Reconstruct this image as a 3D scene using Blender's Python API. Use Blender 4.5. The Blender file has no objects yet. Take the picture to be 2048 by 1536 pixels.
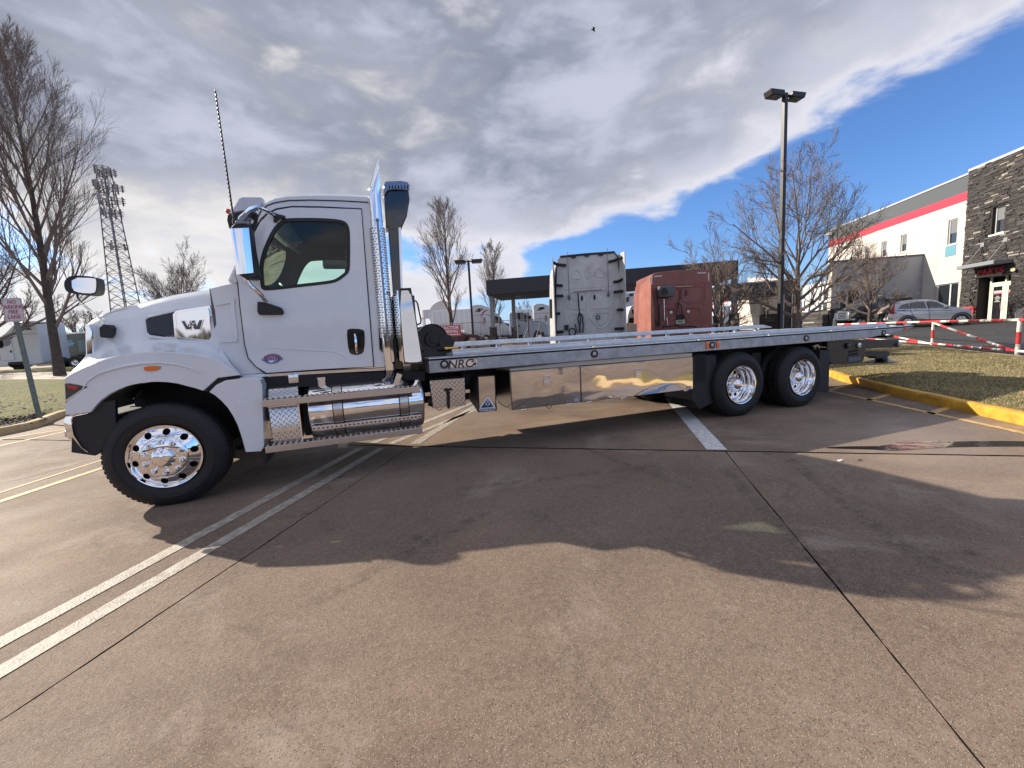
import bpy, bmesh, math, random
from mathutils import Vector, Matrix, noise
from mathutils.geometry import tessellate_polygon
V = Vector
S = bpy.context.scene
COL = S.collection

# ---------------------------------------------------------------- camera
CAM_POS = V((-0.9234, -4.7035, 1.4371))
YAW, PITCH, ROLL, FOCAL = 0.342, -0.1159, -0.0544, 810.7      # focal in pixels of a 2048 px wide picture
_f = V((math.sin(YAW)*math.cos(PITCH), math.cos(YAW)*math.cos(PITCH), math.sin(PITCH)))
_r = V((math.cos(YAW), -math.sin(YAW), 0.0)); _u = _r.cross(_f)
CR = _r*math.cos(ROLL) + _u*math.sin(ROLL)
CU = -_r*math.sin(ROLL) + _u*math.cos(ROLL)
CF = _f
cd = bpy.data.cameras.new('camera'); cam = bpy.data.objects.new('camera', cd); COL.objects.link(cam)
cd.sensor_width = 36.0; cd.lens = FOCAL/2048*36.0; cd.clip_start = 0.05; cd.clip_end = 5000
cam.matrix_world = Matrix(((CR.x, CU.x, -CF.x, CAM_POS.x), (CR.y, CU.y, -CF.y, CAM_POS.y), (CR.z, CU.z, -CF.z, CAM_POS.z), (0, 0, 0, 1)))
S.camera = cam
S.render.resolution_x, S.render.resolution_y = 1024, 768
S.view_settings.view_transform = 'Standard'; S.view_settings.look = 'None'
S.view_settings.gamma = 1.0; S.view_settings.exposure = 0.70
S.cycles.max_bounces = 8; S.cycles.transparent_max_bounces = 16

# ---------------------------------------------------------------- sun and sky
TO_SUN = V((-1.33, 1.30, 1.0)).normalized()
SUN_EL = math.asin(TO_SUN.z); SUN_ROT = math.atan2(TO_SUN.x, TO_SUN.y)
sl = bpy.data.lights.new('sun', 'SUN'); so = bpy.data.objects.new('sun', sl); COL.objects.link(so)
sl.energy = 5.0; sl.angle = math.radians(0.5); sl.color = (1.0, 0.90, 0.76)
so.rotation_euler = TO_SUN.to_track_quat('Z', 'Y').to_euler()

W = bpy.data.worlds.new('World'); S.world = W; W.use_nodes = True
nt = W.node_tree; nt.nodes.clear()
def N(t, **kw):
    n = nt.nodes.new(t)
    for k, v in kw.items():
        if k in n.inputs.keys(): n.inputs[k].default_value = v
        else: setattr(n, k, v)
    return n
def LK(a, b): nt.links.new(a, b)
def mth(op, a, b=None, c=None, clamp=False):
    n = nt.nodes.new('ShaderNodeMath'); n.operation = op; n.use_clamp = clamp
    for i, x in enumerate((a, b, c)):
        if x is None: continue
        if hasattr(x, 'links') or hasattr(x, 'is_linked'): LK(x, n.inputs[i])
        else: n.inputs[i].default_value = x
    return n.outputs[0]
def smooth(x, lo, hi, a=0.0, b=1.0):
    n = nt.nodes.new('ShaderNodeMapRange'); n.interpolation_type = 'SMOOTHSTEP'
    LK(x, n.inputs[0]); n.inputs[1].default_value = lo; n.inputs[2].default_value = hi
    n.inputs[3].default_value = a; n.inputs[4].default_value = b
    return n.outputs[0]
def mixc(f, a, b):
    n = nt.nodes.new('ShaderNodeMix'); n.data_type = 'RGBA'
    for i, x in ((0, f), (6, a), (7, b)):
        if hasattr(x, 'links') or hasattr(x, 'is_linked'): LK(x, n.inputs[i])
        else: n.inputs[i].default_value = (*x, 1) if isinstance(x, tuple) and len(x) == 3 else x
    return n.outputs[2]
tc = N('ShaderNodeTexCoord'); sep = N('ShaderNodeSeparateXYZ'); LK(tc.outputs['Generated'], sep.inputs[0])
dx, dy, dz = sep.outputs
zz = mth('MAXIMUM', dz, 0.0)
zo = mth('ADD', zz, 0.10)
pxx = mth('DIVIDE', dx, zo); pyy = mth('DIVIDE', dy, zo)
cmb = N('ShaderNodeCombineXYZ'); LK(pxx, cmb.inputs[0]); LK(pyy, cmb.inputs[1])
def fbm(scale, detail, rough, dist, off, src=None):
    mp = N('ShaderNodeMapping'); LK((src or cmb.outputs[0]), mp.inputs[0]); mp.inputs['Location'].default_value = off
    n = N('ShaderNodeTexNoise'); n.inputs['Scale'].default_value = scale; n.inputs['Detail'].default_value = detail
    n.inputs['Roughness'].default_value = rough; n.inputs['Distortion'].default_value = dist
    LK(mp.outputs[0], n.inputs['Vector']); return n.outputs['Fac']
dirs = N('ShaderNodeMapping'); LK(tc.outputs['Generated'], dirs.inputs[0]); dirs.inputs['Scale'].default_value = (1.0, 1.0, 2.3)
n1 = fbm(1.1, 8, 0.5, 0.15, (3.1, 7.4, 0.2))
n5 = fbm(2.6, 8, 0.52, 0.25, (2.3, 6.1, 1.0), dirs.outputs[0])
n6 = fbm(6.5, 7, 0.55, 0.3, (5.0, 1.4, 3.0), dirs.outputs[0])
# the cloud bank covers the front-left of the sky and ends along x/(z+.1) = 1.9; broken clouds low and beyond it
edge = smooth(pxx, 1.15, 2.35, 0.34, -0.20)
back = smooth(pyy, -0.4, 0.5, -0.30, 0.0)
far = smooth(pyy, 1.9, 3.2, 0.0, -0.27)
cov = mth('ADD', mth('ADD', mth('MULTIPLY', n1, 0.4), mth('MULTIPLY', n5, 0.6)), mth('ADD', mth('ADD', edge, back), far))
cov = mth('ADD', cov, mth('MULTIPLY', mth('SUBTRACT', n6, 0.5), 0.62))
mask = smooth(cov, 0.46, 0.62)
thick = smooth(cov, 0.55, 0.86)
det = mth('ADD', mth('MULTIPLY', n5, 0.62), mth('MULTIPLY', n6, 0.38))
shade = smooth(det, 0.40, 0.62)
nearsun = N('ShaderNodeVectorMath', operation='DOT_PRODUCT'); LK(tc.outputs['Generated'], nearsun.inputs[0]); nearsun.inputs[1].default_value = TO_SUN
glow = smooth(nearsun.outputs['Value'], 0.35, 0.98)
K = 0.1                                                         # background strength; colours below are divided by it
def c(r, g, b): return (r*.84/K, g*.84/K, b*.86/K)
lowlit = smooth(dz, 0.02, 0.34)
darkc = mixc(shade, c(0.165, 0.188, 0.25), c(0.43, 0.45, 0.53))
litc = mixc(glow, c(0.60, 0.60, 0.64), c(0.70, 0.68, 0.64))
cloudc = mixc(mth('MULTIPLY', thick, mth('ADD', mth('MULTIPLY', lowlit, 0.55), 0.45)), litc, darkc)
sky = N('ShaderNodeTexSky'); sky.sky_type = 'NISHITA'; sky.sun_disc = False
sky.sun_elevation = SUN_EL; sky.sun_rotation = SUN_ROT; sky.air_density = 1.0; sky.dust_density = 0.6; sky.ozone_density = 1.6
haze = smooth(dz, -0.02, 0.16, 0.75, 0.0)
tint = nt.nodes.new('ShaderNodeMix'); tint.data_type = 'RGBA'; tint.blend_type = 'MULTIPLY'; tint.inputs[0].default_value = 1.0
LK(sky.outputs[0], tint.inputs[6]); tint.inputs[7].default_value = (0.55, 0.79, 1.18, 1)
skyb = mixc(haze, tint.outputs[2], mixc(glow, c(0.36, 0.47, 0.66), c(0.55, 0.60, 0.64)))
total = mixc(mask, skyb, cloudc)
bg = N('ShaderNodeBackground'); bg.inputs['Strength'].default_value = K; LK(total, bg.inputs[0])
wo = N('ShaderNodeOutputWorld'); LK(bg.outputs[0], wo.inputs[0])

# ---------------------------------------------------------------- terrain and pixel rays
def sstep(a, b, x):
    t = min(1, max(0, (x-a)/(b-a))); return t*t*(3-2*t)
def g(x, y):
    return 0.80*sstep(15, 38, math.hypot(x-0.5, y+1.0))
class Frame:
    """a local frame on the ground; hit() gives the local point that a picture position shows on one of its planes"""
    def __init__(s, o=(0, 0, 0), rot=0.0):
        s.o = V(o); s.rot = rot; s.R = Matrix.Rotation(rot, 3, 'Z')
    def ray(s, px, py):
        d = CF + CR*((px-1024)/FOCAL) - CU*((py-768)/FOCAL)
        return s.R.transposed() @ (CAM_POS-s.o), s.R.transposed() @ d
    def y(s, px, py, y=0.0):
        c0, d = s.ray(px, py); return c0 + d*((y-c0.y)/d.y)
    def x(s, px, py, x=0.0):
        c0, d = s.ray(px, py); return c0 + d*((x-c0.x)/d.x)
    def z(s, px, py, z=0.0):
        c0, d = s.ray(px, py); return c0 + d*((z-c0.z)/d.z)
WF = Frame()
def G(px, py, z=0.0):
    p = WF.z(px, py, z)
    for _ in range(8):
        p2 = WF.z(px, py, g(p.x, p.y)+z); p = (p+p2)/2 if False else p2
    return p
def depth_at(px, py, d):
    return CAM_POS + CF*d + CR*((px-1024)/FOCAL*d) - CU*((py-768)/FOCAL*d)

# ---------------------------------------------------------------- materials
MATS = {}
def lin(r, g_, b):
    f = lambda v: (v/255/12.92) if v/255 <= 0.04045 else ((v/255+0.055)/1.055)**2.4
    return (f(r), f(g_), f(b))
def mat(name, col, rough=0.5, metal=0.0, bump=0.0, bscale=40.0, var=0.0, vscale=3.0, coat=0.0, emit=None, trans=0.0, ior=1.45, spec=0.5, aniso=None, var2=None, bdetail=4):
    if name in MATS: return MATS[name]
    m = bpy.data.materials.new(name); m.use_nodes = True; t = m.node_tree
    b = t.nodes['Principled BSDF']
    b.inputs['Base Color'].default_value = (*col, 1); b.inputs['Roughness'].default_value = rough
    b.inputs['Metallic'].default_value = metal; b.inputs['Coat Weight'].default_value = coat
    b.inputs['Coat Roughness'].default_value = 0.04; b.inputs['IOR'].default_value = ior
    b.inputs['Transmission Weight'].default_value = trans; b.inputs['Specular IOR Level'].default_value = spec
    if emit: b.inputs['Emission Color'].default_value = (*emit[0], 1); b.inputs['Emission Strength'].default_value = emit[1]
    tcn = t.nodes.new('ShaderNodeTexCoord')
    if var > 0:
        n = t.nodes.new('ShaderNodeTexNoise'); n.inputs['Scale'].default_value = vscale; n.inputs['Detail'].default_value = 8
        n.inputs['Roughness'].default_value = 0.65
        t.links.new(tcn.outputs['Object'], n.inputs['Vector'])
        mx = t.nodes.new('ShaderNodeMix'); mx.data_type = 'RGBA'
        c2 = var2 if var2 else tuple(x*(1-var) for x in col)
        mx.inputs[6].default_value = (*c2, 1)
        mx.inputs[7].default_value = (*(tuple(min(1, x*(1+var*0.5)) for x in col)), 1)
        rp = t.nodes.new('ShaderNodeMapRange'); rp.inputs[1].default_value = 0.35; rp.inputs[2].default_value = 0.65
        t.links.new(n.outputs['Fac'], rp.inputs[0]); t.links.new(rp.outputs[0], mx.inputs[0]); t.links.new(mx.outputs[2], b.inputs['Base Color'])
        rr = t.nodes.new('ShaderNodeMapRange'); rr.inputs[1].default_value = 0.3; rr.inputs[2].default_value = 0.7
        rr.inputs[3].default_value = max(0, rough-0.06); rr.inputs[4].default_value = min(1, rough+0.1)
        t.links.new(n.outputs['Fac'], rr.inputs[0]); t.links.new(rr.outputs[0], b.inputs['Roughness'])
    if bump > 0:
        n = t.nodes.new('ShaderNodeTexNoise'); n.inputs['Scale'].default_value = bscale; n.inputs['Detail'].default_value = bdetail
        t.links.new(tcn.outputs['Object'], n.inputs['Vector'])
        bp = t.nodes.new('ShaderNodeBump'); bp.inputs['Strength'].default_value = bump; bp.inputs['Distance'].default_value = 0.02
        t.links.new(n.outputs['Fac'], bp.inputs['Height']); t.links.new(bp.outputs[0], b.inputs['Normal'])
    MATS[name] = m; return m

white = mat('white_paint', (0.72, 0.745, 0.785), 0.24, coat=1.0, var=0.05, vscale=1.5)
white_plastic = mat('white_plastic', (0.62, 0.64, 0.67), 0.45, var=0.06)
chrome = mat('chrome', (0.90, 0.90, 0.91), 0.035, 1.0)
chrome_dull = mat('dull_chrome', (0.75, 0.75, 0.77), 0.16, 1.0, var=0.1, vscale=8)
alu = mat('polished_aluminium', (0.86, 0.86, 0.88), 0.07, 1.0, var=0.05, vscale=6)
steelwavy = mat('wavy_stainless', (0.62, 0.61, 0.60), 0.04, 1.0, bump=0.5, bscale=2.0, bdetail=0)
galv = mat('galvanised_steel', (0.42, 0.44, 0.47), 0.42, 0.75, bump=0.05, bscale=60, var=0.28, vscale=7)
galv_light = mat('galvanised_deck', (0.62, 0.64, 0.68), 0.38, 0.55, var=0.16, vscale=9)
black = mat('black_paint', (0.012, 0.013, 0.016), 0.35, coat=0.3)
black_gloss = mat('black_gloss', (0.008, 0.009, 0.012), 0.08, coat=1.0)
black_plastic = mat('black_plastic', (0.018, 0.019, 0.022), 0.55, bump=0.05, bscale=120)
rubber = mat('rubber', (0.016, 0.016, 0.018), 0.62, var=0.3, vscale=9, bump=0.05, bscale=30)
dark_frame = mat('frame_black', (0.009, 0.009, 0.011), 0.6)
interior = mat('cab_interior', (0.045, 0.043, 0.045), 0.7)
amber = mat('amber_lens', (0.75, 0.16, 0.02), 0.2, coat=1.0)
red_lens = mat('red_lens', (0.5, 0.02, 0.02), 0.2, coat=1.0)
lens_white = mat('marker_lens', (0.45, 0.42, 0.40), 0.25, coat=1.0)
gold = mat('brass_rod', (0.75, 0.45, 0.12), 0.25, 1.0)

def glassmat(name, tint, alpha_dark=0.0, rough=0.0):
    if name in MATS: return MATS[name]
    m = bpy.data.materials.new(name); m.use_nodes = True; t = m.node_tree; t.nodes.clear()
    o = t.nodes.new('ShaderNodeOutputMaterial'); tr = t.nodes.new('ShaderNodeBsdfTransparent'); tr.inputs[0].default_value = (*tint, 1)
    gl = t.nodes.new('ShaderNodeBsdfGlossy'); gl.inputs['Roughness'].default_value = rough
    fr = t.nodes.new('ShaderNodeFresnel'); fr.inputs[0].default_value = 1.5
    mx = t.nodes.new('ShaderNodeMixShader'); t.links.new(fr.outputs[0], mx.inputs[0]); t.links.new(tr.outputs[0], mx.inputs[1]); t.links.new(gl.outputs[0], mx.inputs[2])
    t.links.new(mx.outputs[0], o.inputs[0]); MATS[name] = m; return m
glass = glassmat('tinted_window_glass', (0.74, 0.93, 0.86))
glass_clear = glassmat('clear_glass', (0.85, 0.9, 0.88))
dark_glass = mat('dark_window_glass', (0.015, 0.018, 0.022), 0.04, coat=1.0, spec=0.8)

def patterned(name, kind, col, metal, rough, scale, strength):
    """diamond tread plate / perforated tread relief"""
    if name in MATS: return MATS[name]
    m = bpy.data.materials.new(name); m.use_nodes = True; t = m.node_tree; b = t.nodes['Principled BSDF']
    b.inputs['Base Color'].default_value = (*col, 1); b.inputs['Metallic'].default_value = metal; b.inputs['Roughness'].default_value = rough
    tcn = t.nodes.new('ShaderNodeTexCoord'); sp = t.nodes.new('ShaderNodeSeparateXYZ'); t.links.new(tcn.outputs['Object'], sp.inputs[0])
    def m_(op, a, b_=None):
        n = t.nodes.new('ShaderNodeMath'); n.operation = op
        for i, x in enumerate((a, b_)):
            if x is None: continue
            if isinstance(x, (int, float)): n.inputs[i].default_value = x
            else: t.links.new(x, n.inputs[i])
        return n.outputs[0]
    yz = m_('ADD', sp.outputs[1], sp.outputs[2])
    u = m_('MULTIPLY', sp.outputs[0], scale); v = m_('MULTIPLY', yz, scale)
    a = m_('ADD', u, v); c_ = m_('SUBTRACT', u, v)
    fa = m_('SUBTRACT', m_('FRACT', a), 0.5); fc = m_('SUBTRACT', m_('FRACT', c_), 0.5)
    par = m_('MODULO', m_('ABSOLUTE', m_('ADD', m_('FLOOR', a), m_('FLOOR', c_))), 2.0)
    e1 = m_('ADD', m_('MULTIPLY', m_('ABSOLUTE', fa), 2.0), m_('MULTIPLY', m_('ABSOLUTE', fc), 7.0))
    e2 = m_('ADD', m_('MULTIPLY', m_('ABSOLUTE', fc), 2.0), m_('MULTIPLY', m_('ABSOLUTE', fa), 7.0))
    e = m_('ADD', m_('MULTIPLY', par, e1), m_('MULTIPLY', m_('SUBTRACT', 1.0, par), e2))
    h = t.nodes.new('ShaderNodeMapRange'); h.inputs[1].default_value = 0.6; h.inputs[2].default_value = 1.3; h.inputs[3].default_value = 1; h.inputs[4].default_value = 0
    t.links.new(e, h.inputs[0])
    bp = t.nodes.new('ShaderNodeBump'); bp.inputs['Strength'].default_value = strength; bp.inputs['Distance'].default_value = 0.006
    t.links.new(h.outputs[0], bp.inputs['Height']); t.links.new(bp.outputs[0], b.inputs['Normal'])
    MATS[name] = m; return m
diamond = patterned('diamond_plate', 'd', (0.66, 0.64, 0.63), 1.0, 0.22, 18.0, 1.0)

# ---------------------------------------------------------------- mesh builder
def woff(o):
    v = V((0, 0, 0))
    while o is not None: v += o.location; o = o.parent
    return v
class MB:
    def __init__(s): s.v = []; s.f = []; s.m = []; s.sm = []
    def add(s, vs, fs, mi=0, sm=False):
        k = len(s.v); s.v += [tuple(v) for v in vs]
        for f in fs: s.f.append(tuple(i+k for i in f)); s.m.append(mi); s.sm.append(sm)
        return s
    def box(s, lo, hi, mi=0, R=None, c0=None):
        x0, y0, z0 = lo; x1, y1, z1 = hi
        vs = [V(p) for p in ((x0, y0, z0), (x1, y0, z0), (x1, y1, z0), (x0, y1, z0), (x0, y0, z1), (x1, y0, z1), (x1, y1, z1), (x0, y1, z1))]
        if R is not None:
            c0 = V(c0) if c0 is not None else V((0, 0, 0)); vs = [R @ (v-c0) + c0 for v in vs]
        return s.add(vs, [(0, 3, 2, 1), (4, 5, 6, 7), (0, 1, 5, 4), (1, 2, 6, 5), (2, 3, 7, 6), (3, 0, 4, 7)], mi)
    def rbox(s, lo, hi, b=0.01, mi=0):
        """box with chamfered edges"""
        bm = bmesh.new(); lo = V(lo); hi = V(hi); r = bmesh.ops.create_cube(bm, size=1)
        for v in bm.verts: v.co = V(((v.co.x+.5)*(hi.x-lo.x)+lo.x, (v.co.y+.5)*(hi.y-lo.y)+lo.y, (v.co.z+.5)*(hi.z-lo.z)+lo.z))
        bmesh.ops.bevel(bm, geom=bm.edges[:], offset=b, segments=2, affect='EDGES', profile=0.5)
        bm.verts.index_update(); s.add([v.co for v in bm.verts], [[v.index for v in f.verts] for f in bm.faces], mi, True); bm.free(); return s
    def prism(s, poly, vec, mi=0, mi_side=None, sm=False):
        """closed solid from a 3D polygon pushed along vec"""
        poly = [V(p) for p in poly]; vec = V(vec); n = len(poly)
        tris = tessellate_polygon([poly])
        s.add(poly, tris, mi); s.add([p+vec for p in poly], [t[::-1] for t in tris], mi)
        s.add(poly+[p+vec for p in poly], [(i, (i+1) % n, (i+1) % n+n, i+n) for i in range(n)], mi if mi_side is None else mi_side, sm); return s
    def holed(s, outer, holes, vec, mi=0):
        loops = [[V(p) for p in outer]]+[[V(p) for p in h] for h in holes]; vec = V(vec)
        flat = [p for l in loops for p in l]; tris = tessellate_polygon(loops)
        s.add(flat, tris, mi); s.add([p+vec for p in flat], [t[::-1] for t in tris], mi)
        for l in loops:
            n = len(l); s.add(l+[p+vec for p in l], [(i, (i+1) % n, (i+1) % n+n, i+n) for i in range(n)], mi)
        return s
    def grid(s, rows, mi=0, sm=True, closed=False):
        n = len(rows[0]); vs = [p for r in rows for p in r]; fs = []
        for i in range(len(rows)-1):
            for j in range(n-1 + (1 if closed else 0)):
                j2 = (j+1) % n; fs.append((i*n+j, i*n+j2, (i+1)*n+j2, (i+1)*n+j))
        return s.add(vs, fs, mi, sm)
    def tube(s, pts, rad, n=8, mi=0, cap=True):
        pts = [V(p) for p in pts]; rr = rad if hasattr(rad, '__len__') else [rad]*len(pts)
        rings = []; up = None
        for i, p in enumerate(pts):
            d = (pts[min(i+1, len(pts)-1)]-pts[max(i-1, 0)])
            d = d.normalized() if d.length > 1e-9 else V((0, 0, 1))
            a = V((0, 0, 1)) if abs(d.z) < 0.9 else V((1, 0, 0))
            if up is not None and abs(up.dot(d)) < 0.95: a = up
            e1 = (a - d*a.dot(d)).normalized(); e2 = d.cross(e1); up = e1
            rings.append([p+(e1*math.cos(2*math.pi*k/n)+e2*math.sin(2*math.pi*k/n))*rr[i] for k in range(n)])
        s.grid(rings, mi, True, True)
        if cap:
            s.add(rings[0], [tuple(range(n))[::-1]], mi); s.add(rings[-1], [tuple(range(n))], mi)
        return s
    def cyl(s, a, b, r, r2=None, n=16, mi=0, cap=True): return s.tube([a, b], [r, r if r2 is None else r2], n, mi, cap)
    def lathe(s, o, ax, prof, n=32, mi=0, sm=True):
        """prof: list of (distance along ax, radius)"""
        o = V(o); ax = V(ax).normalized(); a = V((0, 0, 1)) if abs(ax.z) < .9 else V((1, 0, 0))
        e1 = (a-ax*a.dot(ax)).normalized(); e2 = ax.cross(e1)
        rings = [[o+ax*h+(e1*math.cos(2*math.pi*k/n)+e2*math.sin(2*math.pi*k/n))*r for k in range(n)] for h, r in prof]
        s.grid(rings, mi, sm, True); return s
    def sphere(s, c0, r, n=12, mi=0, sc=(1, 1, 1)):
        c0 = V(c0); rings = []
        for i in range(n//2+1):
            t = math.pi*i/(n//2)
            rings.append([c0+V((math.sin(t)*math.cos(2*math.pi*k/n)*r*sc[0], math.sin(t)*math.sin(2*math.pi*k/n)*r*sc[1], math.cos(t)*r*sc[2])) for k in range(n)])
        return s.grid(rings, mi, True, True)
    def obj(s, name, mats, parent=None, sub=0, bevel=0.0, smooth=False, ang=40, label=None, kind=None):
        me = bpy.data.meshes.new(name)
        off = woff(parent) if parent is not None else V((0, 0, 0))
        me.from_pydata([tuple(V(v)-off) for v in s.v], [], s.f)
        for m in (mats if isinstance(mats, (list, tuple)) else [mats]): me.materials.append(m)
        me.polygons.foreach_set('material_index', s.m); me.polygons.foreach_set('use_smooth', [True if smooth else x for x in s.sm])
        me.update()
        bm = bmesh.new(); bm.from_mesh(me)
        bmesh.ops.remove_doubles(bm, verts=bm.verts[:], dist=1e-5)
        if len(bm.faces) < 60000: bmesh.ops.recalc_face_normals(bm, faces=bm.faces[:])
        bm.to_mesh(me); bm.free()
        try: me.set_sharp_from_angle(angle=math.radians(ang))
        except Exception: pass
        o = bpy.data.objects.new(name, me); COL.objects.link(o); o.parent = parent
        if bevel > 0:
            b = o.modifiers.new('bevel', 'BEVEL'); b.width = bevel; b.segments = 2; b.limit_method = 'ANGLE'; b.angle_limit = math.radians(35); b.harden_normals = False
        if sub:
            b = o.modifiers.new('sub', 'SUBSURF'); b.levels = sub; b.render_levels = sub
        if label: o['label'] = label
        if kind: o['kind'] = kind
        return o
def thing(name, label, cat, loc=(0, 0, 0), group=None):
    o = bpy.data.objects.new(name, None); COL.objects.link(o); o.location = loc; o['label'] = label; o['category'] = cat
    o.empty_display_size = 0.2
    if group: o['group'] = group
    return o
def tag(o, label, cat, group=None):
    o['label'] = label; o['category'] = cat
    if group: o['group'] = group
    return o
def place(root, loc, rot=0.0): root.location = loc; root.rotation_euler = (0, 0, rot); return root
def copy_tree(o, parent=None):
    c_ = o.copy(); COL.objects.link(c_); c_.parent = parent
    for ch in list(o.children): copy_tree(ch, c_)
    return c_
def text_mesh(name, body, size, material, parent, origin, xdir, updir, depth=0.004, shear=0.0, bold=0.0, align='CENTER', sx=1.0):
    cu = bpy.data.curves.new(name, 'FONT'); cu.body = body; cu.size = size; cu.extrude = depth; cu.align_x = align; cu.align_y = 'CENTER'; cu.shear = shear; cu.offset = bold
    cu.resolution_u = 3
    tmp = bpy.data.objects.new('tmp', cu); COL.objects.link(tmp)
    dg = bpy.context.evaluated_depsgraph_get(); me = bpy.data.meshes.new_from_object(tmp.evaluated_get(dg))
    bpy.data.objects.remove(tmp); xd = V(xdir).normalized(); ud = V(updir); ud = (ud-xd*ud.dot(xd)).normalized(); nd = xd.cross(ud)
    off = woff(parent) if parent is not None else V((0, 0, 0))
    o_ = V(origin)-off
    for v in me.vertices: v.co = o_ + xd*(v.co.x*sx) + ud*v.co.y + nd*v.co.z
    me.materials.clear(); me.materials.append(material)
    o = bpy.data.objects.new(name, me); COL.objects.link(o); o.parent = parent; return o
def resample(pts, n):
    pts = [V(p) for p in pts]; L = [0]
    for a, b in zip(pts, pts[1:]): L.append(L[-1]+(b-a).length)
    out = []
    for i in range(n):
        t = L[-1]*i/(n-1); k = 0
        while k < len(L)-2 and L[k+1] < t: k += 1
        f = (t-L[k])/max(1e-9, L[k+1]-L[k]); out.append(pts[k].lerp(pts[k+1], f))
    return out
def smooth_poly(pts, it=2, closed=True):
    """Chaikin corner cutting"""
    for _ in range(it):
        q = []; n = len(pts); rng = range(n) if closed else range(n-1)
        if not closed: q.append(V(pts[0]))
        for i in rng:
            a = V(pts[i]); b = V(pts[(i+1) % n]); q += [a.lerp(b, .25), a.lerp(b, .75)]
        if not closed: q.append(V(pts[-1]))
        pts = q
    return pts
# ================================================================ GROUND
def concrete(name, dark=1.0):
    m = bpy.data.materials.new(name); m.use_nodes = True; t = m.node_tree; b = t.nodes['Principled BSDF']
    L_ = t.links.new; tcn = t.nodes.new('ShaderNodeTexCoord'); P_ = tcn.outputs['Object']
    def noi(sc, de=6, ro=0.6, di=0.0, src=P_):
        n = t.nodes.new('ShaderNodeTexNoise'); n.inputs['Scale'].default_value = sc; n.inputs['Detail'].default_value = de; n.inputs['Roughness'].default_value = ro; n.inputs['Distortion'].default_value = di
        L_(src, n.inputs['Vector']); return n.outputs['Fac']
    def ramp(x, lo, hi, a=0.0, b_=1.0):
        n = t.nodes.new('ShaderNodeMapRange'); n.inputs[1].default_value = lo; n.inputs[2].default_value = hi; n.inputs[3].default_value = a; n.inputs[4].default_value = b_
        L_(x, n.inputs[0]); return n.outputs[0]
    def mix(f, a, b_, bt='MIX'):
        n = t.nodes.new('ShaderNodeMix'); n.data_type = 'RGBA'; n.blend_type = bt
        for i, x in ((0, f), (6, a), (7, b_)):
            if isinstance(x, (int, float)): n.inputs[i].default_value = x
            elif isinstance(x, tuple): n.inputs[i].default_value = (*x, 1)
            else: L_(x, n.inputs[i])
        return n.outputs[2]
    k = dark*1.14
    base = mix(ramp(noi(0.55, 7, .62, .4), .36, .64), (0.150*k, 0.103*k, 0.076*k), (0.285*k, 0.210*k, 0.150*k))
    mpA = t.nodes.new('ShaderNodeMapping'); mpA.inputs['Rotation'].default_value = (0, 0, 0.59); mpA.inputs['Scale'].default_value = (0.35, 2.6, 1); L_(P_, mpA.inputs[0])
    base = mix(ramp(noi(1.0, 6, .65, .5, mpA.outputs[0]), .52, .74, 0, .55), base, (0.10*k, 0.082*k, 0.07*k))      # drag marks across the slab
    base = mix(ramp(noi(2.3, 8, .7), .60, .78, 0, .5), base, (0.33*k, 0.285*k, 0.24*k))
    base = mix(ramp(noi(9, 5, .7, .6), .62, .72, 0, .35), base, (0.36*k, 0.32*k, 0.28*k))
    base = mix(ramp(noi(0.22, 4, .6, .3), .42, .58, 0, .58), base, (0.105*k, 0.082*k, 0.066*k))      # broad tonal patches
    base = mix(ramp(noi(0.8, 6, .7, .8), .55, .70, 0, .60), base, (0.36*k, 0.30*k, 0.25*k))           # pale worn patches
    base = mix(ramp(noi(1.7, 7, .72, 1.2), .57, .68, 0, .60), base, (0.080*k, 0.066*k, 0.056*k))      # grime
    def line(p0, p1, w, col, amt, nsc):
        p0, p1 = G(*p0), G(*p1); d = (p1-p0); L0 = math.hypot(d.x, d.y); nx, ny = -d.y/L0, d.x/L0
        n = t.nodes.new('ShaderNodeVectorMath'); n.operation = 'DOT_PRODUCT'; L_(P_, n.inputs[0]); n.inputs[1].default_value = (nx, ny, 0)
        m1 = t.nodes.new('ShaderNodeMath'); m1.operation = 'SUBTRACT'; L_(n.outputs['Value'], m1.inputs[0]); m1.inputs[1].default_value = nx*p0.x+ny*p0.y
        m2 = t.nodes.new('ShaderNodeMath'); m2.operation = 'ABSOLUTE'; L_(m1.outputs[0], m2.inputs[0])
        f1 = ramp(m2.outputs[0], w*.6, w, 1, 0)
        n3_ = t.nodes.new('ShaderNodeVectorMath'); n3_.operation = 'DOT_PRODUCT'; L_(P_, n3_.inputs[0]); n3_.inputs[1].default_value = (d.x/L0, d.y/L0, 0)
        c0 = (p0.x*d.x+p0.y*d.y)/L0; f2 = ramp(n3_.outputs['Value'], c0, c0+.25); f3 = ramp(n3_.outputs['Value'], c0+L0-.3, c0+L0, 1, 0)
        q = f1
        for o_ in (f2, f3, ramp(noi(nsc, 4, .7), .38, .6)):
            m_ = t.nodes.new('ShaderNodeMath'); m_.operation = 'MULTIPLY'; L_(q, m_.inputs[0]); L_(o_, m_.inputs[1]); q = m_.outputs[0]
        m_ = t.nodes.new('ShaderNodeMath'); m_.operation = 'MULTIPLY'; L_(q, m_.inputs[0]); m_.inputs[1].default_value = amt
        return mix(m_.outputs[0], base, col)
    for (p0, p1, w) in (((1440, 930), (1710, 1200), .07), ((1560, 905), (1880, 1150), .08), ((1470, 1110), (1520, 1180), .03), ((1500, 1100), (1560, 1180), .03), ((1540, 1110), (1600, 1180), .03), ((900, 980), (1330, 930), .06), ((560, 1240), (1000, 1010), .07), ((1150, 890), (1400, 985), .05)):
        base = line(p0, p1, w, (0.055, 0.048, 0.044), .62, 9.0)
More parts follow.
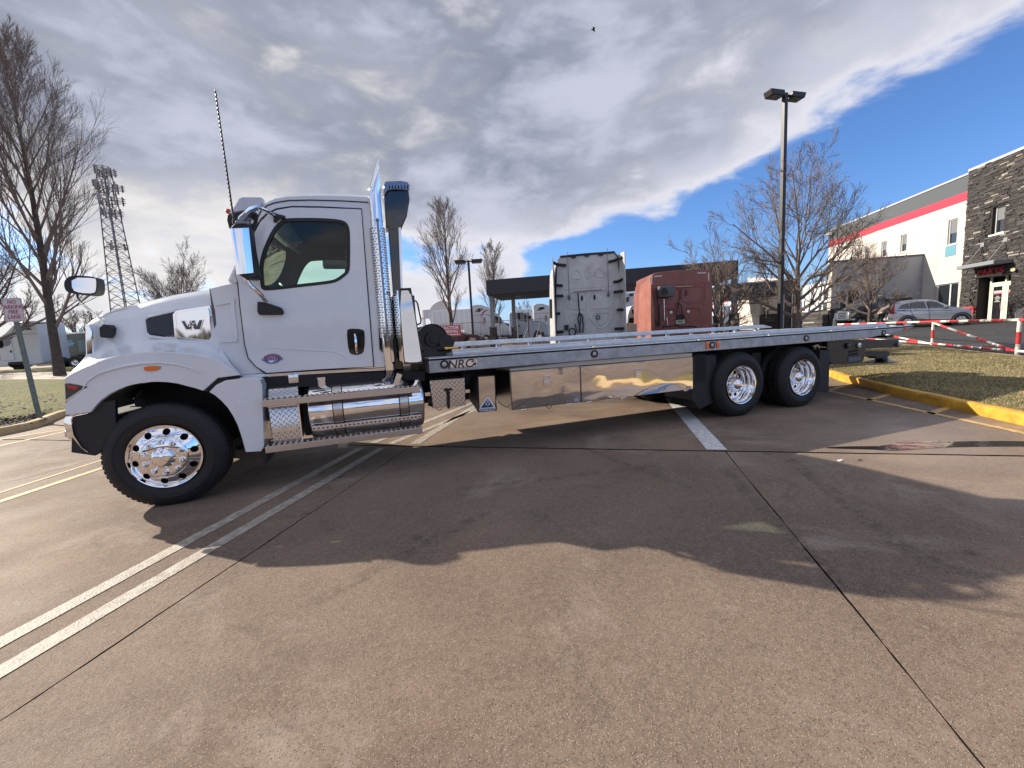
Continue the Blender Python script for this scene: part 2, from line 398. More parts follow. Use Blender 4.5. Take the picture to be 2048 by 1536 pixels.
    base = mix(ramp(noi(26, 4, .6), .40, .70, 0, .30), base, (0.30*k, 0.235*k, 0.185*k))
    base = mix(ramp(noi(60, 4, .65), .48, .68, 0, .42), base, (0.085*k, 0.065*k, 0.055*k))
    vo2 = t.nodes.new('ShaderNodeTexVoronoi'); vo2.inputs['Scale'].default_value = 1.37; L_(P_, vo2.inputs['Vector'])
    base = mix(ramp(vo2.outputs['Distance'], .045, .075, .55, 0), base, (0.06, 0.052, 0.047))
    def agg(sc, lo, hi, rand_lo, top=1):
        vo = t.nodes.new('ShaderNodeTexVoronoi'); vo.inputs['Scale'].default_value = sc; L_(P_, vo.inputs['Vector'])
        spc = t.nodes.new('ShaderNodeSeparateColor'); L_(vo.outputs['Color'], spc.inputs[0])
        d_ = ramp(vo.outputs['Distance'], lo, hi, top, 0); r_ = ramp(spc.outputs[0], rand_lo, rand_lo+.02)
        n = t.nodes.new('ShaderNodeMath'); n.operation = 'MULTIPLY'; L_(d_, n.inputs[0]); L_(r_, n.inputs[1]); return n.outputs[0]
    base = mix(agg(110, .22, .42, .72, .75), base, (0.04, 0.032, 0.028))
    a2 = agg(140, .20, .42, .80, .7); base = mix(a2, base, (0.55, 0.45, 0.35))
    base = mix(agg(190, .25, .45, .70, .7), base, (0.38*k, 0.26*k, 0.18*k))
    oi = t.nodes.new('ShaderNodeObjectInfo'); base = mix(ramp(oi.outputs['Random'], 0, 1, 0, .16), base, (0.11*k, .09*k, .075*k))
    L_(base, b.inputs['Base Color'])
    rg = ramp(noi(0.8, 5, .6), .35, .65  , .62, .82); b.inputs['Specular IOR Level'].default_value = .3; ds_ = t.nodes.new('ShaderNodeVectorMath'); ds_.operation = 'DISTANCE'; L_(P_, ds_.inputs[0]); ds_.inputs[1].default_value = tuple(G(1990, 890))
    wv = t.nodes.new('ShaderNodeMath'); wv.operation = 'MULTIPLY_ADD'; L_(noi(1.3, 4, .6, .5), wv.inputs[0]); wv.inputs[1].default_value = 3.4; L_(ds_.outputs['Value'], wv.inputs[2])
    wet_ = ramp(wv.outputs[0], 2.2, 4.0, .40, 0.0)
    rs_ = t.nodes.new('ShaderNodeMath'); rs_.operation = 'SUBTRACT'; L_(rg, rs_.inputs[0]); L_(wet_, rs_.inputs[1]); L_(rs_.outputs[0], b.inputs['Roughness'])
    sp_ = ramp(wet_, 0, .4, .12, .8); L_(sp_, b.inputs['Specular IOR Level'])
    bp = t.nodes.new('ShaderNodeBump'); bp.inputs['Strength'].default_value = 0.55; bp.inputs['Distance'].default_value = 0.006
    hh = t.nodes.new('ShaderNodeMath'); hh.operation = 'ADD'; L_(noi(55, 6, .7), hh.inputs[0]); L_(a2, hh.inputs[1]); L_(hh.outputs[0], bp.inputs['Height']); L_(bp.outputs[0], b.inputs['Normal'])
    return m
conc = concrete('concrete_slab'); conc_far = concrete('concrete_far', 1.15)
joint_dark = mat('joint_filler', (0.012, 0.010, 0.009), 0.9)
asphalt = mat('asphalt', (0.050, 0.050, 0.054), 0.75, bump=0.5, bscale=60, var=0.35, vscale=1.2)
paint_white = mat('worn_white_paint', (0.40, 0.365, 0.31), 0.6, var=0.45, vscale=16, bump=0.3, bscale=90, var2=(0.23, 0.185, 0.145))
paint_yellow = mat('worn_yellow_paint', (0.60, 0.38, 0.12), 0.6, var=0.5, vscale=16, var2=(0.27, 0.19, 0.11))
kerb_yellow = mat('yellow_kerb_paint', (0.62, 0.34, 0.035), 0.5, bump=0.3, bscale=30, var=0.35, vscale=5, var2=(0.42, 0.22, 0.03))
kerb_plain = mat('kerb_concrete', (0.42, 0.33, 0.22), 0.8, var=0.3, vscale=4, var2=(0.46, 0.30, 0.10))

def sheet(name, pts, off, m, n=1, label=None):
    """fan of a convex-ish polygon laid on the terrain"""
    b = MB(); tr = tessellate_polygon([[V(p) for p in pts]])
    b.add([(p[0], p[1], g(p[0], p[1])+off) for p in pts], tr)
    o = b.obj(name, m, kind='structure'); return o
def ribbon(name, A, B, off, m, na=30, nb=6, parent=None, kind='structure', zf=None):
    A = resample([V((p[0], p[1], 0)) for p in A], na); B = resample([V((p[0], p[1], 0)) for p in B], na); rows = []
    for j in range(nb+1):
        r = []
        for a, c_ in zip(A, B):
            p = a.lerp(c_, j/nb); z = g(p.x, p.y)+off+(zf(j/nb, p) if zf else 0); r.append(V((p.x, p.y, z)))
        rows.append(r)
    return MB().grid(rows).obj(name, m, parent, kind=kind)
# base ground to the horizon: rings of growing radius
rings = []
rad = [0.01, 4, 8, 12, 15, 17, 19, 21, 23, 26, 29, 32, 35, 38, 45, 60, 90, 150, 300, 700, 1600, 4200]
for r in rad:
    rings.append([V((0.5+r*math.cos(2*math.pi*k/72), -1+r*math.sin(2*math.pi*k/72), g(0.5+r*math.cos(2*math.pi*k/72), -1+r*math.sin(2*math.pi*k/72))-0.018)) for k in range(72)])
MB().grid(rings, 0, True, True).obj('ground', conc_far, kind='structure')
MB().add([(-13.5, -9.5, -.014), (13.5, -9.5, -.014), (13.5, 11, -.014), (-13.5, 11, -.014)], [(0, 1, 2, 3)]).obj('joint_bed', joint_dark, kind='structure')
# slabs with open joints between them
def clip(poly, p, nrm):
    out = []
    for i in range(len(poly)):
        a, b = poly[i], poly[(i+1) % len(poly)]; da = (a-p).dot(nrm); db = (b-p).dot(nrm)
        if da >= 0: out.append(a)
        if da*db < 0: out.append(a.lerp(b, da/(da-db)))
    return out
def v2(p): return V((p[0], p[1]))
R0 = [v2(p) for p in ((-13.5, -9.5), (13.5, -9.5), (13.5, 11), (-13.5, 11))]
j3a, j3b = v2(G(820, 892)), v2(G(2048, 912)); d3 = (j3b-j3a).normalized(); n3 = v2((-d3.y, d3.x)); 
if n3.y < 0: n3 = -n3
GAP = 0.005
near = clip(R0, j3a-n3*.020, -n3); farp = clip(R0, j3a+n3*.020, n3)
def cut(poly, a, b, gap=GAP):
    d = (b-a).normalized(); n_ = v2((-d.y, d.x)); return clip(poly, a+n_*gap, n_), clip(poly, a-n_*gap, -n_)
slabs = []
J1 = (v2(G(0, 1442)), v2(G(820, 893))); J2 = (v2(G(1970, 1536)), v2(G(1450, 902)))
L1, rest = cut(near, *J1); M1, R1 = cut(rest, *J2); slabs += [M1, R1]
JL = (J1[0]-d3*4.6, J1[1]-d3*4.6); a_, b_ = cut(L1, *JL); slabs += [a_, b_]
W1 = (v2(G(1330, 788)), v2(G(1432, 901))); fa, fb = cut(farp, W1[0], W1[1]); slabs += []
J4 = (j3a-d3*.9+n3*.0, j3a-d3*.9+n3*5); 
for q in (fa, fb):
    # a cross joint 4.9 m further on
    q1, q2 = clip(q, j3a+n3*(4.9-GAP), -n3), clip(q, j3a+n3*(4.9+GAP), n3)
    slabs += [q1, q2]
def jag(poly, seed):
    """slightly ragged slab edges"""
    rnd = random.Random(seed); out = []
    for i in range(len(poly)):
        a, b = poly[i], poly[(i+1) % len(poly)]; n_ = max(1, int((b-a).length/0.09)); d = (b-a).normalized(); nn = v2((-d.y, d.x)); out.append(a)
        for k in range(1, n_):
            p = a.lerp(b, k/n_); w = noise.noise(V((p.x*2, p.y*2, seed)))*.006 + noise.noise(V((p.x*11, p.y*11, seed)))*.005
            out.append(p + nn*max(w, -.004) if abs(p.x) < 8 and -6 < p.y < 6 else p)
    return out
for i, q in enumerate(slabs):
    if len(q) < 3: continue
    q = jag(q, i*3.7)
    b = MB(); flat = [V((p.x, p.y, 0)) for p in q]
    b.prism(flat, (0, 0, -0.016), 0, 1); b.obj('pavement_slab', [conc, joint_dark], kind='structure')
# painted lines (4 mm sheets on the slabs)
def stripe(name, a, b, w, m, w2=None, z=0.004, label=None, wander=.004):
    a = v2(a); b = v2(b); d = (b-a).normalized(); n_ = v2((-d.y, d.x)); k = max(2, int((b-a).length/.12)); top = []; bot = []
    for i in range(k+1):
        p = a.lerp(b, i/k); ww = (w+((w2 or w)-w)*i/k)/2
        e = noise.noise(V((p.x*6, p.y*6, 3)))*wander; e2 = noise.noise(V((p.x*6, p.y*6, 9)))*wander
        top.append(V((*(p+n_*(ww+e)), g(p.x, p.y)+z))); bot.append(V((*(p-n_*(ww+e2)), g(p.x, p.y)+z)))
    return MB().grid([bot, top], 0, False).obj(name, m, kind='structure')
stripe('road_marking', G(-40, 1308), G(722, 896), .115, paint_white)
stripe('road_marking', G(-40, 1368), G(764, 896), .115, paint_white)
stripe('road_marking', G(741, 888), G(960, 800), .12, paint_white)
stripe('road_marking', G(780, 888), G(1000, 800), .12, paint_white)
stripe('road_marking', G(830, 888), G(960, 806), .15, paint_white)
stripe('road_marking', G(1330, 783), G(1434, 900), .26, mat('fresh_white_paint', (0.74, 0.74, 0.74), 0.5, var=0.25, vscale=14, bump=0.3, bscale=90, var2=(0.52, 0.50, 0.48)), .22)
stripe('road_marking', G(1640, 778), G(2110, 880), .10, paint_yellow)
for a, b in (((1659, 781), (1700, 768)), ((1736, 800.5), (1782, 788)), ((1856, 828), (1905, 813.5))):
    stripe('road_marking', G(*a), G(*b), .11, paint_yellow)
stripe('road_marking', G(-20, 1010), G(300, 905), .10, paint_yellow)
stripe('road_marking', G(-20, 992), G(300, 890), .05, paint_yellow)
stripe('road_marking', G(-20, 882), G(160, 854), .10, paint_yellow)
stripe('road_marking', G(-20, 896), G(160, 857), .09, paint_yellow)
# puddle along the joint at right
water = mat('puddle_water', (0.014, 0.013, 0.013), 0.05, spec=0.5, bump=0.12, bscale=9)
def puddle(cpx, label):
    pts = []
    for px, py in cpx: p = G(px, py); pts.append(V((p.x, p.y, .0035)))
    pts = smooth_poly(pts, 2); MB().add(pts, tessellate_polygon([pts])).obj('puddle', water, kind='structure')
puddle([(1640, 896), (1690, 893), (1760, 893), (1775, 889), (1800, 890), (1880, 884), (2000, 882), (2090, 884), (2090, 893), (1980, 893), (1890, 895), (1830, 899), (1790, 902), (1740, 899), (1690, 898)], '')
puddle([(1780, 885), (1830, 883), (1890, 881.5), (1895, 885), (1830, 887)], '')
wet = mat('damp_concrete', (0.060, 0.052, 0.047), 0.16, var=0.3, vscale=3, bump=0.15, bscale=30)
# lawns
def grassmat(name, c1, c2, c3):
    m = bpy.data.materials.new(name); m.use_nodes = True; t = m.node_tree; b = t.nodes['Principled BSDF']; b.inputs['Roughness'].default_value = .9; b.inputs['Specular IOR Level'].default_value = .1
    tcn = t.nodes.new('ShaderNodeTexCoord')
    def noi(sc, de, lo, hi):
        n = t.nodes.new('ShaderNodeTexNoise'); n.inputs['Scale'].default_value = sc; n.inputs['Detail'].default_value = de; n.inputs['Roughness'].default_value = .7; t.links.new(tcn.outputs['Object'], n.inputs['Vector'])
        r = t.nodes.new('ShaderNodeMapRange'); r.inputs[1].default_value = lo; r.inputs[2].default_value = hi; t.links.new(n.outputs['Fac'], r.inputs[0]); return r.outputs[0]
    def mix(f, a, b_):
        n = t.nodes.new('ShaderNodeMix'); n.data_type = 'RGBA'; t.links.new(f, n.inputs[0])
        for i, x in ((6, a), (7, b_)):
            if isinstance(x, tuple): n.inputs[i].default_value = (*x, 1)
            else: t.links.new(x, n.inputs[i])
        return n.outputs[2]
    c = mix(noi(.5, 5, .38, .62), c1, c2); c = mix(noi(14, 5, .45, .7), c, c3); t.links.new(c, b.inputs['Base Color'])
    MATS[name] = m; return m
grass_r = grassmat('winter_grass', (0.13, 0.12, 0.055), (0.26, 0.205, 0.105), (0.34, 0.27, 0.15))
grass_g = grassmat('green_winter_grass', (0.095, 0.115, 0.035), (0.16, 0.15, 0.06), (0.25, 0.22, 0.12))
mulch = mat('mulch', (0.045, 0.035, 0.028), 0.95, bump=1.0, bscale=40, var=0.6, vscale=15)
KR = [v2(p) for p in (G(1560, 738), G(1640, 748), G(1662, 754), G(1676.6, 760.8), G(1705, 768.5), G(1781.6, 790), G(1906, 818.8), G(2048, 851.6))]
KR.append(KR[-1]+(KR[-1]-KR[-2])*.5); KR.append(KR[-1]+(KR[-1]-KR[-2])*5)
KR = [V((p.x, p.y, 0)) for p in KR]
def kerb(name, line, m, w=.17, h=.15, side=1, label=''):
    line = smooth_poly(line, 1, False); line = resample(line, max(12, int(sum((b-a).length for a, b in zip(line, line[1:]))/.25)))
    prof = [(0, -.01), (0.0, h*.7), (.012, h*.92), (.035, h), (w*.8, h), (w, h-.012), (w, 0)]
    rows = []
    for k, (o_, z_) in enumerate(prof):
        r = []
        for i, p in enumerate(line):
            d = (line[min(i+1, len(line)-1)]-line[max(i-1, 0)]).normalized(); n_ = V((-d.y, d.x, 0))*side
            j = noise.noise(V((p.x*3, p.y*3, k*2.0)))*.006 + (noise.noise(V((p.x*13, p.y*13, k*1.0)))*.004)
            q = p+n_*(o_+j); r.append(V((q.x, q.y, g(q.x, q.y)+z_+(j if k > 1 else 0))))
        rows.append(r)
    return MB().grid(rows).obj(name, m, kind='structure', ang=60), line
# right kerb in two pieces with a joint
ko, kl = kerb('yellow_kerb', KR[3:-1], kerb_yellow); kerb('right_kerb_plain', KR[-2:], kerb_plain)
ko2, kl2 = kerb('yellow_kerb', KR[:4], kerb_yellow)
def offset(line, o_, side=1):
    out = []
    for i, p in enumerate(line):
        d = (line[min(i+1, len(line)-1)]-line[max(i-1, 0)]).normalized(); out.append(p+V((-d.y, d.x, 0))*side*o_)
    return out
LB = resample(offset(KR, .165), 60)
farR = [v2(G(1560, 690)), v2(G(1700, 688)), v2(G(1790, 696)), v2(G(1860, 699)), v2(G(2048, 722)), v2(G(2300, 768))]
lawn_r = ribbon('right_lawn', LB, farR, .125, grass_r, 60, 16, zf=lambda t, p: math.sin(t*math.pi)*.06)
# pale edge of the road beyond the lawn
ribbon('road_edge', farR, [p+v2((.22, .10)) for p in farR], .13, kerb_plain, 40, 1)
# access road and car park in asphalt
ribbon('asphalt_road', [p+v2((.25, .12)) for p in farR], [v2((30, 60)), v2((40, 50)), v2((44, 40)), v2((48, 28)), v2((52, 12)), v2((52, -14))], .012, asphalt, 40, 24)
# left side
KL = [V((*v2(G(px, py)), 0)) for px, py in ((-120, 893), (0, 871), (40, 863), (75, 855), (98, 846), (124, 834), (160, 826), (230, 818))]
kerb('left_kerb', KL, kerb_plain)
LL = resample(offset(KL, .165), 50)
pathA = [v2(G(px, py, .1)) for px, py in ((-150, 786), (0, 783), (118, 776), (260, 768))]
pathB = [v2(G(px, py, .1)) for px, py in ((-150, 776), (0, 774), (118, 768), (260, 761))]
ribbon('left_lawn', LL, pathA, .12, grass_g, 50, 10)
path_m = mat('path_concrete', (0.44, 0.36, 0.28), .8, var=.2, vscale=2)
ribbon('footpath', pathA, pathB, .115, path_m, 40, 2)
pB2 = [p+v2((-.1, .25)) for p in pathB]
lk = mat('left_bank', (0.07, 0.07, 0.05), .9, var=.3)
ribbon('kerb_strip', pathB, pB2, .13, kerb_plain, 40, 1)
lawn2far = [v2(G(px, py, .15)) for px, py in ((-150, 762), (0, 758), (118, 744), (260, 738))]
ribbon('far_left_lawn', pB2, lawn2far, .16, grass_g, 40, 8)
# mulch bed round the sign
MA = [v2(G(px, py, .13)) for px, py in ((-60, 862), (0, 855), (60, 845), (95, 838))]
MB_ = [v2(G(px, py, .13)) for px, py in ((-60, 848), (0, 843), (60, 838), (100, 832))]
ribbon('mulch_bed', MA, MB_, .13, mulch, 40, 6)
# grass blades
def blades(name, A, B, n, off, mats, seed, hgt=(.018, .045), near=None):
    rnd = random.Random(seed); b = MB(); A = resample([V((p[0], p[1], 0)) for p in A], 80); B = resample([V((p[0], p[1], 0)) for p in B], 80)
    for _ in range(n):
        i = rnd.uniform(0, 78.99); k = int(i); t = rnd.random()**1.3
        p = A[k].lerp(A[k+1], i-k).lerp(B[k].lerp(B[k+1], i-k), t)
        if p.x > 26 or p.x < -24: continue
        h = rnd.uniform(*hgt); a = rnd.uniform(0, 6.28); w = .006+.004*rnd.random()
        z = g(p.x, p.y)+off+math.sin(t*math.pi)*.06*(name == 'grass'); e = V((math.cos(a), math.sin(a), 0)); l = V((rnd.uniform(-.03, .03), rnd.uniform(-.03, .03), h))
        q = V((p.x, p.y, z-.01)); b.add([q-e*w, q+e*w, q+l], [(0, 1, 2)], rnd.randrange(3))
    o = b.obj(name, mats, kind='stuff'); return o
gm = [mat('blade_a', (0.20, .165, .075), .8), mat('blade_b', (0.38, .30, .16), .8), mat('blade_c', (0.10, .11, .04), .8)]
blades('grass', LB, farR, 60000, .125, gm, 1)
gm2 = [mat('blade_d', (0.16, .17, .05), .8), mat('blade_e', (0.30, .27, .13), .8), mat('blade_c', (0.085, .10, .035), .8)]
blades('grass_left', LL, pathA, 26000, .12, gm2, 2, (.012, .03))
def rubble(name, px, n, seed, m, s=(.01, .03)):
    rnd = random.Random(seed); b = MB()
    for _ in range(n):
        u = rnd.random(); k = rnd.random(); i = min(len(px)-2, int(u*(len(px)-1))); f = u*(len(px)-1)-i
        x = px[i][0]*(1-f)+px[i+1][0]*f+rnd.uniform(-3, 3); y = px[i][1]*(1-f)+px[i+1][1]*f+rnd.gauss(0, px[i][2]); p = G(x, y, .13); r = rnd.uniform(*s)
        b.box((p.x-r, p.y-r*.6, p.z-.01), (p.x+r, p.y+r*.6, p.z+r*.8), 0, Matrix.Rotation(rnd.uniform(0, 3), 3, V((rnd.random(), rnd.random(), 1)).normalized()), p)
    return b.obj(name, m, kind='stuff')
rubble('fallen_leaves', [(-10, 846, 4), (50, 838, 4), (90, 832, 2)], 420, 5, mulch, (.006, .02))
rubble('dry_leaves', [(-10, 818, 10), (60, 806, 10), (110, 802, 8)], 60, 6, mat('dry_leaf', (0.42, .34, .25), .9), (.01, .03))
# ================================================================ THE FLATBED TRUCK (near side at y = 0, far side at y = 2.44)
T = thing('flatbed_truck', 'white flatbed recovery truck with chrome stack and long galvanised deck, in the foreground', 'truck', (0.0, 1.22, 0))
def TY(px, py, y=0.0): return WF.y(px, py, y)
def mir(p): return V((p.x, 2.44-p.y, p.z))
def curve(pts, y): return [TY(px, py, yy if yy is not None else y) for px, py, *r in pts for yy in [r[0] if r else None]]

# ---- wheels
XF, XR1, XR2, RF, RR = -2.7923, 4.5449, 5.9096, 0.500, 0.512
def tyre(x, y, r, w, side, parent=None, name='tyre'):
    """side=-1: outer face towards -y"""
    b = MB(); ri = .300; prof = [(0.02, ri-.005), (0.004, ri+.012), (-.012, ri+.05), (-.018, (ri+r)/2), (-.008, r-.07), (.018, r-.022), (.05, r-.004), (.085, r), (w*.5, r+.002), (w-.085, r), (w-.05, r-.004), (w-.018, r-.022), (w+.01, r-.07), (w+.018, (ri+r)/2), (w, ri+.03), (w-.03, ri-.005)]
    b.lathe((x, y, r-.012), (0, -side, 0), prof, 72)
    # tread grooves: raised shoulder blocks
    nb = 64
    for k in range(nb):
        a = 2*math.pi*k/nb; c_, s_ = math.cos(a), math.sin(a); da = 2*math.pi/nb*.34
        for (h0, h1) in ((.040, .095), (w-.095, w-.040), (.115, .165), (w-.165, w-.115)):
            vs = []
            for rr, hh in ((r-.02, h0), (r-.0015, h0), (r+.0035, h1), (r-.02, h1)) if h0 < .1 and h0 == .04 else ((r-.02, h0), (r+.0022, h0), (r+.0022, h1), (r-.02, h1)):
                for ss in (-da, da): vs.append(V((x+rr*math.cos(a+ss), y-side*hh, r-.012+rr*math.sin(a+ss))))
            b.add(vs, [(2, 3, 5, 4), (0, 1, 3, 2), (4, 5, 7, 6), (0, 2, 4, 6), (1, 7, 5, 3)])
    # raised lettering band
    b.lathe((x, y, r-.012), (0, -side, 0), [(-.0195, .385), (-.0225, .392), (-.0225, .40), (-.0185, .407)], 72)
    return b.obj(name, rubber, parent, ang=35)
def disc_holes(b, x, y, z, r0, r1, hr, rad, nh, thick, mi=0, nseg=60, rot=0.1, cone=0.0):
    out = [V((x+r1*math.cos(t), y, z+r1*math.sin(t))) for t in [2*math.pi*k/nseg for k in range(nseg)]]
    holes = [[V((x+hr*math.cos(a)+rad*math.cos(t), y, z+hr*math.sin(a)+rad*math.sin(t))) for t in [-2*math.pi*q/14 for q in range(14)]] for a in [rot+2*math.pi*k/nh for k in range(nh)]]
    holes.append([V((x+r0*math.cos(t), y, z+r0*math.sin(t))) for t in [-2*math.pi*k/40 for k in range(40)]])
    k0_ = len(b.v); b.holed(out, holes, (0, thick, 0), mi)
    if cone:
        for i_ in range(k0_, len(b.v)):
            vx, vy, vz = b.v[i_]; rr_2 = math.hypot(vx-x, vz-z); b.v[i_] = (vx, vy + cone*(1-(rr_2-r0)/(r1-r0))*(-1 if thick > 0 else 1), vz)
def nut(parent, x, y, z, side, rr=.021, h=.052):
    b = MB(); o_ = V((x, y, z)); ax = V((0, side, 0))
    b.lathe(o_, ax, [(-.01, rr*1.35), (.002, rr*1.35), (.006, rr*1.02)], 16)
    b.lathe(o_, ax, [(.004, rr), (h*.8, rr*.88), (h, rr*.55), (h+.002, 0.0005)], 6, sm=False)
    return b
def front_wheel(side, parent):
    y = -.04 if side < 0 else 2.48; zc = RF-.012
    t_ = tyre(XF, y, RF, .30, side, parent)
    b = MB(); prof = [(-.006, .296), (.004, .302), (.010, .300), (.008, .292), (-.012, .286), (-.020, .278)]
    b.lathe((XF, y, zc), (0, side, 0), prof, 72)
    # dished face with hand holes
    disc_holes(b, XF, y+.020 if side < 0 else y-.020, zc, .19, .279, .237, .031, 10, .012*(-side), rot=.16, cone=.040)
    b.lathe((XF, y, zc), (0, side, 0), [(.012, .196), (0.024, .189), (.030, .183), (.034, .172), (.044, .12), (.046, .098)], 56)
    b.lathe((XF, y, zc), (0, side, 0), [(.044, .10), (.050, .092), (.072, .087), (.086, .070), (.096, .04), (.099, .001)], 48)
    o = b.obj('rim', chrome, parent, ang=30)
    d = MB(); d.lathe((XF, y, zc), (0, side, 0), [(-.07, .285), (-.07, .001)], 40); d.obj('brake_drum', dark_frame, parent)
    nb = MB()
    for k in range(10):
        a = 2*math.pi*k/10+.33
        q = nut(o, XF+.146*math.cos(a), y+side*.038, zc+.146*math.sin(a), side); q.obj('wheel_nut', chrome, o)
for s_ in (-1, 1): front_wheel(s_, T)
def rear_wheel(x, side):
    y = 0.0 if side < 0 else 2.44; zc = RR-.012
    tyre(x, y, RR, .27, side, T); tyre(x, y-side*.33, RR, .27, side, T)
    b = MB()
    b.lathe((x, y, zc), (0, side, 0), [(-.006, .296), (.006, .303), (.012, .300), (.010, .290), (-.012, .282), (-.03, .279), (-.045, .262), (-.06, .256), (-.125, .252), (-.14, .240), (-.165, .236)], 72)
    disc_holes(b, x, y+(.165 if side < 0 else -.165), zc, .105, .238, .185, .030, 10, .012*(-side), rot=.05)
    b.lathe((x, y, zc), (0, side, 0), [(-.160, .118), (-.10, .108), (-.06, .095), (-.035, .078), (-.02, .05), (-.013, .022), (-.005, .02), (-.004, .001)], 40)
    o = b.obj('rim', chrome, T, ang=30)
    d = MB(); d.lathe((x, y, zc), (0, side, 0), [(-.2, .26), (-.2, .001)], 40); d.obj('brake_drum', dark_frame, T)
    for k in range(10):
        a = 2*math.pi*k/10+.3; nut(o, x+.142*math.cos(a), y-side*.165 + 0, zc+.142*math.sin(a), side, .019, .04).obj('wheel_nut', chrome, o)
for x in (XR1, XR2):
    for s_ in (-1, 1): rear_wheel(x, s_)
b = MB()
for x in (XR1, XR2): b.cyl((x, .3, RR-.01), (x, 2.1, RR-.01), .075, n=12); b.sphere((x, 1.22, RR-.01), .22, 12)
b.cyl((XF, .3, RF-.08), (XF, 2.1, RF-.08), .06, n=10)
b.cyl((XF+.3, .45, RF+.02), (XF+.3, 2.0, RF+.02), .025, n=8)
b.cyl((XF+.2, 1.2, RF+.15), (XR1, 1.22, RR), .055, n=10)
b.obj('axle', dark_frame, T)
# ---- chassis
b = MB()
for y in (.80, 1.60):
    b.box((-3.35, y-.05, .62), (7.6, y+.05, .92))
b.box((-2.2, .83, .55), (-1.2, 1.6, 1.0)); b.box((-3.2, .7, .65), (-2.2, 1.75, 1.25))
b.box((-.5, .7, .92), (8.0, 1.75, 1.02))
for x in (.2, 1.6, 3.2, 4.2, 6.6): b.box((x, .3, .86), (x+.1, 2.14, 1.0))
b.box((-1.95, .5, .86), (-.35, 2.0, 1.06))
b.box((3.72, .10, .60), (3.95, .75, 1.02)); b.box((3.72, 1.7, .60), (3.95, 2.34, 1.02))
b.box((5.13, .30, .25), (5.33, .75, .95)); b.box((4.0, .75, .35), (6.5, .85, .95)); b.box((4.0, 1.6, .35), (6.5, 1.7, .95))
b.obj('chassis_frame', dark_frame, T, bevel=.004)

# ---- hood and front fender: guide curves from the wheel arch over the shoulder to the centre line
XS = 26
g_arch = [TY(px, py, -.02) for px, py in ((129, 757), (150, 744), (168, 735), (200, 722), (235.4, 711.3), (270, 706), (303, 704.0), (337, 703.8), (370.8, 706.2), (400, 711), (421.6, 716.3), (440, 724), (455.5, 732.6), (479, 750.2))]
g_val0 = [TY(px, py, y) for px, py, y in ((134, 752, .05), (160, 738, .12), (182, 727, .20), (215, 713, .22), (250, 702, .22), (290, 695, .22), (330, 692, .22), (370, 694, .21), (410, 700, .19), (430, 706, .18), (436, 712, .17), (445, 722, .16), (460, 733, .15), (484, 749, .12))]
g_val = [TY(px, py, y) for px, py, y in ((178, 712, .36), (190, 708, .37), (205, 704, .36), (230, 696, .34), (260, 688, .32), (300, 682, .30), (340, 680, .28), (380, 682, .26), (410, 687, .24), (428, 691, .22), (432, 694, .21), (435, 700, .2), (438, 705, .19), (442, 712, .18))]
g_mid = [TY(px, py, y) for px, py, y in ((174, 680, .40), (188, 672, .41), (205, 667, .40), (240, 659, .37), (270, 655, .35), (305, 650, .33), (340, 646, .31), (375, 643, .29), (400, 641, .27), (415, 640, .26), (420, 640, .26), (424, 640, .25), (428, 640, .24), (432, 640, .24))]
g_sh = [TY(px, py, y) for px, py, y in ((173, 652, .48), (184, 643, .47), (212, 632, .46), (240, 624, .44), (265, 617, .42), (300, 608, .39), (337, 600, .36), (370, 594, .34), (395, 590, .32), (410, 588.5, .31), (416, 588, .31), (418, 588, .30), (420, 587.5, .30), (423, 587, .30))]
g_top = [TY(px, py, y) for px, py, y in ((171, 646, .60), (182, 636.5, .60), (212, 623.0, .62), (240, 614.5, .60), (265, 608, .58), (300, 598.6, .54), (337, 589.6, .52), (370, 584, .50), (395, 580.3, .48), (408, 578.5, .46), (413, 578, .46), (415, 577.5, .46), (417, 577.3, .46), (419, 577, .46))]
g_cen = [V((p.x, 1.22, p.z+.045)) for p in g_top]
g_q = [a.lerp(b_, .5)+V((0, 0, .018)) for a, b_ in zip(g_top, g_cen)]
rows = [resample(r, XS) for r in (g_arch, g_val0, g_val, g_mid, g_sh, g_top, g_q, g_cen)]
full = rows + [[mir(p) for p in r] for r in rows[-2::-1]]
hood = MB().grid(full).obj('hood', white, T, sub=1, ang=80)
# fender skin below the crease, with the wheel arch cut out
YF = -.04
def fend(yv, sgn):
    pts = [(129, 757), (150, 744), (168, 735), (200, 722), (235.4, 711.3), (270, 706), (303, 704.0), (337, 703.8), (370.8, 706.2), (400, 711), (421.6, 716.3), (440, 724), (455.5, 732.6), (479, 750.2), (435, 756), (406.4, 781.8),
           (390, 776.3), (370.8, 771.5), (354, 767), (337, 764.6), (320, 763.6), (303, 763.9), (286, 765.5), (269.3, 768.5), (252, 773), (235.4, 779.5), (217, 789), (201.6, 801), (190, 813), (181.2, 824.7), (131, 830), (130, 808), (176, 773), (131, 764.5), (127, 762)]
    P_ = [TY(px, py, YF) for px, py in pts]
    P_ = P_ if sgn < 0 else [mir(p) for p in P_]
    return MB().prism(P_, (0, .05*(-sgn), 0))
for s_ in (-1, 1):
    fo = fend(YF, s_).obj('fender', white, T, bevel=.012)
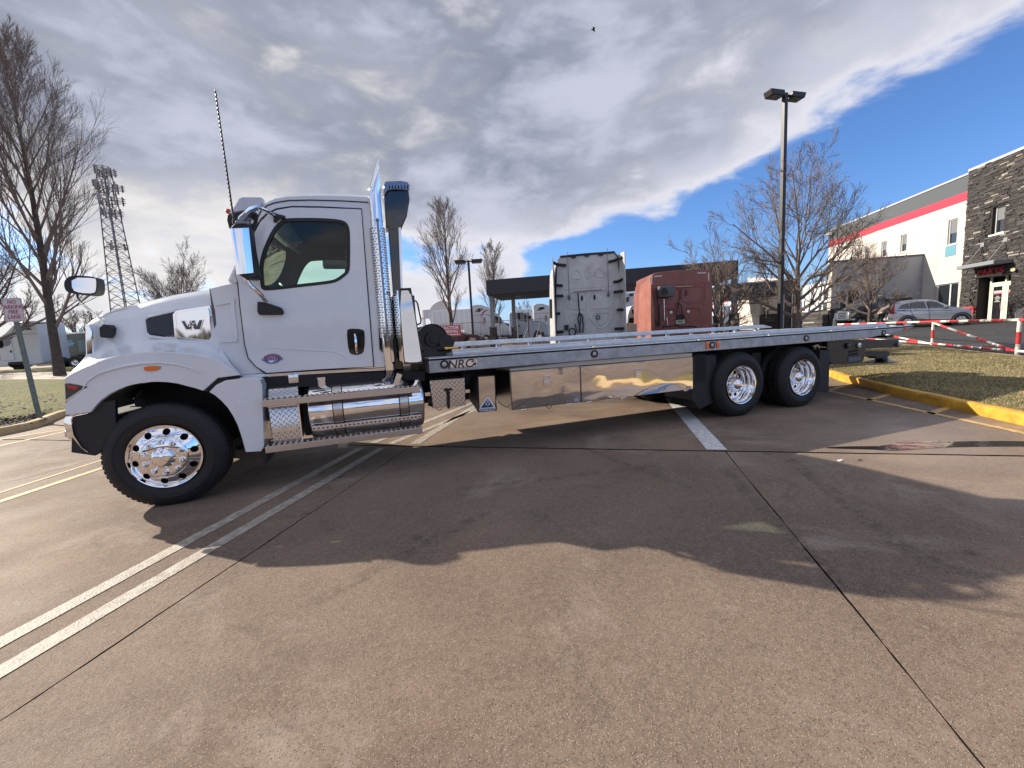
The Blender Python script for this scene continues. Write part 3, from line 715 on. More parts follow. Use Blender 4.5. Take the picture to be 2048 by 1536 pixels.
# fender top lip joining the crease to the skin
for s_ in (-1, 1):
    a = [TY(px, py, YF+.004) for px, py in ((129, 757), (150, 744), (168, 735), (200, 722), (235.4, 711.3), (270, 706), (303, 704.0), (337, 703.8), (370.8, 706.2), (400, 711), (421.6, 716.3), (440, 724), (455.5, 732.6), (479, 750.2))]
    c_ = [TY(px, py-1, .1) for px, py in ((131, 755), (152, 744), (168, 736), (200, 723), (235.4, 713), (270, 707), (303, 704.9), (337, 705), (370.8, 707), (400, 712), (421.6, 718), (440, 725), (455.5, 734), (479, 751))]
    if s_ > 0: a = [mir(p) for p in a]; c_ = [mir(p) for p in c_]
    MB().grid([a, [p.lerp(q, .4)+V((0, 0, .006)) for p, q in zip(a, c_)], c_]).obj('fender_lip', white, T)
# crease line raised along the fender
cr = [TY(px, py, YF-.004) for px, py in ((165, 778), (175, 762), (195, 748), (222, 739), (250, 732), (285, 726.5), (320, 725), (355, 729), (380, 736), (402, 746))]
b = MB(); b.tube(cr, [.004, .009, .012, .013, .013, .013, .012, .010, .008, .003], 8); b.obj('fender_crease', white, T)
# inner arch liner
arc = [TY(px, py, 0) for px, py in ((181.2, 824.7), (201.6, 801), (235.4, 779.5), (269.3, 768.5), (303, 763.9), (337, 764.6), (370.8, 771.5), (406.4, 781.8), (442, 801), (466, 831), (483, 872), (491, 904))]
for s_ in (-1, 1):
    A_ = [V((p.x, .012 if s_ < 0 else 2.428, p.z+.0)) for p in arc]; B_ = [V((p.x, .72 if s_ < 0 else 1.72, p.z+.03)) for p in arc]
    MB().grid([A_, B_]).obj('wheel_arch_liner', dark_frame, T)
for y in (.74, 1.68):
    b = MB(); b.box((-3.30, y, .45), (-2.0, y+.02, 1.4)); b.obj('engine_bay_side', dark_frame, T)
# quarter panel behind the wheel
qp = [(418.2, 784), (432, 770), (452, 760.4), (480, 757), (509.6, 755.3), (519, 759), (524, 770), (528.2, 892.4), (523, 902.5), (491, 904.2), (487, 888), (482.5, 872), (475, 850), (465.6, 831.4), (455, 815), (442, 801), (430, 791)]
for s_ in (-1, 1):
    P_ = [TY(px, py, -.03) for px, py in qp]
    P_ = P_ if s_ < 0 else [mir(p) for p in P_]
    MB().prism(P_, (0, .55*(-s_), 0)).obj('fender_extension', white, T, bevel=.03)
b = MB(); p = [TY(px, py, .02) for px, py in ((521, 902), (534, 902), (531, 929), (522, 914))]; b.prism(p, (0, .45, 0)); b.obj('mud_flap', black_plastic, T)
# dark gap between fender and quarter panel
b = MB(); p = [TY(px, py, -.012) for px, py in ((405, 781), (433, 756.5), (480, 751.5), (484, 754), (454, 757.5), (431, 770), (413, 783.5))]; b.prism([q+V((0, .014, 0)) for q in p], (0, .03, 0)); b.obj('panel_gap', black_plastic, T)
# ---- hood side vent with mesh, chrome badge panel
def offs(pts, y): return [TY(px, py, y) for px, py in pts]
vent = [(291, 640), (296, 636), (350, 623), (350, 677), (300, 670), (294, 664)]
b = MB(); b.prism(offs(vent, .285), (0, .04, 0)); vo = b.obj('hood_vent', dark_frame, T)
b = MB()
for k in range(-8, 16):
    for d in (-1, 1):
        a0 = 290+k*7.0
        seg = []
        for u in range(0, 41):
            px = 292+u*1.45; py = 650 + d*(px-a0-20)*.55
            top = 637 - (px-296)*.255; bot = 667+(px-294)*.17
            if top+1 < py < bot-1 and px < 350: seg.append(TY(px, py, .278))
        if len(seg) > 1: b.tube([seg[0], seg[-1]], .0042, 4)
b.obj('vent_mesh', mat('vent_mesh_paint', (.10, .11, .135), .35), T)
frm = [(287, 637), (294, 632), (352, 617.5), (352, 623), (296, 636), (291, 640), (294, 664), (300, 670), (352, 677), (352, 683), (296, 675), (289, 668)]
b = MB(); b.prism(offs(frm, .272), (0, .05, 0)); b.obj('vent_surround', white, T, bevel=.006)
bp_ = [(344.5, 629), (351, 621.5), (420, 611), (424, 620), (430, 683), (427, 689), (363, 685), (353, 678), (348.5, 672)]
bp_in = [(350, 630), (354, 625.5), (417, 615.5), (419, 621), (425, 679), (422, 681.5), (360, 676), (355, 672.5)]
b = MB(); A_ = offs(bp_, .262); B_ = offs(bp_in, .222)
b.prism(offs(bp_, .262), (0, .06, 0))
badge = b.obj('badge_panel', chrome, T, bevel=.006)
b = MB(); b.prism(offs(bp_in, .232), (0, .03, 0)); b.obj('badge_face', chrome, badge, bevel=.008)
def em(u, v): # zoom region scale 12.8 offset (300, 600)
    return (300+u/12.8, 600+v/12.8)
Wm = [(765, 515), (890, 520), (965, 650), (1010, 520), (1140, 505), (1200, 650), (1250, 500), (1370, 495), (1290, 760), (1270, 775), (1130, 780), (1075, 700), (1045, 775), (915, 780), (900, 765)]
b = MB(); b.prism([TY(*em(*p), .220) for p in Wm], (0, .012, 0)); eo = b.obj('emblem', chrome, badge, bevel=.002)
cx_, cy_ = sum(p[0] for p in Wm)/len(Wm), sum(p[1] for p in Wm)/len(Wm)
Wi = [(800, 535), (880, 538), (962, 678), (1025, 535), (1130, 522), (1198, 676), (1262, 518), (1340, 512), (1272, 748), (1145, 755), (1076, 665), (1030, 752), (925, 756)]
b = MB(); b.prism([TY(*em(*p), .216) for p in Wi], (0, .006, 0)); b.obj('emblem_inlay', black_gloss, eo)
st = [(1058+ (105 if k % 2 == 0 else 42)*math.sin(math.pi*k/5)*1.0, 620-(95 if k % 2 == 0 else 38)*math.cos(math.pi*k/5)) for k in range(10)]
b = MB(); b.prism([TY(*em(*p), .212) for p in st], (0, .008, 0)); b.obj('emblem_star', chrome, eo)
st = [(1058+ (72 if k % 2 == 0 else 28)*math.sin(math.pi*k/5), 620-(64 if k % 2 == 0 else 25)*math.cos(math.pi*k/5)) for k in range(10)]
b = MB(); b.prism([TY(*em(*p), .2095) for p in st], (0, .006, 0)); b.obj('emblem_star_inlay', mat('emblem_red', (.22, .03, .03), .3), eo)
# hood rear gasket, air inlet recess in the cowl
b = MB(); b.prism(offs([(418.5, 577), (424, 577), (429, 621), (437, 683), (434, 711), (441, 716), (437, 717), (430, 711.5), (431, 683), (424, 622)], .235), (0, .05, 0)); b.obj('hood_gasket', mat('grey_gasket', (.10, .105, .12), .5), T)
# grille surround (chrome, seen edge on) and black core
gr = [TY(px, py, .33) for px, py in ((171, 652), (178, 647), (184, 662), (187, 700), (187, 718), (183, 730), (173, 737), (171, 705), (169.5, 672))]
b = MB(); b.prism(gr, (0, .16, 0)); b.prism([mir(p) for p in gr], (0, -.16, 0))
gx = TY(172, 690, .33).x
b.box((gx-.03, .58, 1.72), (gx+.06, 1.86, 1.80)); b.box((gx-.03, .58, 1.10), (gx+.06, 1.86, 1.16)); b.obj('grille_surround', chrome, T, bevel=.01)
b = MB(); b.box((gx+.02, .6, 1.12), (gx+.10, 1.84, 1.78))
for k in range(9): b.box((gx-.01, .6, 1.18+k*.068), (gx+.03, 1.84, 1.20+k*.068))
b.obj('grille', black_plastic, T)
# ---- headlights
for s_ in (-1, 1):
    P_ = [TY(px, py, -.03) for px, py in ((128, 766), (177, 774), (133, 812), (130, 808))]
    if s_ > 0: P_ = [mir(p) for p in P_]
    b = MB(); b.prism(P_, (0, .35*(-s_), 0)); hl = b.obj('headlight', mat('headlight_glass', (.03, .032, .04), .06, coat=1.0), T, bevel=.01)
    q = [TY(px, py, -.036) for px, py in ((133, 770), (158, 773.5), (150, 780), (136, 776))]
    if s_ > 0: q = [mir(p) for p in q]
    b = MB(); b.prism(q, (0, .02*(-s_), 0)); b.obj('turn_lamp', red_lens, hl)
    q = [TY(px, py, -.036) for px, py in ((131, 800), (164, 778), (172, 776), (134, 808))]
    if s_ > 0: q = [mir(p) for p in q]
    b = MB(); b.prism(q, (0, .02*(-s_), 0)); b.obj('light_strip', mat('lamp_clear', (.6, .62, .65), .15, .4), hl)
# marker lamp on the fender
P_ = smooth_poly(offs([(286, 733), (321, 731.5), (320, 738), (312, 741.5), (291, 742), (288, 739)], YF-.012), 1)
MB().prism(P_, (0, .02, 0)).obj('marker_lamp', amber, T, bevel=.004)
# ---- bumper
bx = TY(124, 838, .05); 
BUx0, BUx1 = TY(133, 908, -.02).x-.01, TY(150, 835, -.02).x
zt_, zb_ = TY(135, 833, 0).z, TY(138, 908, 0).z
rows = []
for y, x in ((-.02, BUx0+.10), (.02, BUx0+.03), (.2, BUx0-.03), (.6, BUx0-.08), (1.22, BUx0-.10), (1.84, BUx0-.08), (2.24, BUx0-.03), (2.42, BUx0+.03), (2.46, BUx0+.10)):
    rows.append([V((x, y, zt_)), V((x-.02, y, zt_-.03)), V((x-.02, y, (zt_+zb_)/2)), V((x+.02, y, zb_+.05)), V((x+.06, y, zb_))])
MB().grid(rows).obj('bumper', chrome, T)
b = MB(); b.box((BUx0-.01, .03, zt_-.19), (BUx0+.03, .10, zt_-.13)); b.obj('fog_lamp', chrome_dull, T, bevel=.008)
for s_ in (-1, 1):
    P_ = [TY(px, py, -.005) for px, py in ((144, 835), (150, 832), (182, 825), (196, 806), (230, 800), (232, 870), (199, 905), (190, 912), (142, 905))]
    if s_ > 0: P_ = [mir(p) for p in P_]
    MB().prism(P_, (0, .05*(-s_), 0)).obj('bumper_end', black_plastic, T, bevel=.006)
b = MB(); b.box((BUx0+.05, .05, zb_+.02), (XF-.35, 2.39, zb_+.30)); b.obj('air_dam', black_plastic, T)
# ---- cab
YC = .16      # cab side plane
def CY(px, py, y=YC): return TY(px, py, y)
door_out = [(475.8, 563), (470, 548), (483, 520), (500, 483), (520, 445), (535, 429), (553, 420), (584, 414.5), (640, 415.5), (722.7, 418.6), (733, 560), (746.5, 733), (640, 738.5), (533, 746), (512, 733), (497, 716), (490, 690), (481, 622)]
win = [(522, 523), (518.5, 519.5), (543, 461.4), (560.7, 442), (571, 437.2), (612, 436.5), (654.4, 437.5), (680, 440), (691, 444), (697, 452), (699.3, 466), (699.6, 500), (699.3, 535), (697, 545), (689.5, 552), (676, 562), (662, 566.5), (600, 573.5), (533, 581.3), (524, 578), (521.6, 570)]
win_s = smooth_poly([CY(*p) for p in win[1:]], 2)
def scaled(poly, k, dy=0):
    c0 = sum(poly, V((0, 0, 0)))/len(poly); return [c0+(p-c0)*k+V((0, dy, 0)) for p in poly]
def inset(poly, d, dy=0):
    out = []; n = len(poly); cen = sum(poly, V((0, 0, 0)))/n
    for i, p in enumerate(poly):
        t_ = (poly[(i+1) % n]-poly[i-1]).normalized(); nn = V((-t_.z, 0, t_.x))
        if nn.dot(cen-p) < 0: nn = -nn
        out.append(p+nn*d+V((0, dy, 0)))
    return out
dpoly = [CY(*p) for p in door_out]
for s_ in (-1, 1):
    o_ = dpoly if s_ < 0 else [mir(p) for p in dpoly]; w_ = win_s if s_ < 0 else [mir(p) for p in win_s]
    b = MB(); b.holed(o_, [w_[::-1]], (0, .05*(-s_), 0)); d_ = b.obj('door', white, T, bevel=.006)
    wi = inset(w_, .028); b = MB(); b.holed([p+V((0, s_*.004, 0)) for p in inset(w_, -.004)], [[p+V((0, s_*.004, 0)) for p in wi][::-1]], (0, .035*(-s_), 0)); b.obj('window_seal', black_plastic, d_, bevel=.004)
    b = MB(); tr_ = tessellate_polygon([inset(w_, .02)]); b.add([p+V((0, .016*(-s_), 0)) for p in inset(w_, .02)], tr_); b.obj('window_glass', glass, d_)
    # handle
    ho = smooth_poly([CY(*p, YC-.0) for p in ((693, 661), (699, 657), (724, 658), (730, 664), (729, 700), (723, 709), (705, 710), (697, 703))], 1)
    ho = ho if s_ < 0 else [mir(p) for p in ho]
    b = MB(); b.prism([p+V((0, s_*.006, 0)) for p in ho], (0, .02*(-s_), 0)); h_ = b.obj('door_handle', black_gloss, d_, bevel=.003)
    a_ = [CY(710, 668, YC-.018), CY(711, 676, YC-.032), CY(713, 700, YC-.032), CY(714, 706, YC-.016)]
    a_ = a_ if s_ < 0 else [mir(p) for p in a_]
    b = MB(); b.tube(a_, [.010, .015, .015, .010], 8); b.obj('handle_lever', chrome, h_)
near_door = [o for o in T.children if o.name.startswith('door')][0]
# door swage line
b = MB(); b.tube([CY(*p, YC-.001) for p in ((522, 695), (560, 697), (600, 699.5), (640, 701.5), (668, 703), (684, 709), (702, 722))], [.001, .004, .0055, .0065, .007, .006, .001], 6); b.obj('door_crease', white, near_door)
# oval sticker
b = MB()
def oval(cx, cy, rx, ry, y, n=28): return [CY(cx+rx*math.cos(2*math.pi*k/n), cy+ry*math.sin(2*math.pi*k/n)-(rx*math.cos(2*math.pi*k/n))*.05, y) for k in range(n)]
stk_w = mat('sticker_white', (.55, .58, .68), .35); stk_b = mat('sticker_blue', (.07, .10, .32), .35); stk_r = mat('sticker_red', (.40, .07, .09), .35)
for rx, ry, m_, yy, nm in ((17.6, 10.4, stk_b, .003, 'sticker'), (16.6, 9.6, stk_w, .0042, 'sticker_ring'), (15.8, 8.9, stk_b, .0054, 'sticker_field'), (12.6, 6.6, mat('sticker_pale', (.42, .40, .55), .4), .0066, 'sticker_centre')):
    q = oval(544.5, 717.5, rx, ry, YC-yy); MB().add(q, tessellate_polygon([q])).obj(nm, m_, near_door)
p0, p1 = CY(530, 718, YC), CY(560, 716.5, YC); xd = (p1-p0).normalized()
text_mesh('sticker_text', 'CERTIFIED', .034, stk_r, near_door, CY(544.5, 713.8, YC-.008), xd, (0, 0, 1), .0005, bold=.001, sx=1.0)
text_mesh('sticker_text', 'CLEAN IDLE', .036, stk_b, near_door, CY(544.5, 718.6, YC-.008), xd, (0, 0, 1), .0005, bold=.001, sx=1.0)
b = MB(); b.prism([CY(*p, YC-.0085) for p in ((538, 721), (546.5, 720.6), (546.5, 724.6), (538, 725))], (0, .001, 0)); b.obj('sticker_tab', mat('sticker_tab_white', (.8, .8, .82), .4), near_door)
# cab shell: side frame round the door, cowl panel, sleeper-less rear corner
roof_out = [(467.5, 567.5), (462, 552), (478, 518), (497, 472), (515, 430), (523, 415), (537, 403), (549, 397.5), (576, 393), (620, 391.5), (680, 392), (736, 394)]
cab_rear_bot = [(752, 520), (765, 620), (775, 735)]
shell = roof_out + [(749, 395), (757, 520), (766, 640), (772, 733), (746.5, 734.5), (733.4, 560), (723.6, 417.6), (640, 414.4), (584, 413.4), (552, 418.8), (534, 428), (518.8, 444), (499, 482), (482, 519.4), (469, 548), (474.5, 563.5)]
for s_ in (-1, 1):
    P_ = [CY(px, py, YC+.012) for px, py in shell]
    if s_ > 0: P_ = [p+V((.09 if q[0] < 522 and q[1] < 560 else 0, 0, 0)) if i_ < 6 else p for i_, (p, q) in enumerate(zip(P_, shell))]
    if s_ > 0: P_ = [mir(p) for p in P_]
    MB().prism(P_, (0, .06*(-s_), 0)).obj('cab_side_frame', white, T, bevel=.006)
    # cowl panel ahead of the door
    cow = [(420, 577.5), (446, 571), (467.3, 566.6), (474.5, 563.5), (480, 622), (489, 690), (496, 716.5), (511, 733.5), (527, 746), (490, 749), (480, 750), (456, 733), (443, 716), (436, 711), (436, 683), (430, 622)]
    P_ = [CY(px, py, YC+.03) for px, py in cow]
    if s_ > 0: P_ = [mir(p) for p in P_]
    MB().prism(P_, (0, .16*(-s_), 0)).obj('cowl_panel', white, T, bevel=.008)
# recessed air inlet panel on the cowl: raised frame pieces round a hollow
b = MB()
for q in ([(429, 604), (468, 596), (472, 604), (432, 612)], [(459, 604), (468, 602), (476, 680), (468, 682)], [(436, 674), (470, 676), (477, 684), (438, 686)]):
    b.prism([CY(px, py, YC+.016) for px, py in q], (0, .03, 0))
b.obj('inlet_surround', white, T, bevel=.008)
# lower sill strip under the door and cowl trim
b = MB(); b.prism([CY(*p, YC+.0) for p in ((478, 750.5), (528, 747), (534, 753), (480, 757.5))], (0, .2, 0)); b.obj('cowl_skirt', white, T, bevel=.004)
b = MB(); b.prism([CY(*p, YC+.05) for p in ((529, 748), (640, 741), (772, 735), (774, 741), (640, 748), (536, 754))], (0, .1, 0)); b.obj('cab_sill', chrome_dull, T, bevel=.004)
b = MB(); b.prism([CY(*p, YC+.0) for p in ((490, 757), (640, 749), (850, 742), (850, 762), (640, 772), (532, 776), (530, 762))], (0, .5, 0)); b.obj('cab_underside', dark_frame, T)
# roof: lofted skin across the cab
r_side = [CY(px, py, YC+.02) for px, py in ((519, 424), (523, 415), (537, 403), (549, 397.5), (576, 393), (620, 391.5), (680, 392), (749, 394.5))]
r_up = [V((p.x+dx_, YC+.10, p.z+dz_)) for p, dx_, dz_ in zip(r_side, (.02, .02, .01, .0, 0, 0, 0, 0), (.03, .035, .05, .06, .065, .065, .065, .06))]
r_c = [V((p.x, 1.22, p.z+.05)) for p in r_up]; r_q = [V((p.x, YC+.35, p.z+.03)) for p in r_up]
rr_ = [resample(r, 14) for r in (r_side, r_up, r_q, r_c)]
full = rr_+[[mir(p) for p in r] for r in rr_[-2::-1]]
MB().grid(full).obj('roof', white, T, sub=1, ang=80)
# black drip seams
b = MB(); b.tube([CY(px, py, YC+.008) for px, py in ((513, 440), (522, 421), (534, 411), (549, 405.5), (576, 401), (620, 400), (680, 401.5), (736, 404.5))], .006, 6); b.tube([CY(px, py, YC+.004) for px, py in ((508, 462), (519.5, 441), (534, 426.5), (553, 417.5), (584, 412.8), (640, 413.5), (722.7, 417), (734, 560), (747.5, 734))], .0055, 6)
b.tube([CY(px, py, YC+.004) for px, py in ((475.2, 566), (481, 622), (489.6, 690), (496.5, 716.3), (512, 733.3), (532.5, 746.6))], .006, 6)
b.obj('door_seam', black_plastic, T)
# rear wall, front bulkhead, floor, windscreen
zr0, zr1 = 1.20, CY(749, 396).z
xr_t, xr_b = CY(749, 396).x, CY(772, 733).x
b = MB()
wl = [V((xr_t-.0, .5, 0)), ]
def onrear(y, z): 
    t_ = (z-zr0)/(zr1-zr0); return V((xr_b+(xr_t-xr_b)*t_, y, z))
b.holed([onrear(YC+.04, zr0), onrear(2.40-YC, zr0), onrear(2.40-YC, zr1+.03), onrear(YC+.04, zr1+.03)], [[onrear(.55, 2.15), onrear(.55, 2.75), onrear(1.89, 2.75), onrear(1.89, 2.15)]], (.04, 0, 0)); b.obj('rear_wall', white, T, bevel=.004)
b = MB(); b.add([onrear(.55, 2.15)+V((.02, 0, 0)), onrear(1.89, 2.15)+V((.02, 0, 0)), onrear(1.89, 2.75)+V((.02, 0, 0)), onrear(.55, 2.75)+V((.02, 0, 0))], [(0, 1, 2, 3)]); b.obj('rear_window', glass, T)
wb, wt = CY(459, 563, YC+.05), CY(516, 428, YC+.05)
b = MB(); ws = []
for i in range(9):
    y = YC+.06+(2.32-2*YC)*i/8; k = 1-((i-4)/4)**2
    wb.x += .011; wt.x += .011
    ws.append([V((wb.x-.10*k, y, wb.z)), V(((wb.x+wt.x)/2-.09*k, y, (wb.z+wt.z)/2)), V((wt.x-.07*k, y, wt.z+.02))])
b.grid(ws); b.obj('windscreen', glass, T)
b = MB(); b.tube([ws[0][0], ws[0][1], ws[0][2]], .03, 8); b.tube([ws[-1][0], ws[-1][1], ws[-1][2]], .03, 8); b.tube([w[0] for w in ws], .02, 6); b.tube([w[2]+V((0.02, 0, .01)) for w in ws], .03, 6); b.obj('windscreen_frame', white, T)
b = MB(); b.box((-2.0, YC+.06, 1.18), (-.82, 2.38-YC, 1.22)); b.box((-2.02, YC+.08, 1.22), (-1.92, 2.36-YC, 2.02)); b.obj('cab_floor', interior, T)
b = MB(); b.rbox((-2.02, YC+.10, 1.75), (-1.70, 2.34-YC, 2.12), .05); b.obj('dashboard', interior, T)
b = MB(); b.box((-1.62, YC+.07, zr1-.10), (-.86, 2.37-YC, zr1-.04)); b.box((-.93, YC+.07, 2.55), (-.86, 2.37-YC, zr1-.04)); b.obj('headliner', interior, T)
for y in (.42, 1.55):
    b = MB(); b.rbox((-1.35, y, 1.55), (-.98, y+.48, 1.72), .05); b.rbox((-1.06, y+.02, 1.68), (-.93, y+.46, 2.36), .05); b.rbox((-1.04, y+.12, 2.38), (-.95, y+.36, 2.58), .04); b.box((-1.25, y+.1, 1.2), (-1.05, y+.38, 1.56)); b.obj('seat', interior, T)
b = MB(); sc = V((-1.62, .72, 2.03)); ax = V((.72, 0, .69)).normalized(); e1 = V((0, 1, 0)); e2 = ax.cross(e1)
b.tube([sc+(e1*math.cos(t_)+e2*math.sin(t_))*.22 for t_ in [2*math.pi*k/24 for k in range(25)]], .016, 6)
for a in (0.3, 2.84, 4.71): b.cyl(sc, sc+(e1*math.cos(a)+e2*math.sin(a))*.21, .014, n=6)
b.cyl(sc, sc-ax*.3, .03, n=8); b.obj('steering_wheel', black_plastic, T)
# sun visor above the windscreen
vs = [(456, 425), (465, 418), (478, 396), (485, 393.5), (521, 393.8), (527, 397), (527, 404), (519, 416), (480, 423), (462, 427)]
P_ = [TY(px, py, .22) for px, py in vs]; b = MB(); b.prism(P_, (0, 2.0, 0)); b.obj('sun_visor', mat('visor_grey', (.50, .53, .60), .25, coat=1.0), T, bevel=.01)
P_ = [TY(px, py, .20) for px, py in ((455, 430), (462, 427), (480, 423), (500, 420), (494, 440), (470, 452), (458, 456), (454, 440))]
for y_ in (0.0, 1.90): b = MB(); b.prism([p+V((0, y_, 0)) for p in P_], (0, .12, 0)); b.obj('visor_bracket', black_plastic, T, bevel=.008)
# dark trim lining the cab sides
ln = roof_out[2:]+[(749, 397), (757, 520), (766, 640), (771, 731), (533, 744), (499, 714), (484, 622), (472, 570)]
for s_ in (-1, 1):
    o_ = [CY(px, py, YC+.078)+V((.09 if s_ > 0 and px < 522 and py < 572 else 0, 0, 0)) for px, py in ln]; w_ = [p+V((0, .078, 0)) for p in inset(win_s, .012)]
    if s_ > 0: o_ = [mir(p) for p in o_]; w_ = [mir(p) for p in w_]
    b = MB(); b.holed(o_, [w_[::-1]], (0, .015*(-s_), 0)); b.obj('door_trim', interior, T)
p = TY(672, 527, 2.62); b = MB(); b.rbox((p.x-.20, 2.56, p.z-.085), (p.x+.20, 2.68, p.z+.085), .03); b.tube([V((p.x+.05, 2.6, p.z+.08)), V((p.x-.4, 2.5, p.z+.22)), V((p.x-.7, 2.36, p.z+.28))], .018, 6); b.obj('look_down_mirror', black_plastic, T)
b = MB(); b.sphere(TY(457, 423, .25), .028, 10); b.obj('clearance_lamp', red_lens, T)
# ---- mirrors, antenna
YM = -.12
mo = [(461, 455), (469, 446), (496, 446), (500, 452), (506, 500), (515, 545), (516.5, 553), (508, 557), (490, 556), (478, 550), (470, 520)]
b = MB(); P_ = [TY(px, py, YM) for px, py in mo]; b.prism(P_, (0, .16, 0)); mh = b.obj('mirror_housing', black_plastic, T, bevel=.012)
# curved chrome shell
b = MB(); rows = []
for t_ in [i/8 for i in range(9)]:
    L_ = V((463.5+(472.5-463.5)*0, 0, 0)); row = []
    for k in range(13):
        u = k/12
        xl, xr = (461+(473-461)*t_), (497.5+(507-497.5)*t_)
        yl, yr = (457+(549-457)*t_), (455.5+(545.5-455.5)*t_)
        px = xl+(xr-xl)*u; py = yl+(yr-yl)*u; dep = .035*math.sin(math.pi*min(1, u*1.25))**.8 if u < .8 else .035*math.sin(math.pi)**2+.012*(1-(u-.8)/.2)+0
        dep = .045*math.sin(math.pi*(u*.88+.06))
        row.append(TY(px, py, YM-.008-dep))
    rows.append(row)
b.grid(rows); b.obj('mirror_cover', chrome, mh, ang=60)
b = MB(); b.tube([TY(px, py, y) for px, py, y in ((492, 556, YM+.05), (497, 566, YM+.05), (503, 573, YM+.05), (520, 588, YM+.09), (533, 603, YM+.16))], .020, 8); b.obj('mirror_arm', chrome_dull, T)
b = MB(); b.prism([TY(px, py, YC-.055) for px, py in ((514, 603), (530, 604), (562, 615), (566, 622), (565, 629), (517, 629.5), (514, 622))], (0, .07, 0)); b.obj('mirror_base', black_plastic, T, bevel=.012)
b = MB(); b.tube([TY(px, py, y) for px, py, y in ((478, 448, YM+.05), (480, 436, YM+.05), (500, 418, YM+.06), (513, 414, YM+.08), (530, 420, YM+.16), (548, 432, YC-.03))], .019, 8); b.obj('mirror_arm', chrome, T)
b = MB(); b.prism([TY(px, py, YM+.0) for px, py in ((470, 442), (478, 437), (500, 418), (505, 420), (486, 442), (500, 443), (498, 449), (470, 449))], (0, .12, 0)); b.obj('mirror_bracket', mat('grey_bracket', (.20, .21, .23), .3, .6), T, bevel=.008)
b = MB(); b.prism([TY(px, py, YC-.03) for px, py in ((545, 424), (557, 428), (570, 431), (570, 436), (557, 438), (553, 444), (546, 443), (548, 434))], (0, .03, 0)); b.obj('mirror_hinge', black_plastic, T, bevel=.006)
b = MB(); b.prism([TY(px, py, YM+.10) for px, py in ((500, 432), (512, 424), (516, 430), (514, 444), (504, 466), (500, 456), (507, 442))], (0, .03, 0)); b.obj('mirror_stay', black_plastic, T, bevel=.006)
# antenna: thin rod with a spiral wrap
a0, a1 = TY(468.5, 448, YM+.05), TY(430.5, 180, YM+.05)
b = MB(); b.cyl(a0, a1, .0085, .006, n=6); b.cyl(a0, a0+(a1-a0)*.03, .014, n=8)
n_ = 170; ex = V((1, 0, 0)); ey = V((0, 1, 0)); b.tube([a0+(a1-a0)*(k/n_)+(ex*math.cos(k*1.15)+ey*math.sin(k*1.15))*.0085 for k in range(n_)], .0030, 4)
b.obj('antenna', mat('antenna_dark', (.035, .035, .04), .5, .2), T)
# hood mirrors
HM = .78
def hood_mirror(tr, near):
    mh_ = [(136, 553), (147, 550), (188, 553), (194, 558), (195, 580), (190, 590), (160, 589), (134, 585), (127.5, 575), (127.5, 562)]
    P_ = smooth_poly([tr(px, py, HM) for px, py in mh_], 1); b = MB(); b.prism(P_, (.0, .14 if near else -.14, 0)); h_ = b.obj('hood_mirror', black_plastic, T, bevel=.02)
    P_ = smooth_poly([tr(px, py, HM-.006) for px, py in ((143, 555), (190, 556), (192.5, 561), (192, 580), (188, 587), (160, 586), (144, 580))], 1)
    b = MB(); b.prism(P_, (0, .006 if near else -.006, 0)); b.obj('mirror_glass', chrome, h_)
    b = MB(); b.tube([tr(px, py, y) for px, py, y in ((154, 588, .85), (156, 597, .82), (164, 608, .73), (185, 625, .52), (204, 641, .36), (208, 650, .32))], .0115, 8); b.obj('mirror_arm', chrome_dull, T)
    b = MB(); b.prism(smooth_poly([tr(px, py, .30) for px, py in ((198, 650), (222, 649), (223.5, 675), (203, 676), (199, 672))], 1), (0, .12 if near else -.12, 0)); b.obj('mirror_foot', black_plastic, T, bevel=.012)
hood_mirror(lambda a, b_, y: TY(a, b_, y), True)
# ---- exhaust stack
YE = .16
ex_pts = [TY(px, py, YE) for px, py in ((779, 742), (760.5, 560), (749.5, 400), (746, 358), (750, 338), (757.5, 306))]
rE = (TY(762, 400, YE)-TY(737.5, 400, YE)).length/2
xe = ex_pts[2].x; zb = TY(779, 738, YE).z
e_bot, e_top = TY(778, 740, YE), TY(749, 372, YE)
xm = (e_bot.x+e_top.x)/2; e_bot.x = xm; e_top.x = xm
print('stack', e_bot, e_top, rE, TY(779, 740, YE).x, TY(749, 372, YE).x)
b = MB(); up = V((0, 0, 1))
ztip = TY(757, 300, YE).z
# straight pipe then a curved, mitred outlet leaning to the rear
n = 28; rings = []
path = [V((xm, YE, z)) for z in (e_bot.z, e_bot.z+.5, e_bot.z+1.2, e_top.z-.12)]
for q_ in (.25, .6, 1.0): path.append(V((xm+.018*q_**2, YE, e_top.z-.12+.10*q_)))
for i in range(len(path)):
    d = (path[min(i+1, len(path)-1)]-path[max(0, i-1)]).normalized(); e1 = V((0, 1, 0)); e2 = d.cross(e1); rings.append([path[i]+(e1*math.cos(2*math.pi*q/n)+e2*math.sin(2*math.pi*q/n))*rE for q in range(n)])
dd_ = V((math.sin(.33), 0, math.cos(.33))); base_r = rings[-1]
def cutq(p, extra=0): return p+dd_*((xm+rE*1.12+extra-p.x)/dd_.x)
for f_ in (.25, .5, .75, 1.0): rings.append([p.lerp(cutq(p), f_) for p in base_r])
b.grid(rings, 0, True, True)
cenr = sum(base_r, V((0, 0, 0)))/n
inn = [[cutq(cenr+(p-cenr)*.93) for p in base_r], [cenr+(p-cenr)*.93 for p in base_r]]
b.grid([rings[-1], inn[0]], 0, True, True); b.grid(inn, 1, True, True); b.add(inn[1], [tuple(range(n))], 1)
stack = b.obj('exhaust_stack', [chrome, mat('pipe_inside', (.03, .03, .03), .6)], T, ang=50)
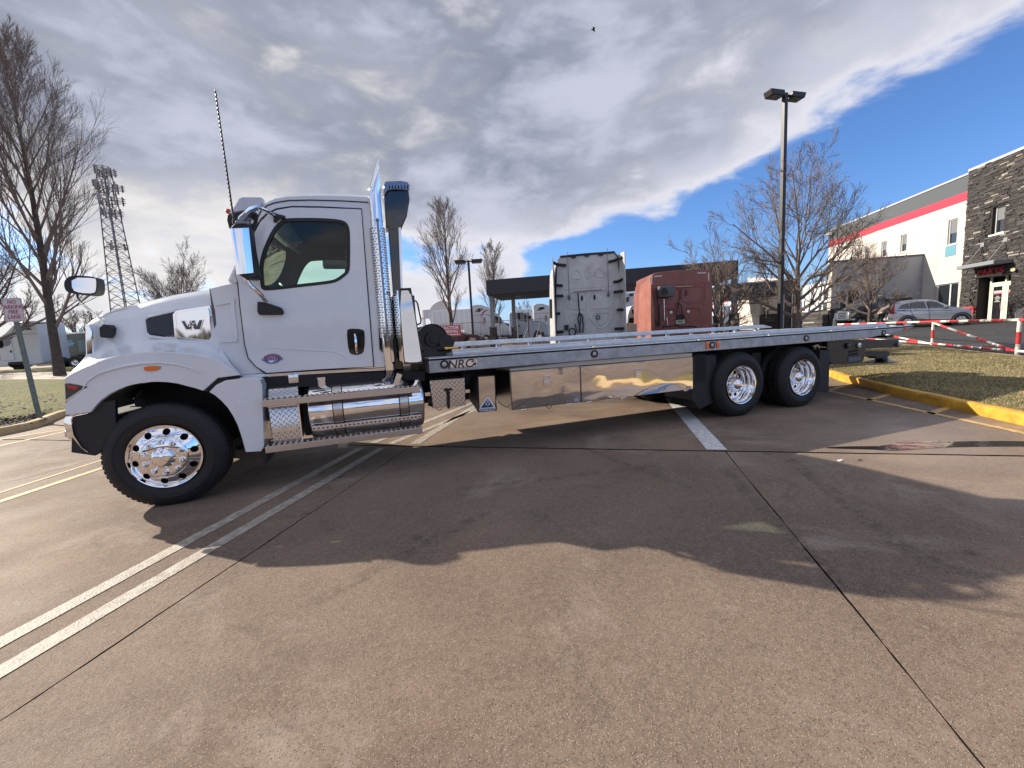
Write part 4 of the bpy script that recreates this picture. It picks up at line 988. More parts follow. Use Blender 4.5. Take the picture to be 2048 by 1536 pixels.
b = MB(); b.lathe((xm, YE, e_top.z-.38), (0, 0, 1), [(0, rE+.001), (.002, rE+.004), (.02, rE+.004), (.022, rE+.001)], 32); b.obj('pipe_collar', chrome, stack)
# louvred heat shield: rows of slots with raised lips
zs0, zs1 = TY(772, 675, YE).z, TY(755, 456, YE).z
b = MB(); sh = rE+.012; nr = 42
b.lathe((xm, YE, zs0), (0, 0, 1), [(0, rE), (0, sh), (zs1-zs0, sh), (zs1-zs0, rE)], 40); shield = b.obj('heat_shield', chrome, stack, ang=30)
b = MB(); b2 = MB()
for r_ in range(nr):
    z = zs0+.02+(zs1-zs0-.04)*r_/(nr-1)
    for a in (-168, -142, -116, -64, -38, -12, 12, 168):
        off_ = 6 if r_ % 2 else -6; t0 = math.radians(a+off_-8); t1 = math.radians(a+off_+8)
        def pt(t_, rr, zz_): return V((xm+rr*math.cos(t_), YE+rr*math.sin(t_), zz_))
        b.add([pt(t0, sh+.0015, z-.0045), pt(t1, sh+.0015, z-.0045), pt(t1, sh+.0015, z+.0055), pt(t0, sh+.0015, z+.0055)], [(0, 1, 2, 3)])
        b2.add([pt(t0, sh+.001, z+.006), pt(t1, sh+.001, z+.006), pt(t1, sh+.008, z+.001), pt(t0, sh+.008, z+.001), pt(t0, sh+.001, z+.014), pt(t1, sh+.001, z+.014)], [(0, 1, 2, 3), (3, 2, 5, 4), (0, 3, 4), (1, 5, 2)])
b.obj('louvre_slots', dark_frame, shield, kind='stuff'); b2.obj('louvre_lips', chrome_dull, shield, kind='stuff')
b = MB(); ys = YE-sh-.012; b.cyl((xm+.004, ys, zs0-.03), (xm+.004, ys, zs1+.05), .012, n=8); b.sphere((xm+.004, ys-.004, zs0-.04), .02, 10); b.sphere((xm+.004, ys-.004, zs1+.06), .02, 10); b.obj('shield_strap', mat('strap_grey', (.25, .26, .28), .3, .9), stack)
# elbow under the stack
b = MB(); el = [V((xm, YE, e_bot.z+.02)), V((xm, YE, e_bot.z-.05)), V((xm-.02, YE+.02, e_bot.z-.10)), V((xm-.09, YE+.06, e_bot.z-.15)), V((xm-.22, YE+.14, e_bot.z-.17)), V((xm-.4, YE+.4, e_bot.z-.18))]
b.tube(el, rE*.92, 20); b.obj('exhaust_elbow', mat('dark_chrome', (.25, .26, .30), .12, 1.0), T)
# recessed rear-corner vents of the cab
b = MB(); b.prism([CY(px, py, YC-.004) for px, py in ((757, 655), (762, 658), (768, 700), (765, 706), (759, 698))], (0, .02, 0)); b.obj('corner_vent', black_gloss, T, bevel=.004)
# ---- second tower: black intake with chrome cap
YI = .42
def IY(px, py): return TY(px, py, YI)
b = MB(); b.prism([IY(px, py) for px, py in ((768, 392), (776, 382), (818, 382), (819.5, 400), (814, 432), (804, 456), (783, 462), (772, 452))], (0, .24, 0)); it = b.obj('intake_head', black_gloss, T, bevel=.012)
b = MB(); b.prism([TY(px, py, YI-.02) for px, py in ((767, 370), (771, 362), (800, 361), (816, 364), (820, 370), (818, 381), (790, 379), (775, 381), (768, 392))], (0, .28, 0)); b.obj('intake_cap', mat('dark_chrome', (.25, .26, .30), .12, 1.0), it, bevel=.012)
b = MB(); 
for k in range(7):
    px = 778+k*6; b.prism([TY(px, 371, YI-.024), TY(px+2.2, 371, YI-.024), TY(px+2.2, 377, YI-.024), TY(px, 377, YI-.024)], (0, .01, 0))
b.obj('cap_slots', dark_frame, it)
b = MB(); b.prism([TY(px, py, YI-.004) for px, py in ((788, 430), (808, 430), (805, 446), (794, 446))], (0, .01, 0)); b.obj('intake_latch', mat('latch_grey', (.10, .11, .13), .3), it)
b = MB(); b.prism([IY(px, py) for px, py in ((776, 455), (797, 455), (806, 590), (806, 740), (788, 740), (786, 590))], (0, .20, 0)); b.obj('intake_duct', black_gloss, T, bevel=.01)
b = MB(); b.prism([TY(px, py, YI-.015) for px, py in ((797, 455), (802, 455), (806, 590), (802, 590))], (0, .02, 0)); b.obj('duct_trim', chrome_dull, T)
# ---- polished box beside the headboard
YB = -.02
face = [(795, 579), (820, 577), (824.5, 590), (846, 716), (844, 726), (810, 726.5), (807, 720)]
fo_ = [(796, 578), (822, 576), (825, 590), (847, 724), (846, 728), (808, 728)]
b = MB(); F_ = [TY(px, py, YB) for px, py in fo_]; b.prism(F_, (0, .42, 0)); hb = b.obj('polished_box', black_gloss, T, bevel=.006)
F2 = [TY(px, py, YB-.004-.06*((py-580)/145)) for px, py in ((797.5, 581), (818.5, 580), (823, 592), (843.5, 718), (842, 724), (811, 725), (809, 720))]
b = MB(); b.prism(smooth_poly(F2, 1), (0, .003, 0)); b.obj('box_face', steelwavy, hb)
b = MB(); bx0 = TY(795, 579, YB); bxb = TY(807, 728, YB)
p = [V((bx0.x-.004, YB+.01, bx0.z-.01)), V((bxb.x-.004, YB+.01, bxb.z+.01)), V((bxb.x-.10, YB+.32, bxb.z+.05)), V((bx0.x-.10, YB+.32, bx0.z-.10))]
b.add(p+[q+V((.02, 0, 0)) for q in p], [(0, 1, 2, 3), (4, 7, 6, 5), (0, 4, 5, 1), (2, 6, 7, 3), (0, 3, 7, 4), (1, 5, 6, 2)]); b.obj('box_side', chrome, hb)
b = MB(); b.prism([TY(px, py, YB-.01) for px, py in ((800, 576.5), (822, 575.5), (823, 587), (819, 587), (818, 580), (800, 581))], (0, .44, 0)); b.obj('box_lid_edge', black_plastic, hb)
b = MB(); b.tube([TY(px, py, .1) for px, py in ((825, 602), (832, 602), (835, 607), (842, 640), (841, 647), (835, 649), (831, 648))], .009, 8); b.obj('grab_handle', black_plastic, T)
b = MB(); b.box((-.42, .3, 1.0), (-.32, 2.2, 1.42)); b.box((-.44, .4, 1.2), (-.30, .5, 2.0)); b.box((-.44, 2.0, 1.2), (-.30, 2.1, 2.0)); b.box((-.42, .5, 1.7), (-.34, 2.0, 1.78)); b.obj('headboard', black, T, bevel=.006)
# ---- winch on the deck front
YW = .55
b = MB(); wc = TY(865, 679, YW); rw = .20
b.lathe((wc.x, YW, wc.z), (0, 1, 0), [(0, .02), (0, rw*.45), (.03, rw*.5), (.03, rw*.93), (.0, rw), (.10, rw), (.11, rw*.8), (.8, rw*.5), (.82, rw), (.9, rw)], 40)
wi_ = b.obj('winch', black, T, ang=30)
p = TY(885, 680, YW); b = MB(); b.rbox((p.x-.05, YW+.02, 1.27), (p.x+.13, YW+.7, p.z+.06), .03); b.cyl((p.x+.05, YW-.02, p.z-.03), (p.x+.05, YW+.1, p.z-.03), .10, n=20); q = TY(891, 692, YW); b.cyl((q.x-.1, YW+.05, q.z-.02), (q.x+.09, YW+.05, q.z-.02), .055, n=14)
b.box((wc.x-.24, YW+.0, 1.25), (p.x+.16, YW+.9, 1.30)); b.cyl((wc.x+.02, YW-.03, wc.z), (wc.x+.02, YW, wc.z), .05, n=14)
b.obj('winch_motor', black, wi_, ang=30)
b = MB(); a_, c_ = TY(889, 697, .52), TY(915, 695, .52); b.cyl(a_, c_, .016, n=8); b.cyl(a_, a_.lerp(c_, .25), .022, n=8); b.cyl(a_.lerp(c_, .8), c_.lerp(a_, .05), .022, n=8); b.obj('control_rod', gold, wi_)

# ---- the deck
ZT, ZB, YD, YD2 = 1.2454, 1.0732, -.06, 2.50
X0, X1 = -.255, 8.78
# near side rail: channel with tapered tail
def side_rail(sgn):
    y = YD if sgn < 0 else YD2
    P_ = [V((X0, y, ZB)), V((7.42, y, ZB)), V((7.95, y, ZB+.035)), V((X1, y, ZT-.035)), V((X1, y, ZT-.012)), V((X0, y, ZT-.012))]
    b = MB(); b.prism(P_, (0, .03*(-sgn), 0)); return b.obj('side_rail', galv, T, bevel=.008)
sr = side_rail(-1); side_rail(1)
b = MB(); b.box((X0, YD+.002, ZB), (X0+.02, YD2-.002, ZT-.012)); b.obj('deck_front_plate', galv, T, bevel=.004)
# top flange, with gaps at the stake pockets
xs = [X0, .22, .30, 1.9, 1.96, 3.66, 3.72, 5.05, 5.12, 6.5, 6.57, 7.7, 7.78, X1]
for i in range(0, len(xs)-1, 2):
    for y0, y1 in ((YD-.004, YD+.10), (YD2-.10, YD2+.004)):
        b = MB(); b.box((xs[i], y0, ZT-.012), (xs[i+1], y1, ZT)); b.obj('deck_flange', galv_light, T, bevel=.004)
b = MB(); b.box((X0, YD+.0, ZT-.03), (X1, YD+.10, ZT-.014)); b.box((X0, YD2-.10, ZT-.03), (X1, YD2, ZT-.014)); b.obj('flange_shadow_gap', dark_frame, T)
# near inner kerb rail (two lengths) and far kerb rail
def prof_rail(x0, x1, y0, h, w, nm, m_, m2=None):
    b = MB(); P_ = [(y0, ZT), (y0, ZT+h*.5), (y0+.015, ZT+h*.62), (y0+.015, ZT+h), (y0+w, ZT+h), (y0+w, ZT)]
    b.prism([V((x0, y, z)) for y, z in P_], (x1-x0, 0, 0)); return b.obj(nm, m_, T, bevel=.004)
prof_rail(.06, 4.02, YD+.17, .075, .10, 'inner_rail', galv_light); prof_rail(4.03, 8.3, YD+.17, .07, .10, 'inner_rail', galv_light)
# deck planks
nP = 15
for k in range(nP):
    y0 = .22+k*(2.0/nP); b = MB(); b.box((.06, y0+.003, ZT-.02), (8.55, y0+2.0/nP-.003, ZT+.028)); b.obj('deck_plank', galv_light, T, bevel=.003)
b = MB(); P_ = [V((8.55, .1, ZT-.06)), V((X1+.25, .1, ZT-.055)), V((X1+.30, .1, ZT-.045)), V((8.55, .1, ZT+.025))]; b.prism(P_, (0, 2.24, 0)); b.obj('deck_tail', galv, T, bevel=.004)
b = MB(); b.box((X0+.02, YD+.10, ZT-.03), (.055, YD2-.10, ZT-.004)); b.obj('deck_front_sheet', galv_light, T)
# raised far rail on blocks
zf0, zf1 = WF.y(900, 690, 2.38).z, WF.y(900, 684.5, 2.38).z
zR = ZT+.072
P_ = [V((.45, 2.36, zR)), V((.45, 2.36, zR+.082)), V((7.95, 2.36, zR+.082)), V((8.25, 2.36, zR+.02)), V((8.25, 2.36, zR))]
print('far rail z', zf0, zf1, zR)
b = MB(); b.prism(P_, (0, .08, 0)); b.obj('far_rail', galv_light, T, bevel=.006)
for k in range(12):
    x = .7+k*.64; b = MB(); b.box((x, 2.37, ZT), (x+.06, 2.43, zR)); b.obj('rail_block', galv, T)
# pockets with bright edges
for x in (.26, 1.93, 3.69, 5.085, 6.535, 7.74):
    b = MB(); b.box((x-.045, YD-.008, ZT-.010), (x+.045, YD+.02, ZT+.006)); b.obj('stake_pocket', mat('pocket_bright', (.72, .68, .55), .4, .3), T)
# lamps along the rail
def rail_lamp(px, py, y=YD):
    p = TY(px, py, y); x, z = p.x, (ZT+ZB)/2-.0 if px > 1300 else p.z
    z = p.z
    b = MB(); b.lathe((x, y, z), (0, -1, 0), [(0, .050), (.012, .050), (.014, .042), (.012, .031), (.006, .030)], 28); o = b.obj('marker_lamp', black_plastic, T)
    b = MB(); b.lathe((x, y, z), (0, -1, 0), [(.005, .031), (.011, .026), (.014, .014), (.015, .001)], 24); b.obj('lamp_lens', lens_white, o)
for q in ((888.5, 728.5), (1188.5, 707.5), (1424, 690.2), (1612, 676.5), (1767, 665.6)): rail_lamp(*q)
for px in (1414.2, 1435.5):
    p = TY(px, 690.3 if px < 1420 else 688.5, YD); b = MB(); b.rbox((p.x-.028, YD-.012, p.z-.055), (p.x+.028, YD+.002, p.z+.055), .008); b.obj('side_reflector', mat('orange_reflector', (.80, .14, .03), .3, coat=1.0), T)
p = TY(1811, 657.5, YD); b = MB(); b.box((p.x-.05, YD-.006, p.z-.04), (p.x+.04, YD+.001, p.z+.035)); b.obj('tail_reflector', red_lens, T)
p = TY(1664, 676, YD); b = MB(); b.box((p.x-.01, YD-.004, p.z-.04), (p.x+.01, YD+.001, p.z+.03)); b.obj('rail_label', paint_white, T)
# maker's plate on the rail
pl = [(901.5, 721), (954.5, 719), (953.5, 732), (902, 735)]
plq = [TY(px, py, YD-.003) for px, py in pl]
b = MB(); b.prism(plq, (0, .003, 0)); pb = b.obj('rail_decal', mat('decal_backing', (.95, .78, .66), .3, .0), T)  # peach tone of a reflection, painted into the backing colour
c_ = TY(920.3, 728.4, YD-.005); text_mesh('decal_text', 'NRC', .135, black_gloss, pb, c_, (1, 0, 0), (0, 0, 1), .001, shear=.2, bold=.002, sx=1.08)
sw = [(943.5, 731.3), (946, 727.5), (949, 725), (952.5, 723.4), (952, 730.5)]
b = MB(); b.prism([TY(px, py, YD-.005) for px, py in sw], (0, .002, 0)); b.obj('decal_swoosh', black_gloss, pb)
sw = [(942, 722.6), (947, 721.4), (952.5, 720.9), (947.5, 722.8), (944, 725)]
b = MB(); b.prism([TY(px, py, YD-.005) for px, py in sw], (0, .002, 0)); b.obj('decal_swoosh', black_gloss, pb)
# ---- fuel tank with straps and steps
YT = .0
t0, t1 = TY(617, 845, .02), TY(849, 820, .02)
cz_t, cz_b = TY(735, 768, .30).z, TY(735, 872, .30).z
tx0, tx1 = TY(615, 830, -.0).x, TY(850, 815, .0).x
rt = .315; tc_ = V((0, .30, .735))
print('tank x', tx0, tx1, 'top', TY(740, 765, .3).z, 'bot', TY(740, 870, .25).z)
b = MB(); b.lathe((tx0, tc_.y, tc_.z), (1, 0, 0), [(0.0, .001), (.0, rt-.03), (.012, rt-.01), (.03, rt), (tx1-tx0-.03, rt), (tx1-tx0-.012, rt-.01), (tx1-tx0, rt-.03), (tx1-tx0, .001)], 64); tank = b.obj('fuel_tank', alu, T, ang=50)
for px in (676, 809.5):
    x = TY(px, 820, -.01).x; b = MB(); b.lathe((x-.045, tc_.y, tc_.z), (1, 0, 0), [(0, rt+.0), (0, rt+.006), (.01, rt+.0075), (.08, rt+.0075), (.09, rt+.006), (.09, rt)], 56); s1 = b.obj('tank_strap', mat('brushed_strap', (.55, .53, .52), .2, 1.0), tank)
    b = MB()
    for dx_ in (-.05, .048): b.lathe((x+dx_-.004, tc_.y, tc_.z), (1, 0, 0), [(0, rt+.0), (0, rt+.006), (.010, rt+.006), (.010, rt)], 56)
    b.obj('strap_rubber', rubber, s1)
x = TY(645, 775, .2).x; b = MB(); b.cyl((x, .20, tc_.z+rt-.04), (x, .20, tc_.z+rt+.035), .055, n=20); b.cyl((x, .20, tc_.z+rt+.035), (x, .20, tc_.z+rt+.06), .06, n=12); b.obj('filler_cap', chrome_dull, tank)
x = TY(795, 760, .1).x; b = MB(); b.box((x-.03, .02, tc_.z+.22), (x+.03, .06, tc_.z+.36), 0, Matrix.Rotation(.4, 3, 'Y'), (x, .04, tc_.z+.3)); b.obj('step_bracket', chrome_dull, tank)
def step(x0, x1, y0, y1, z, nm, strip_n):
    b = MB(); b.box((x0, y0, z-.065), (x1, y0+.012, z)); b.box((x0, y0+.012, z-.012), (x1, y1, z)); b.box((x0, y0+.012, z-.065), (x1, y0+.025, z-.058)); o = b.obj(nm, mat('step_aluminium', (.58, .53, .50), .3, .9), T, bevel=.003)
    q = MB(); q2 = MB()
    for k in range(strip_n):
        xx = x0+.02+(x1-x0-.04)*k/(strip_n-1)
        for j, yy in enumerate((y0+.02, y0+.055, y0+.09)):
            if yy+.02 > y1: continue
            s_ = (k+j) % 2; q.box((xx-.010, yy, z+.0), (xx+.010, yy+.02, z+.010+.004*s_)); 
            q2.box((xx+.013, yy+.002, z-.001), (xx+.020, yy+.018, z+.003))
    q.obj('tread_teeth', chrome_dull, o, kind='stuff'); q2.obj('tread_holes', dark_frame, o, kind='stuff'); return o
sx0 = TY(524, 803, -.13).x; sx1 = TY(840, 780, -.13).x; sz = TY(680, 790, -.13).z
print('step1', sx0, sx1, sz, [TY(px, py, -.13).z for px, py in ((525, 800), (838, 775))])
step(sx0, sx1, -.13, .0, TY(838, 775, -.13).z*.5+TY(525, 799, -.13).z*.5, 'upper_step', 30)
lx0, lx1 = TY(529, 890, -.13).x, TY(845, 858, -.13).x
print('step2', lx0, lx1, [TY(px, py, -.13).z for px, py in ((530, 891), (845, 858))])
step(lx0, lx1, -.13, .06, TY(845, 858, -.13).z*.5+TY(530, 891, -.13).z*.5, 'lower_step', 30)
# tread strip on the tank face
zt2 = TY(735, 845, -.015).z; b = MB(); q = MB()
for k in range(26):
    x = tx0+.05+(tx1-tx0-.12)*k/25; q.box((x-.009, -.0255, zt2-.008), (x+.009, -.0225, zt2+.006))
b.box((tx0+.03, -.022, zt2-.022), (tx1-.05, -.012, zt2+.022)); o = b.obj('reflective_strip', chrome_dull, tank, bevel=.003); q.obj('strip_holes', dark_frame, o, kind='stuff')
# hanging step foot
p = TY(685, 890, .0); b = MB(); b.rbox((p.x-.05, .0, p.z-.04), (p.x+.05, .06, p.z+.08), .01); b.obj('step_foot', chrome_dull, T)
# ---- battery / def box at left of the tank
dx0, dx1 = TY(541, 860, -.0).x, TY(602, 850, .0).x
dz0, dz1 = TY(570, 882, 0).z, TY(570, 808, 0).z
b = MB(); P_ = [V((dx0, .0, dz0)), V((dx0, .0, dz1)), V((dx0, .10, dz1+.16)), V((dx0, .55, dz1+.2)), V((dx0, .55, dz0))]
b.prism(P_, (dx1-dx0, 0, 0)); db = b.obj('battery_box', diamond, T, bevel=.012)
b = MB(); b.box((dx0+.02, -.012, dz0+.10), (dx1-.02, -.001, dz0+.15)); b.obj('box_strip', chrome_dull, db, bevel=.003)
b = MB(); b.box((dx0+.0, -.006, dz1-.02), (dx1+.01, .0, dz1-.004)); b.box((dx1-.01, -.006, dz0), (dx1+.004, .0, dz1)); b.obj('box_trim', chrome, db)
p = TY(556, 786, .22); b = MB(); b.cyl((p.x, .25, dz1+.15), (p.x, .25, dz1+.24), .055, n=18); b.obj('fluid_cap', mat('blue_cap', (.03, .10, .45), .35), db)
b = MB(); b.cyl((dx1+.05, .1, dz0+.05), (dx1+.05, .1, dz1), .015, n=8); b.cyl((dx1+.08, .2, .55), (dx1+.08, .2, 1.0), .03, n=8); b.box((dx1+.01, .15, dz0), (dx1+.12, .6, dz1)); b.obj('hose', dark_frame, T)
p = TY(587, 757, .15); b = MB(); b.rbox((p.x-.05, .14, p.z-.05), (p.x+.05, .2, p.z+.05), .01); b.obj('frame_bracket', chrome_dull, T)
# ---- chequer plate box with rubber latch
q = [TY(px, py, .10) for px, py in ((859.5, 761), (929.5, 756), (931.5, 811), (866, 816.5))]
b = MB(); b.prism(q, (0, .02, 0)); cb = b.obj('chequer_box', diamond, T, bevel=.006)
b = MB(); b.prism([p+V((0.004, .02, -.002)) for p in q], (0, .4, 0)); b.obj('box_body', black_plastic, cb)
b = MB(); b.tube([TY(px, py, .075) for px, py in ((892, 781), (897, 784), (897.5, 817))], [.012, .018, .016], 8); b.tube([TY(px, py, .07) for px, py in ((889, 779.5), (905, 779))], .012, 6); b.obj('rubber_latch', rubber, cb)
b = MB(); b.tube([TY(862, 806, .2), TY(860, 812, .2)], .03, 10); b.obj('rubber_buffer', rubber, T)
for px, py in ((855, 788), (934, 782)):
    b = MB(); p = TY(px, py, .15); b.box((p.x-.03, .13, p.z-.02), (p.x+.03, .17, p.z+.02)); b.obj('box_bracket', chrome_dull, T)
# ---- narrow mirror-finish box with triangle sticker
q = [TY(px, py, .02) for px, py in ((955, 752), (990.5, 750), (994, 821), (957.5, 825))]
b = MB(); b.prism(q, (0, .02, 0)); nb_ = b.obj('narrow_box', black_plastic, T, bevel=.003)
q2 = [TY(px, py, .015) for px, py in ((957, 754), (988.5, 752), (991.5, 819), (959.5, 822.5))]
b = MB(); b.prism(q2, (0, .004, 0)); b.obj('box_face', steelwavy, nb_)
b = MB(); bb = [q[0]+V((0, .02, 0)), q[3]+V((0, .02, 0)), TY(937, 797, .45), TY(936, 760, .45)]; b.add(bb+[p+V((.06, 0.0, 0)) for p in bb], [(0, 1, 2, 3), (4, 7, 6, 5), (0, 4, 5, 1), (1, 5, 6, 2), (0, 3, 7, 4)]); b.obj('box_body', black_plastic, nb_)
stb = mat('triangle_sticker_blue', (.03, .05, .13), .4); stw = mat('triangle_sticker_white', (.75, .76, .80), .4)
tri = [(975.5, 794), (979, 796), (990, 813.5), (991, 817), (988, 820.5), (960, 822.5), (958.5, 819), (960, 815), (973, 796)]
b = MB(); b.prism([TY(px, py, .0135) for px, py in tri], (0, .0015, 0)); tt = b.obj('triangle_sticker', stw, nb_)
b = MB(); b.prism([TY(px, py, .012) for px, py in ((975.7, 797), (987, 814), (961.5, 816))], (0, .001, 0)); b.prism([TY(px, py, .012) for px, py in ((960.5, 818), (988.5, 816), (988, 819.3), (961, 821.2))], (0, .001, 0)); b.obj('sticker_print', stb, tt)
q = [TY(975.3+4.6*math.cos(2*math.pi*k/20), 808+3.2*math.sin(2*math.pi*k/20), .0112) for k in range(20)]; b = MB(); b.prism(q, (0, .0008, 0)); b.obj('sticker_oval', stw, tt)
text_mesh('sticker_letter', 'B', .036, stb, tt, TY(975.3, 808, .0102), (1, 0, 0), (0, 0, 1), .0005, bold=.002, sx=1.5)
text_mesh('sticker_text', 'BATTERY BOX', .016, stw, tt, TY(974.8, 818.7, .0105), (1, 0, -.02), (0, 0, 1), .0004, bold=.0005, sx=1.35)
q = [TY(px, py, .0112) for px, py in ((975.6, 799.5), (978, 803.5), (973.5, 803.8))]; b = MB(); b.prism(q, (0, .0008, 0)); b.obj('sticker_peak', stw, tt)
# ---- the two polished toolboxes
def toolbox(pts, latch, hinges, badge_px, first):
    q = [TY(px, py, .0) for px, py in pts]; zt = q[0].z*.5+q[1].z*.5; zb_ = q[2].z*.5+q[3].z*.5; x0, x1 = q[0].x*.5+q[3].x*.5, q[1].x*.5+q[2].x*.5
    b = MB(); b.box((x0, .02, zb_), (x1, .62, zt)); bo = b.obj('toolbox', mat('dark_stainless', (.30, .28, .27), .25, 1.0), T, bevel=.004)
    # door: a sheet with slight oil-can warp
    rows = []; nx, nz = 26, 12
    for j in range(nz+1):
        r = []
        for i in range(nx+1):
            u, v = i/nx, j/nz; ed = min(u, 1-u, .25)*4*min(v, 1-v, .25)*4
            w = ed*(.0045*noise.noise(V((x0*3+u*3.2*(x1-x0), v*1.6, 4)))+.0022*noise.noise(V((x0+u*5*(x1-x0), v*3, 9)))) + ed*.004
            r.append(V((x0+.008+(x1-x0-.016)*u, .0-w, zb_+.008+(zt-zb_-.016)*v)))
        rows.append(r)
    b = MB(); b.grid(rows); b.grid([[p for p in rows[0]], [V((p.x, .02, p.z)) for p in rows[0]]]); b.grid([[r[0] for r in rows], [V((r[0].x, .02, r[0].z)) for r in rows]]); b.grid([rows[-1], [V((p.x, .02, p.z)) for p in rows[-1]]]); b.grid([[r[-1] for r in rows], [V((r[-1].x, .02, r[-1].z)) for r in rows]])
    d_ = b.obj('toolbox_door', mat('mirror_stainless', (.66, .65, .64), .045, 1.0, bump=.05, bscale=3.5, bdetail=0), bo, ang=50)
    p = TY(*latch, 0); b = MB(); b.holed([V((p.x-.045, -.02, p.z-.062)), V((p.x+.045, -.02, p.z-.062)), V((p.x+.045, -.02, p.z+.062)), V((p.x-.045, -.02, p.z+.062))], [[V((p.x-.034, -.02, p.z+.05)), V((p.x+.034, -.02, p.z+.05)), V((p.x+.034, -.02, p.z-.0)), V((p.x-.034, -.02, p.z-.0))]], (0, .02, 0)); b.box((p.x-.03, -.024, p.z+.008), (p.x+.03, -.012, p.z+.03)); b.sphere((p.x-.012, -.022, p.z-.03), .014, 8, sc=(1, .4, 1)); b.obj('latch', chrome_dull, d_, bevel=.003)
    for hx in hinges:
        p = TY(*hx, 0); b = MB(); b.cyl((p.x-.03, -.006, zb_-.005), (p.x+.03, -.006, zb_-.005), .009, n=8); b.obj('hinge', chrome_dull, bo)
        b = MB(); b.sphere((p.x-.02, -.008, zb_+.03), .007, 6); b.sphere((p.x+.02, -.008, zb_+.03), .007, 6); b.obj('rivet', chrome, d_)
    p = TY(*badge_px, -.012); b = MB(); b.prism([V((p.x+.042*math.cos(t_), -.012, p.z+.022*math.sin(t_))) for t_ in [2*math.pi*k/20 for k in range(20)]], (0, .006, 0)); b.obj('oval_badge', mat('badge_blue', (.35, .38, .48), .3), d_)
    return bo
toolbox([(1021, 743), (1160.5, 732), (1161.5, 805), (1024, 821)], (1093, 761), [(1047, 817), (1138, 806)], (1153, 800), True)
toolbox([(1161.5, 732), (1387, 714), (1385.5, 779), (1162, 805)], (1275, 746), [(1178, 802), (1246, 795), (1372, 781)], (1379, 775), False)
b = MB(); b.prism([TY(px, py, .03) for px, py in ((1019, 738), (1158, 723), (1384, 706), (1384, 713), (1160, 731), (1020, 742))], (0, .5, 0)); b.obj('toolbox_hanger', mat('hanger_sheet', (.55, .52, .48), .4, .6), T)
# loose wires beneath
b = MB()
for a_, c_, d_ in (((996, 800), (1010, 824), (1044, 812)), ((1092, 811), (1098, 823), (1104, 810)), ((872, 816), (880, 825), (884, 816))):
    pa, pc, pd = TY(*a_, .2), TY(*c_, .2), TY(*d_, .2); b.tube([pa.lerp(pc, t_).lerp(pc.lerp(pd, t_), t_) for t_ in [k/10 for k in range(11)]], .004, 5)
b.obj('loose_wire', black_plastic, T)
# ---- mud flaps and the rear underlift
b = MB(); b.prism([TY(px, py, .05) for px, py in ((1640, 701), (1660, 700), (1657, 785), (1634, 783))], (0, .62, 0)); b.obj('mud_flap', black_plastic, T)
b = MB(); b.prism([TY(px, py, .1) for px, py in ((1386, 712), (1432, 710), (1436, 800), (1400, 818), (1384, 800))], (0, .6, 0)); b.obj('mud_flap', black_plastic, T)
b = MB(); b.prism([TY(px, py, .25) for px, py in ((1655, 680), (1700, 678), (1728, 690), (1733, 702), (1726, 724), (1690, 728), (1664, 728), (1655, 718))], (0, .08, 0)); b.prism([TY(px, py, .33) for px, py in ((1640, 682), (1700, 680), (1700, 720), (1640, 725))], (0, 1.7, 0)); ul = b.obj('underlift', black, T, bevel=.006)
b = MB()
for i in range(5):
    for j in range(2):
        p = TY(1699.5+i*3.9, 703.5+j*6.5-i*.6, .245); b.cyl((p.x, .243, p.z), (p.x, .252, p.z), .022, n=10)
b.obj('underlift_holes', dark_frame, ul)
for px, py in ((1695, 691.5), (1717, 690.5)):
    p = TY(px, py, .24); b = MB(); b.lathe((p.x, .25, p.z), (0, -1, 0), [(0, .05), (.03, .05), (.035, .04), (.035, .001)], 20); b.obj('pivot_pin', chrome_dull if px > 1700 else black, ul)
b = MB(); b.prism([TY(px, py, .24) for px, py in ((1697, 715), (1722, 713.5), (1722, 720), (1697, 724))], (0, .02, 0)); b.obj('lift_label', mat('label_blue_grey', (.10, .13, .20), .5), ul)
b = MB(); b.prism([TY(px, py, .7) for px, py in ((1700, 679), (1797, 679), (1803, 694), (1736, 697), (1712, 690))], (0, .9, 0)); rb = b.obj('rear_crossmember', black, T, bevel=.006)
p = TY(1800, 689, .66); b = MB(); b.lathe((p.x, .68, p.z), (0, -1, 0), [(0, .05), (.03, .05), (.035, .03), (.035, .001)], 16); b.obj('tail_lamp', lens_white, rb)
p = TY(1768, 679, .3); b = MB(); b.box((p.x-.1, .2, ZB-.04), (p.x+.1, .5, ZB)); b.obj('deck_hook', dark_frame, T)
# wheel-lift arm with pad
b = MB(); b.prism([TY(px, py, .9) for px, py in ((1729, 703), (1757, 703), (1772, 702), (1779, 703.5), (1779, 712), (1772, 715), (1755, 717), (1748, 712.5), (1729, 712))], (0, .16, 0)); wl_ = b.obj('wheel_lift_arm', mat('lift_grey', (.045, .048, .055), .4, .3), T, bevel=.006)
p = TY(1763, 722, .98); b = MB(); b.lathe((p.x, .98, p.z-.02), (0, 0, 1), [(0, .001), (0, .30), (.015, .30), (.03, .22), (.06, .12), (.12, .10), (.12, .001)], 28); b.obj('lift_pad', black, wl_, ang=30)
b = MB(); b.box((7.0, 1.0, .62), (8.8, 1.44, .78)); b.obj('lift_boom', black, T)
b = MB(); b.tube([TY(px, py, .06) for px, py in ((1629, 697), (1631, 690), (1636, 690), (1638, 697))], .008, 6); b.tube([TY(px, py, .06) for px, py in ((1625, 692), (1652, 695))], .006, 6); b.obj('chain_hook', chrome_dull, T)
